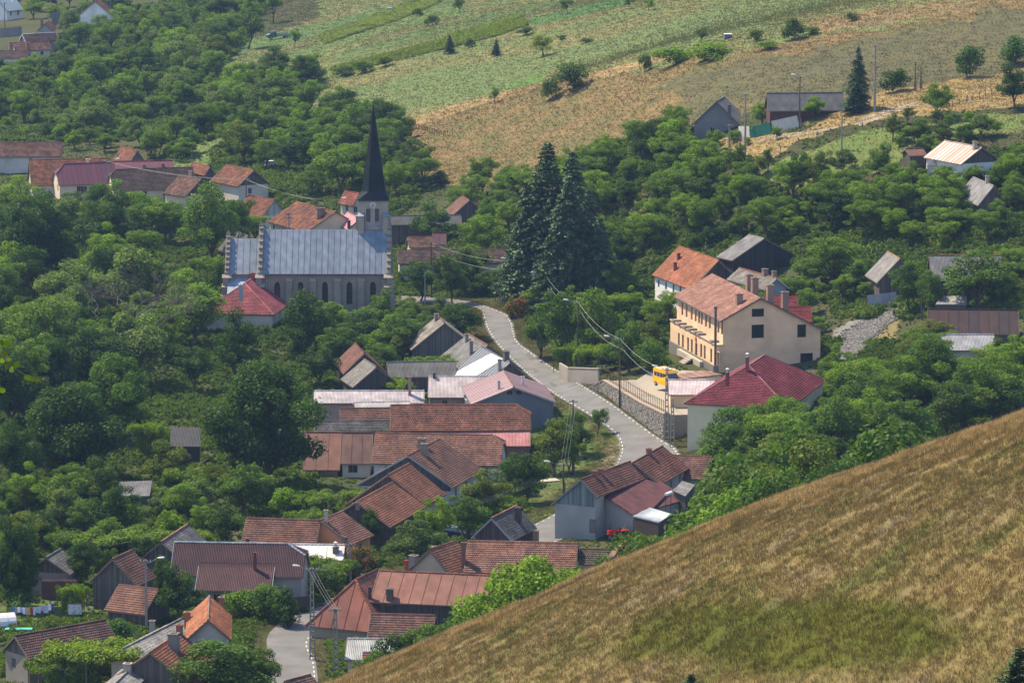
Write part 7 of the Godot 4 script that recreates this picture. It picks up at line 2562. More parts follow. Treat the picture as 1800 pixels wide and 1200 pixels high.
func make_minibus() -> void:
	var p := on_level(1174, 679, yard_y)
	p.y = maxf(yard_y - 0.1, valley(p.x, p.z) + 0.08)
	var root := thing("minibus", "yellow school minibus with dark windows parked in the schoolyard", "minibus", Transform3D(Basis(Vector3.UP, deg_to_rad(-62.0)), p))
	var YE := Color(0.72, 0.36, 0.02)
	# x forward, profile of the body
	var b := MB.new()
	prism(b, [Vector2(-2.7, 0.4), Vector2(2.55, 0.4), Vector2(2.75, 0.75), Vector2(2.6, 1.15), Vector2(1.75, 1.35), Vector2(1.15, 2.2), Vector2(0.85, 2.6), Vector2(-2.5, 2.65), Vector2(-2.72, 2.45)], 1.98, 1.72, YE, 1.4)
	part("body", b, M.gloss, root)
	for sg in [-1.0, 1.0]:
		var z0: float = sg * 0.9
		for x in [-2.4, -1.55, -0.7, 0.15]:
			if sg > 0: glass_quad(root, "side_window", Vector3(x, 1.45, z0 + 0.03), Vector3(x + 0.75, 1.45, z0 + 0.03), Vector3(x + 0.75, 2.1, z0 - 0.0), Vector3(x, 2.1, z0 - 0.0))
			else: glass_quad(root, "side_window", Vector3(x + 0.75, 1.45, z0 - 0.03), Vector3(x, 1.45, z0 - 0.03), Vector3(x, 2.1, z0 + 0.0), Vector3(x + 0.75, 2.1, z0 + 0.0))
	glass_quad(root, "windscreen", Vector3(1.74, 1.42, 0.78), Vector3(1.74, 1.42, -0.78), Vector3(1.2, 2.18, -0.74), Vector3(1.2, 2.18, 0.74))
	glass_quad(root, "rear_window", Vector3(-2.73, 1.45, -0.78), Vector3(-2.73, 1.45, 0.78), Vector3(-2.74, 2.2, 0.72), Vector3(-2.74, 2.2, -0.72))
	for sg in [-1.0, 1.0]:
		var l := MB.new()
		l.bx(Vector3(2.66, 0.95, sg * 0.72), Vector3(0.14, 0.22, 0.36), Color(0.6, 0.6, 0.6))
		part("headlight", l, M.gloss, root)
		var m := MB.new()
		m.bx(Vector3(1.35, 1.5, sg * 1.08), Vector3(0.12, 0.34, 0.2), Color(0.03, 0.03, 0.03))
		part("mirror", m, M.gloss, root)
	var bp := MB.new()
	bp.bx(Vector3(2.72, 0.5, 0), Vector3(0.16, 0.26, 1.9), Color(0.03, 0.03, 0.03))
	bp.bx(Vector3(-2.74, 0.5, 0), Vector3(0.12, 0.22, 1.9), Color(0.03, 0.03, 0.03))
	part("bumper", bp, M.rubber, root)
	var rk := MB.new()
	rk.bx(Vector3(0.2, 2.66, 0), Vector3(0.9, 0.1, 1.0), Color(0.5, 0.5, 0.48))
	part("roof_hatch", rk, M.gloss, root)
	wheels(root, [-1.75, 1.7], 1.9, 0.36)

func make_car(label: String, u: float, v: float, turn: float, col: Color) -> void:
	var p := vg(u, v)
	var root := thing("parked_car", label, "car", Transform3D(Basis(Vector3.UP, deg_to_rad(turn)), p + Vector3(0, 0.08, 0)))
	var b := MB.new()
	prism(b, [Vector2(-2.05, 0.3), Vector2(2.1, 0.3), Vector2(2.15, 0.62), Vector2(1.95, 0.82), Vector2(0.95, 0.95), Vector2(-1.6, 0.95), Vector2(-2.1, 0.85)], 1.72, 1.72, col)
	part("body", b, M.gloss, root)
	var c := MB.new()
	prism(c, [Vector2(-1.75, 0.94), Vector2(0.98, 0.94), Vector2(0.25, 1.42), Vector2(-1.2, 1.45)], 1.6, 1.28, col, 1.0)
	part("cabin", c, M.gloss, root)
	glass_quad(root, "windscreen", Vector3(0.94, 0.98, 0.74), Vector3(0.94, 0.98, -0.74), Vector3(0.31, 1.4, -0.6), Vector3(0.31, 1.4, 0.6))
	glass_quad(root, "rear_window", Vector3(-1.73, 1.0, -0.72), Vector3(-1.73, 1.0, 0.72), Vector3(-1.24, 1.42, 0.6), Vector3(-1.24, 1.42, -0.6))
	for sg in [-1.0, 1.0]:
		if sg > 0: glass_quad(root, "side_window", Vector3(-1.5, 1.0, 0.82), Vector3(0.7, 1.0, 0.82), Vector3(0.2, 1.38, 0.68), Vector3(-1.15, 1.4, 0.68))
		else: glass_quad(root, "side_window", Vector3(0.7, 1.0, -0.82), Vector3(-1.5, 1.0, -0.82), Vector3(-1.15, 1.4, -0.68), Vector3(0.2, 1.38, -0.68))
		var l := MB.new()
		l.bx(Vector3(2.08, 0.66, sg * 0.62), Vector3(0.1, 0.14, 0.34), Color(0.6, 0.6, 0.6))
		part("headlight", l, M.gloss, root)
	wheels(root, [-1.3, 1.3], 1.66, 0.31)

func make_truck() -> void:
	var p := vg(488, 68)
	var root := thing("flatbed_truck", "old dark green flatbed truck parked on the far field", "truck", Transform3D(Basis(Vector3.UP, deg_to_rad(196.0)), p))
	var GR := Color(0.03, 0.075, 0.06)
	var b := MB.new()
	prism(b, [Vector2(0.6, 0.5), Vector2(2.9, 0.5), Vector2(2.95, 1.1), Vector2(2.0, 1.35), Vector2(1.75, 2.05), Vector2(0.6, 2.05)], 1.9, 1.7, GR, 1.4)
	part("cab", b, M.gloss, root)
	glass_quad(root, "windscreen", Vector3(2.02, 1.4, 0.78), Vector3(2.02, 1.4, -0.78), Vector3(1.79, 2.0, -0.74), Vector3(1.79, 2.0, 0.74))
	glass_quad(root, "side_window", Vector3(0.8, 1.4, 0.9), Vector3(1.8, 1.4, 0.9), Vector3(1.65, 1.95, 0.87), Vector3(0.8, 1.95, 0.87))
	var f := MB.new()
	f.bx(Vector3(-1.3, 0.85, 0), Vector3(3.6, 0.16, 2.0), Color(0.2, 0.2, 0.19))
	for sg in [-1.0, 1.0]: f.bx(Vector3(-1.3, 1.15, sg * 0.98), Vector3(3.6, 0.45, 0.06), Color(0.28, 0.3, 0.3))
	f.bx(Vector3(0.48, 1.25, 0), Vector3(0.06, 0.65, 2.0), Color(0.28, 0.3, 0.3))
	part("flatbed", f, M.metal, root)
	wheels(root, [-2.0, 2.0], 1.8, 0.42)

func make_tractor() -> void:
	var p := vg(1088, 948)
	var root := thing("tractor", "small red tractor beside the grey gabled house", "tractor", Transform3D(Basis(Vector3.UP, deg_to_rad(200.0)), p))
	var b := MB.new()
	b.bx(Vector3(0.75, 1.0, 0), Vector3(1.5, 0.55, 0.6), Color(0.5, 0.03, 0.025))
	b.bx(Vector3(-0.2, 0.75, 0), Vector3(0.9, 0.5, 0.5), Color(0.08, 0.08, 0.08))
	for sg in [-1.0, 1.0]: b.bx(Vector3(-0.55, 1.25, sg * 0.65), Vector3(1.0, 0.08, 0.4), Color(0.5, 0.03, 0.025))
	part("body", b, M.gloss, root)
	var s := MB.new()
	s.bx(Vector3(-0.6, 1.25, 0), Vector3(0.4, 0.1, 0.45), Color(0.04, 0.04, 0.04))
	s.bx(Vector3(-0.8, 1.5, 0), Vector3(0.08, 0.45, 0.45), Color(0.04, 0.04, 0.04))
	part("seat", s, M.rubber, root)
	var e := MB.new()
	e.tube([Vector3(1.0, 1.25, 0.2), Vector3(1.0, 2.0, 0.2)], [0.04, 0.04], 6, Color(0.05, 0.05, 0.05))
	e.tube([Vector3(0.1, 1.2, 0), Vector3(-0.15, 1.55, 0)], [0.02, 0.02], 6, Color(0.05, 0.05, 0.05))
	part("exhaust", e, M.metal, root)
	wheels(root, [-0.6], 1.3, 0.62)
	wheels(root, [1.2], 1.15, 0.34)

func dish(label: String, p: Vector3, r: float, face: Vector3) -> void:
	var root := thing("satellite_dish", label, "satellite dish", Transform3D(Basis(), p))
	var z := face.normalized()
	var x := Vector3.UP.cross(z).normalized()
	var y := z.cross(x)
	var mb := MB.new()
	for k in 16:
		var a := TAU * k / 16.0
		var b := TAU * (k + 1) / 16.0
		for j in 3:
			var r0 := r * j / 3.0
			var r1 := r * (j + 1) / 3.0
			var f := func(ang: float, q: float) -> Vector3: return x * cos(ang) * q + y * sin(ang) * q + z * (q * q * 0.5 - 0.1)
			mb.quad(f.call(a, r0), f.call(a, r1), f.call(b, r1), f.call(b, r0), Color(0.55, 0.55, 0.55))
	part("reflector", mb, M.paint, root)
	var a := MB.new()
	a.bar(z * -0.1, z * 0.5 - y * 0.1, 0.03, 0.03, Color(0.2, 0.2, 0.2))
	a.bar(z * -0.12, z * -0.12 + Vector3(0, -1.1, 0), 0.05, 0.05, Color(0.2, 0.2, 0.2))
	part("mast", a, M.metal, root)

func make_laundry() -> void:
	var a := vg(20, 1094, 0.0)
	var b := vg(96, 1088, 0.0)
	var posts := thing("clothes_line", "sagging clothes line strung between two thin posts in the garden", "clothes line", Transform3D(Basis(), a))
	var d := b - a
	for q in [Vector3.ZERO, d]:
		var pm := MB.new()
		pm.bar(q - Vector3(0, 0.3, 0), q + Vector3(0, 2.0, 0), 0.08, 0.08, Color(0.16, 0.12, 0.1))
		part("post", pm, M.wood, posts)
	var lm := MB.new()
	var pts := []
	var rs := []
	for i in 11:
		var t := i / 10.0
		pts.append(d * t + Vector3(0, 1.95 - 0.35 * 4 * t * (1 - t), 0))
		rs.append(0.012)
	lm.tube(pts, rs, 4, Color(0.3, 0.3, 0.3))
	part("line", lm, M.wire, posts)
	var kinds := [["blue shirt", Color(0.03, 0.18, 0.42)], ["grey trousers", Color(0.28, 0.26, 0.26)], ["white towel", Color(0.75, 0.75, 0.8)], ["lilac shirt", Color(0.45, 0.4, 0.65)], ["white shirt", Color(0.75, 0.75, 0.8)], ["pale grey cloth", Color(0.4, 0.4, 0.46)], ["yellow shirt", Color(0.65, 0.38, 0.03)], ["dark red cloth", Color(0.35, 0.03, 0.08)], ["pale blue shirt", Color(0.45, 0.52, 0.66)], ["pale blue grey cloth", Color(0.36, 0.42, 0.5)], ["light grey towel", Color(0.5, 0.52, 0.58)], ["violet cloth", Color(0.4, 0.33, 0.62)], ["mauve shirt", Color(0.45, 0.38, 0.62)], ["pale green cloth", Color(0.42, 0.5, 0.48)], ["white blouse", Color(0.7, 0.72, 0.82)], ["dark violet cloth", Color(0.1, 0.05, 0.3)]]
	rng.seed = 8
	var dir := d.normalized()
	for i in kinds.size():
		var t := (i + 0.7) / (kinds.size() + 0.6)
		var top := a + d * t + Vector3(0, 1.95 - 0.35 * 4 * t * (1 - t), 0)
		var w := 0.28
		var h := rng.randf_range(0.55, 0.95)
		var mb := MB.new()
		var c: Color = kinds[i][1]
		var prev := []
		for j in 6:
			var y := -h * j / 5.0
			var row := []
			for k in 5:
				var s := (k / 4.0 - 0.5) * w * (1.0 + (0.25 if j == 1 else 0.0))
				row.append(dir * s + Vector3(0, y, 0.05 * sin(k * 2.2 + j * 0.9 + i)))
			if j > 0:
				for k in 4:
					mb.quad(row[k], row[k + 1], prev[k + 1], prev[k], c)
			prev = row
		var o := part("laundry", mb, M.cloth, self)
		o.position = top
		tag(o, kinds[i][0] + " pegged on the garden clothes line", "laundry", "laundry on the line")

func box_thing(called: String, label: String, cat: String, u: float, v: float, size: Vector3, col: Color, lid: Color, turn := 0.0) -> void:
	var p := vg(u, v)
	var root := thing(called, label, cat, Transform3D(Basis(Vector3.UP, turn), p))
	var b := MB.new()
	b.bx(Vector3(0, size.y * 0.5 - 0.1, 0), Vector3(size.x, size.y, size.z), col)
	part("body", b, M.paint, root)
	var l := MB.new()
	l.bx(Vector3(0, size.y - 0.05, 0), Vector3(size.x * 1.08, 0.12, size.z * 1.08), lid)
	for sx in [-1.0, 1.0]:
		l.bx(Vector3(sx * (size.x * 0.5 + 0.02), size.y * 0.45, 0), Vector3(0.05, size.y * 0.9, size.z * 0.9), lid * 0.8)
	part("cover", l, M.paint, root)

func fence_line(called: String, label: String, px: Array, step: float, h: float, col: Color, rails: int, lean := 0.04) -> void:
	rng.seed = hash(label)
	var pts := []
	for i in range(0, px.size(), 2): pts.append(vg(px[i], px[i + 1]))
	var root := thing(called, label, "fence", Transform3D(Basis(), pts[0]))
	for i in pts.size() - 1:
		var n := maxi(1, int(pts[i].distance_to(pts[i + 1]) / step))
		for k in n + 1:
			var c: Vector3 = pts[i].lerp(pts[i + 1], float(k) / n)
			c.y = valley(c.x, c.z)
			c -= pts[0]
			var m := MB.new()
			m.bar(c - Vector3(0, 0.2, 0), c + Vector3(rng.randfn() * lean, h * rng.randf_range(0.9, 1.08), rng.randfn() * lean), 0.1, 0.1, col)
			part("post", m, M.wood, root)
		for r in rails:
			var m := MB.new()
			var y := h * (0.35 + 0.5 * r)
			for k in n:
				var c: Vector3 = pts[i].lerp(pts[i + 1], float(k) / n)
				var e: Vector3 = pts[i].lerp(pts[i + 1], float(k + 1) / n)
				m.bar(Vector3(c.x, valley(c.x, c.z) + y, c.z) - pts[0], Vector3(e.x, valley(e.x, e.z) + y, e.z) - pts[0], 0.04, 0.07, col)
			part("rail", m, M.wood, root)

func panel_fence(label: String, px: Array, h: float, col: Color) -> void:
	var pts := []
	for i in range(0, px.size(), 2): pts.append(vg(px[i], px[i + 1]))
	var root := thing("board_fence", label, "fence", Transform3D(Basis(), pts[0]))
	rng.seed = hash(label)
	for i in pts.size() - 1:
		var n := maxi(1, int(pts[i].distance_to(pts[i + 1]) / 1.1))
		for k in n:
			var a: Vector3 = pts[i].lerp(pts[i + 1], float(k) / n) - pts[0]
			var b: Vector3 = pts[i].lerp(pts[i + 1], (k + 0.97) / n) - pts[0]
			var m := MB.new()
			m.bar(a + Vector3(0, h * 0.5, 0), b + Vector3(0, h * 0.5, 0), 0.05, h + 0.3, cj(col, 0.08))
			part("panel", m, M.plaster, root)

func make_undergrowth() -> void:
	# weeds, vegetables and young shoots that fill the gardens and the floor of the woods
	var meshes := []
	for i in 3:
		rng.seed = 1200 + i
		var mb := MB.new()
		for k in 5:
			clump(mb, Vector3(rng.randf_range(-0.5, 0.5), rng.randf_range(0.15, 0.55), rng.randf_range(-0.5, 0.5)), Vector3(0.42, 0.36, 0.42), 26, 0.3, Color(0.15, 0.21, 0.045), 0.3)
		meshes.append(mb.mesh())
	var r := RandomNumberGenerator.new()
	r.seed = 99
	var areas := [
		["weeds", "tangled green undergrowth in the valley gardens and between the houses", [-10, 380, 380, 395, 480, 520, 690, 545, 850, 550, 840, 600, 700, 660, 560, 700, 560, 840, 560, 880, 640, 880, 560, 910, 420, 930, 300, 1000, 300, 1060, 200, 1080, 60, 1040, -10, 1060], 15000, 0.5, 1.25],
		["weeds", "undergrowth on the wooded slopes around the school and the church lane", [690, 400, 900, 400, 1020, 300, 1060, 255, 1240, 225, 1280, 310, 1420, 350, 1640, 300, 1810, 250, 1810, 560, 1600, 560, 1470, 560, 1440, 480, 1290, 450, 1180, 500, 1180, 640, 1010, 640, 920, 560, 900, 520, 690, 520], 14000, 0.5, 1.3],
		["weeds", "undergrowth on the slope below the beige hall and the rusty barn", [1440, 600, 1640, 600, 1810, 640, 1810, 760, 1300, 900, 1180, 930, 1080, 990, 1080, 930, 1220, 860, 1260, 800, 1440, 740], 7000, 0.6, 1.3],
		["weeds", "undergrowth of the wood above the left-hand roofs", [-20, 105, 130, 60, 300, -10, 470, 10, 420, 90, 380, 130, 560, 140, 520, 195, 420, 225, 310, 285, 250, 250, -20, 246], 9000, 0.8, 1.6],
		["weeds", "undergrowth behind the church and among the tile roofs", [370, 262, 450, 235, 560, 190, 690, 250, 745, 330, 690, 400, 560, 400, 400, 400, 240, 360, 280, 350, 370, 330], 5000, 0.6, 1.3],
		["weeds", "rank growth between the hill and the near houses", [560, 1215, 600, 1150, 700, 1080, 860, 1040, 1000, 990, 1090, 960, 1200, 930, 1240, 945, 1000, 1040, 800, 1140, 640, 1220], 3500, 0.6, 1.2],
		["weeds", "garden plants around the maroon house and by the near bend", [300, 1000, 560, 990, 620, 1010, 540, 1080, 460, 1100, 460, 1215, 200, 1215, 0, 1215, 0, 1100, 200, 1080], 3500, 0.4, 0.9],
		["weeds", "short weeds and rough grass over the valley floor", [-20, 230, 300, 270, 700, 270, 800, 330, 1100, 330, 1280, 240, 1820, 200, 1820, 740, 1500, 850, 1200, 940, 1000, 1000, 700, 1130, 560, 1215, -20, 1215], 40000, 0.18, 0.42],
		["weeds", "rough verge grass beside the near street bend", [540, 1085, 600, 1120, 640, 1215, 555, 1215, 560, 1150], 900, 0.2, 0.4],
		["corn_field", "pale green corn standing in the upper field strip", [580, 122, 760, 74, 915, 30, 928, 44, 880, 62, 760, 92, 640, 120, 590, 132], 3200, 0.6, 1.0],
		["corn_field", "corn standing in the far field strip below the truck", [560, 62, 700, 12, 760, -10, 800, -8, 700, 36, 570, 78], 2200, 0.6, 1.0],
		["weeds", "low plants between the houses around the green", [560, 880, 700, 900, 880, 800, 960, 760, 960, 720, 1000, 760, 960, 850, 880, 940, 800, 960, 690, 1000, 620, 990], 2500, 0.35, 0.8],
	]
	for a in areas:
		var pts := PackedVector2Array()
		for i in range(0, a[2].size(), 2):
			pts.push_back(Vector2(a[2][i], a[2][i + 1]))
		var wp := PackedVector2Array()
		var lo := Vector2(INF, INF)
		var hi := -lo
		for p in pts:
			var g := vg(p.x, p.y)
			wp.push_back(Vector2(g.x, g.z))
			lo = lo.min(Vector2(g.x, g.z))
			hi = hi.max(Vector2(g.x, g.z))
		var near := []
		for f in foot:
			for p in f:
				if p.x > lo.x - 5 and p.x < hi.x + 5 and p.y > lo.y - 5 and p.y < hi.y + 5:
					near.append(f)
					break
		var xf := []
		var cols := PackedColorArray()
		var tries := 0
		while xf.size() < a[3] and tries < a[3] * 4:
			tries += 1
			var q := Vector2(r.randf_range(lo.x, hi.x), r.randf_range(lo.y, hi.y))
			if not Geometry2D.is_point_in_polygon(q, wp):
				continue
			var bad := false
			for f in near:
				if Geometry2D.is_point_in_polygon(q, f):
					bad = true
					break
			if bad: continue
			if absf(q.y) < 720.0:
				for i in range(0, road_left.size(), 3):
					var c: Vector3 = (road_left[i] + road_right[i]) * 0.5
					if Vector2(c.x - q.x, c.z - q.y).length() < 4.4:
						bad = true
						break
			if bad: continue
			if a[5] < 0.45:
				var gc := ground_color(q.x, q.y)
				if gc.g > 0.075 and r.randf() < 0.85: continue
			var n := noise.get_noise_2d(q.x * 1.6, q.y * 1.2)
			var s: float = lerpf(a[4], a[5], clampf(0.5 + n * 1.2 + r.randf_range(-0.3, 0.3), 0.0, 1.0))
			var c := Color(0.8, 0.9, 0.7).lerp(Color(1.2, 1.25, 0.6), clampf(0.5 + noise.get_noise_2d(q.x * 2.5 + 400.0, q.y * 2.0), 0.0, 1.0))
			if a[0] == "corn_field":
				c = Color(1.15, 0.98, 0.95)
			var kk := r.randf_range(0.6, 1.15) * (0.62 if a[0] == "weeds" else 1.15)
			cols.push_back(Color(c.r * kk, c.g * kk, c.b * kk))
			xf.append(Transform3D(Basis(Vector3.UP, r.randf() * TAU).scaled(Vector3(s, s * r.randf_range(0.6, 1.2), s)), Vector3(q.x, valley(q.x, q.y), q.y)))
		multi(a[0], a[1], "undergrowth" if a[0] == "weeds" else "corn", meshes[r.randi() % 3], xf, cols, M.leaf)

func flowers(label: String, u: float, vt: float, wpx: float, hpx: float) -> void:
	# trumpet creeper: orange blossom over dark leaves
	rng.seed = hash(label)
	var b := vg(u, vt + hpx)
	var s := FOC / -b.z
	var root := thing("flowering_creeper", label, "creeper", Transform3D(Basis(), b))
	var l := MB.new()
	var f := MB.new()
	var st := MB.new()
	st.tube([Vector3(0, -0.3, 0), Vector3(0.1, hpx / s * 0.6, 0)], [0.08, 0.03], 5, Color(0.12, 0.09, 0.07))
	part("stem", st, M.bark, root)
	for i in 24:
		var p := Vector3(rng.randf_range(-0.5, 0.5) * wpx / s, rng.randf_range(0.15, 0.95) * hpx / s, rng.randf_range(-0.6, 0.6))
		p.x *= 1.0 - absf(p.y * s / hpx - 0.55)
		clump(l, p, Vector3(0.6, 0.55, 0.55), 90, 0.24, Color(0.055, 0.085, 0.022))
		clump(f, p + Vector3(0, 0.08, 0.12), Vector3(0.68, 0.6, 0.66), 26, 0.17, Color(0.6, 0.13, 0.03), 0.25)
	part("foliage", l, M.leaf, root)
	part("blossom", f, M.leaf, root)

func make_details() -> void:
	make_undergrowth()
	flowers("orange flowering trumpet creeper beside the orange walled house", 632, 958, 62, 62)
	flowers("orange flowering creeper at the road bend below the spruces", 908, 524, 36, 34)
	make_minibus()
	make_car("dark blue car parked beneath the leafy tree by the slate house", 803, 946, -28.0, Color(0.015, 0.025, 0.06))
	make_truck()
	make_tractor()
	make_laundry()
	# poles
	pole("a1", "l", 187, 280, 362, "concrete lamp post before the maroon metal roof", 2.0)
	pole("a2", "w", 433, 312, 392, "wooden pole beside the sunlit orange tile roof", 0.0, 1)
	pole("a3", "w", 556, 347, 425, "dark pole rising before the big tile roof behind church", 0.0, 1)
	pole("a4", "c", 508, 372, 440, "concrete pole with wide crossarms behind the church roof", 0.0, 2)
	pole("a5", "w", 591, 349, 425, "pole with a lamp before the pink metal roof", 1.2)
	pole("b1", "w", 758, 423, 524, "thick brown wooden pole beside the church lane", 0.0, 1)
	pole("b2", "c", 747, 478, 542, "short grey concrete pole by the church corner", 0.0, 0)
	pole("b3", "w", 905, 455, 528, "wooden lamp post by the road bend below the spruces", -1.6)
	pole("b4", "w", 958, 480, 545, "wooden lamp post at the hedge below the spruces", -1.6)
	pole("b5", "w", 1016, 527, 640, "tall wooden lamp post above the road hedge", -1.6)
	pole("b6", "w", 1089, 590, 716, "wooden lamp post against the stone retaining wall", -1.6)
	pole("b7", "l", 1172, 642, 776, "ladder shaped concrete pole at the end of the stone wall", -1.4, 1)
	pole("b8", "l", 1182, 697, 786, "second ladder shaped concrete pole beside the beige hall", 0.0, 0)
	pole("c1", "w", 1007, 698, 832, "wooden pole on the village green", 0.0, 1)
	pole("c2", "w", 991, 812, 870, "wooden lamp post on the green beside the ditch", -1.9)
	pole("c3", "c", 812, 884, 950, "concrete lamp post behind the black slate house", -1.9)
	pole("c4", "c", 257, 978, 1110, "tall concrete lamp post beside the plank barn", 1.5)
	pole("c5", "l", 549, 990, 1160, "ladder shaped concrete pole at the near street bend", -1.4, 1)
	pole("c6", "c", 616, 952, 1024, "concrete pole beside the flowering creeper", 0.0, 1)
	pole("c7", "l", 590, 1062, 1196, "ladder shaped concrete pole before the stone house end", 0.0, 1)
	pole("c8", "c", 475, 1158, 1216, "stub of a concrete pole beside the leafy street tree", 0.0, 0)
	pole("d1", "t", 1282, 218, 298, "short concrete pole at the foot of the hill lane", 0.0, 1)
	pole("d2", "t", 1310, 163, 290, "tall concrete pole with bracket beside the grey hill house", 0.0, 1)
	pole("d3", "w", 1301, 243, 299, "thin wooden pole beside the hill lane", 0.0, 0)
	pole("d4", "w", 1406, 133, 226, "wooden lamp post before the dark hill barn", -0.9)
	pole("d5", "c", 1480, 203, 264, "plain concrete pole in the hill meadow", 0.0, 0)
	pole("d6", "t", 1538, 78, 196, "tallest concrete pole beside the hill pine", 0.0, 1)
	pole("d7", "w", 1609, 108, 160, "leaning wooden pole on the hill crest path", 0.0, 0)
	pole("d8", "w", 1619, 118, 156, "short dark wooden pole on the hill crest path", 0.0, 0)
	pole("e1", "w", 1406, 415, 484, "wooden pole behind the old barn with creeper", 0.0, 0)
	pole("e2", "w", 1621, 508, 562, "wooden pole at the top of the gravel track", 0.0, 0)
	pole("f1", "l", 106, -30, 32, "far concrete pole in the hamlet beyond the wood", 1.6)
	pole("f2", "w", 8, 4, 62, "far pole with a lamp at the hamlet edge", 1.8)
	var link := [["b7", "b6"], ["b6", "b5"], ["b5", "b4"], ["b4", "b3"], ["b3", "b1"]]
	for l in link:
		var a: Vector3 = pole_tops[l[0]]
		var b: Vector3 = pole_tops[l[1]]
		wire(a + Vector3(0, -0.1, 0), b + Vector3(0, -0.1, 0), 0.9, "thick pale cable looping along the road lamp posts", "cables along the road lamp posts", 0.02, 0.25)
		wire(a + Vector3(0.4, -1.6, 0), b + Vector3(0.4, -1.6, 0), 1.0, "thin dark cable below the pale road cable", "thin cables along the road lamp posts", 0.022, 0.2)
	for l in [["c5", "c6"], ["c7", "c5"], ["c1", "b7"], ["c2", "c1"], ["a1", "a2"], ["a2", "a3"], ["a4", "a5"], ["d1", "d2"], ["d4", "d6"], ["c3", "c2"]]:
		var a: Vector3 = pole_tops[l[0]]
		var b: Vector3 = pole_tops[l[1]]
		for k in 3:
			wire(a + Vector3(-0.4 + 0.4 * k, -0.1 - 0.12 * k, 0), b + Vector3(-0.4 + 0.4 * k, -0.1 - 0.12 * k, 0), 0.02 * a.distance_to(b), "thin sagging power wire between two utility poles", "power wires between utility poles", 0.012, 0.14)
	# fences and gates
	fence_line("wooden_fence", "row of old fence posts on the scarp behind the spire", [683, 232, 720, 222, 760, 235, 795, 240], 1.3, 1.1, Color(0.1, 0.085, 0.07), 0, 0.1)
	fence_line("wooden_fence", "rail fence along the hill lane", [1675, 188, 1700, 180, 1755, 165, 1770, 160], 1.6, 1.2, Color(0.12, 0.1, 0.085), 1)
	fence_line("wire_fence", "widely spaced meadow fence posts below the hill lane", [1373, 272, 1436, 248, 1517, 228, 1552, 230], 3.2, 1.6, Color(0.13, 0.11, 0.095), 0)
	fence_line("wooden_fence", "rails of the animal pen by the plank barn", [88, 1068, 152, 1068, 190, 1075], 2.0, 1.4, Color(0.1, 0.085, 0.075), 2)
	fence_line("iron_railing", "iron railing at the road bend below the spruces", [868, 530, 905, 545], 0.9, 1.2, Color(0.1, 0.07, 0.06), 1)
	panel_fence("white sheet fence on the hill lane below the dark barn", [1358, 234, 1404, 224], 2.0, Color(0.52, 0.5, 0.46))
	panel_fence("green sheet gate beside the white sheet fence", [1319, 243, 1356, 236], 1.9, Color(0.02, 0.13, 0.1))
	panel_fence("pale gate beside the grey hill house", [1299, 243, 1318, 243], 2.0, Color(0.5, 0.48, 0.43))
	panel_fence("grey sheet fence at the top of the gravel track", [1526, 544, 1578, 538], 2.1, Color(0.27, 0.29, 0.31))
	panel_fence("weathered board fence behind the far hamlet roofs", [90, 46, 142, 36], 3.6, Color(0.2, 0.19, 0.19))
	panel_fence("weathered board fence before the far hamlet poles", [-5, 66, 38, 62], 2.4, Color(0.2, 0.19, 0.19))
	panel_fence("dark board fence beside the near street", [430, 1088, 545, 1075], 1.8, Color(0.07, 0.06, 0.055))
	# small things
	box_thing("water_tank", "white caged water tank among the trees behind the church", "tank", 473, 297, Vector3(1.7, 1.7, 1.5), Color(0.62, 0.62, 0.62), Color(0.5, 0.5, 0.5), 0.3)
	box_thing("beehive", "white box hive on the far field", "hive", 1280, 68, Vector3(1.5, 1.0, 1.2), Color(0.2, 0.12, 0.2), Color(0.72, 0.7, 0.7))
	box_thing("crate", "pale blue crate on the far field", "crate", 685, 21, Vector3(1.1, 1.2, 0.9), Color(0.3, 0.5, 0.55), Color(0.36, 0.55, 0.6))
	box_thing("water_trough", "turquoise trough beside the plastic tunnel", "trough", 32, 1112, Vector3(2.9, 0.5, 0.9), Color(0.03, 0.32, 0.27), Color(0.08, 0.42, 0.36))
	dish("white satellite dish on the bank below the orange roofed house", vg(1101, 533) + Vector3(0, 1.0, 0), 0.6, Vector3(0.5, 0.3, 1))
	dish("grey satellite dish on the rose roofed wing", on_level(822, 697, vg(822, 720).y + 3.4), 0.6, Vector3(-0.6, 0.35, 1))
	dish("small dish on a mast over the vine", on_level(237, 1142, vg(237, 1175).y + 3.0), 0.42, Vector3(0.6, 0.4, 1))
	# hung blanket
	var hb := vg(131, 1087)
	var bl := MB.new()
	rng.seed = 3
	for i in 8:
		for j in 5:
			var c := Color(0.4, 0.43, 0.44) if rng.randf() > 0.3 else Color(0.27, 0.3, 0.32)
			var x := -0.75 + i * 0.19
			bl.quad(Vector3(x, 0.5 + j * 0.24, 0.03 * sin(i)), Vector3(x + 0.19, 0.5 + j * 0.24, 0.03 * sin(i + 1)), Vector3(x + 0.19, 0.74 + j * 0.24, 0.03 * sin(i + 1)), Vector3(x, 0.74 + j * 0.24, 0.03 * sin(i)), c)
	var bt := thing("blanket", "grey speckled blanket hung over a bar by the pen", "blanket", Transform3D(Basis(), hb))
	part("cloth", bl, M.cloth, bt)
	var bb := MB.new()
	for x in [-0.85, 0.85]: bb.bar(Vector3(x, -0.2, 0), Vector3(x, 1.72, 0), 0.06, 0.06, Color(0.15, 0.12, 0.1))
	bb.bar(Vector3(-0.9, 1.7, 0), Vector3(0.9, 1.7, 0), 0.05, 0.05, Color(0.15, 0.12, 0.1))
	part("bar", bb, M.wood, bt)
	# plastic tunnel at the left edge
	var pt := vg(-6, 1104)
	var tun := thing("plastic_tunnel", "whitish plastic garden tunnel beside the clothes line", "tunnel", Transform3D(Basis(Vector3.UP, 0.35), pt))
	var tm := MB.new()
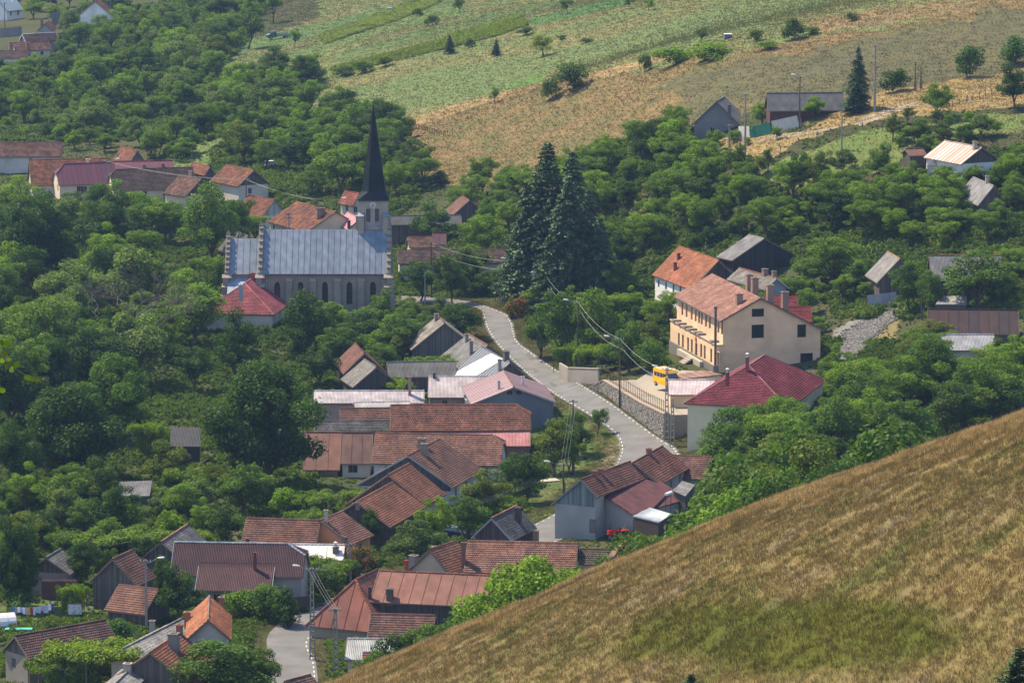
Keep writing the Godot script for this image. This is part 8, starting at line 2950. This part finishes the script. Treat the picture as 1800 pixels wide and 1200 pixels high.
	for k in 10:
		var a0 := PI * k / 10.0
		var a1 := PI * (k + 1) / 10.0
		var p0 := Vector3(0, sin(a0) * 1.7, cos(a0) * 1.6)
		var p1 := Vector3(0, sin(a1) * 1.7, cos(a1) * 1.6)
		for j in 5:
			var x0 := Vector3(-3.0 + j, 0, 0)
			tm.quad(p0 + x0 + Vector3(1, 0, 0), p1 + x0 + Vector3(1, 0, 0), p1 + x0, p0 + x0, cj(Color(0.55, 0.55, 0.58), 0.06))
		tm.tri(Vector3(2, 0, 0), p0 + Vector3(2, 0, 0), p1 + Vector3(2, 0, 0), Color(0.45, 0.46, 0.48))
	part("cover", tm, M.paint, tun)
	var hoops := MB.new()
	for j in 6:
		var pts := []
		var rs := []
		for k in 9:
			var a := PI * k / 8.0
			pts.append(Vector3(-3.0 + j, sin(a) * 1.73, cos(a) * 1.63))
			rs.append(0.03)
		hoops.tube(pts, rs, 5, Color(0.35, 0.35, 0.37))
	part("hoops", hoops, M.metal, tun)
	# solar water heater on the maroon sheet roof
	var sb := on_level(1170, 897, vg(1170, 915).y + 2.6)
	var sh := thing("solar_heater", "solar water heater with white tank on the maroon roof", "solar heater", Transform3D(Basis(Vector3.UP, -0.5), sb))
	var fm := MB.new()
	for z in [-0.7, 0.7]:
		fm.bar(Vector3(0.4, -0.6, z), Vector3(0.4, 2.3, z), 0.07, 0.07, Color(0.12, 0.11, 0.11))
		fm.bar(Vector3(-1.6, 0.0, z), Vector3(0.4, 1.9, z), 0.07, 0.07, Color(0.1, 0.1, 0.11))
	part("frame", fm, M.metal, sh)
	var tk := MB.new()
	tk.tube([Vector3(0.45, 2.2, -0.75), Vector3(0.45, 2.2, -0.7), Vector3(0.45, 2.2, 0.7), Vector3(0.45, 2.2, 0.75)], [0.14, 0.22, 0.22, 0.14], 12, Color(0.6, 0.6, 0.6))
	part("tank", tk, M.gloss, sh)
	for k in 8:
		var z := -0.63 + k * 0.18
		var cm := MB.new()
		cm.tube([Vector3(-1.55, 0.1, z), Vector3(0.3, 2.0, z)], [0.04, 0.04], 6, Color(0.02, 0.02, 0.05))
		part("tube", cm, M.gloss, sh)
	# new pale sheets on the blue grey metal roof
	var nr := thing("roof_sheet", "new white metal sheets laid on the blue grey roof", "roof sheet", Transform3D(Basis(), on_level(840, 645, vg(840, 690).y + 3.0)))
	var rh: Node3D = null
	for c in get_children():
		if c.has_meta("label") and str(c.get_meta("label")).begins_with("house with blue grey metal roof"):
			rh = c
	if rh:
		var sl: Array = rh.get_meta("slope")
		var inv := rh.transform.affine_inverse()
		var nf := Vector3(0, 1, sl[1]).normalized()
		var q := []
		for p in [[790, 661], [838, 661], [885, 632], [864, 621.5]]:
			var ro := inv * cam_pos
			var rd := inv.basis * ray(p[0], p[1])
			var o := Vector3(0, sl[0], 0)
			q.append(rh.transform * (ro + rd * ((o - ro).dot(nf) / rd.dot(nf)) + nf * 0.1))
		nr.position = q[0]
		for k in 4:
			var m := MB.new()
			var a: Vector3 = q[0].lerp(q[1], k / 4.0) - q[0]
			var b: Vector3 = q[0].lerp(q[1], (k + 0.98) / 4.0) - q[0]
			var c: Vector3 = q[3].lerp(q[2], (k + 0.98) / 4.0) - q[0]
			var d: Vector3 = q[3].lerp(q[2], k / 4.0) - q[0]
			m.quad(a, b, c, d, Color(0.8, 0.8, 0.78))
			part("sheet", m, M.enamel, nr)
	# grass ditch bridge on the green
	var cbp := vg(965, 846)
	var cbr := thing("footbridge", "small concrete slab over the ditch on the green", "bridge", Transform3D(Basis(Vector3.UP, 0.4), cbp))
	var cbm := MB.new()
	cbm.bx(Vector3(0, 0.12, 0), Vector3(2.6, 0.2, 1.8), Color(0.36, 0.33, 0.28))
	part("slab", cbm, M.plaster, cbr)
	var cbk := MB.new()
	for x in [-1.2, 1.2]: cbk.bx(Vector3(x, -0.1, 0), Vector3(0.2, 0.5, 1.8), Color(0.28, 0.26, 0.23))
	part("abutment", cbk, M.plaster, cbr)

func _ready() -> void:
	# camera
	var cam := Camera3D.new()
	cam.name = "camera"
	cam.position = cam_pos
	cam.rotation = Vector3(-PITCH, 0, 0)
	cam.fov = rad_to_deg(2.0 * atan(600.0 / FOC))
	cam.near = 1.0
	cam.far = 4000.0
	add_child(cam)
	cam.current = true
	# sky and air
	var env := Environment.new()
	env.background_mode = Environment.BG_SKY
	var sky := Sky.new()
	var sm := ProceduralSkyMaterial.new()
	sm.sky_top_color = Color(0.37, 0.47, 0.62)
	sm.sky_horizon_color = Color(0.77, 0.79, 0.8)
	sm.sky_curve = 0.18
	sm.ground_horizon_color = Color(0.5, 0.52, 0.46)
	sm.ground_bottom_color = Color(0.2, 0.2, 0.15)
	sm.sun_angle_max = 1.0
	sm.sky_energy_multiplier = 1.2
	sky.sky_material = sm
	env.sky = sky
	env.tonemap_mode = Environment.TONE_MAPPER_LINEAR
	env.tonemap_exposure = 2.4
	env.fog_enabled = true
	env.fog_density = 0.00005
	env.fog_light_color = Color(0.6, 0.73, 0.93)
	env.sdfgi_enabled = true
	env.ssao_enabled = true
	env.ssil_enabled = true
	var we := WorldEnvironment.new()
	we.name = "world"
	we.environment = env
	add_child(we)
	# sun: from the left and a little behind the scene, fairly high
	var sun := DirectionalLight3D.new()
	sun.name = "sun"
	sun.light_energy = 1.6
	sun.light_color = Color(1.0, 0.93, 0.81)
	sun.light_angular_distance = 0.5
	sun.shadow_enabled = true
	add_child(sun)
	sun.look_at_from_position(Vector3.ZERO, Vector3(1.0, -1.75, 0.72), Vector3.UP)

	noise.seed = 3
	noise.frequency = 0.05
	noise.fractal_octaves = 3
	var t0 := Time.get_ticks_msec()
	make_materials()
	solve_terrain()
	print("terrain ", Time.get_ticks_msec() - t0)
	make_ground()
	print("ground ", Time.get_ticks_msec() - t0)
	make_hill()
	make_near_slope()
	make_roads()
	print("roads ", Time.get_ticks_msec() - t0)
	make_houses()
	print("houses ", Time.get_ticks_msec() - t0)
	make_landmarks()
	print("landmarks ", Time.get_ticks_msec() - t0)
	make_trees()
	print("trees ", Time.get_ticks_msec() - t0, tree_count)
	make_grass()
	make_details()
	print("all ", Time.get_ticks_msec() - t0)
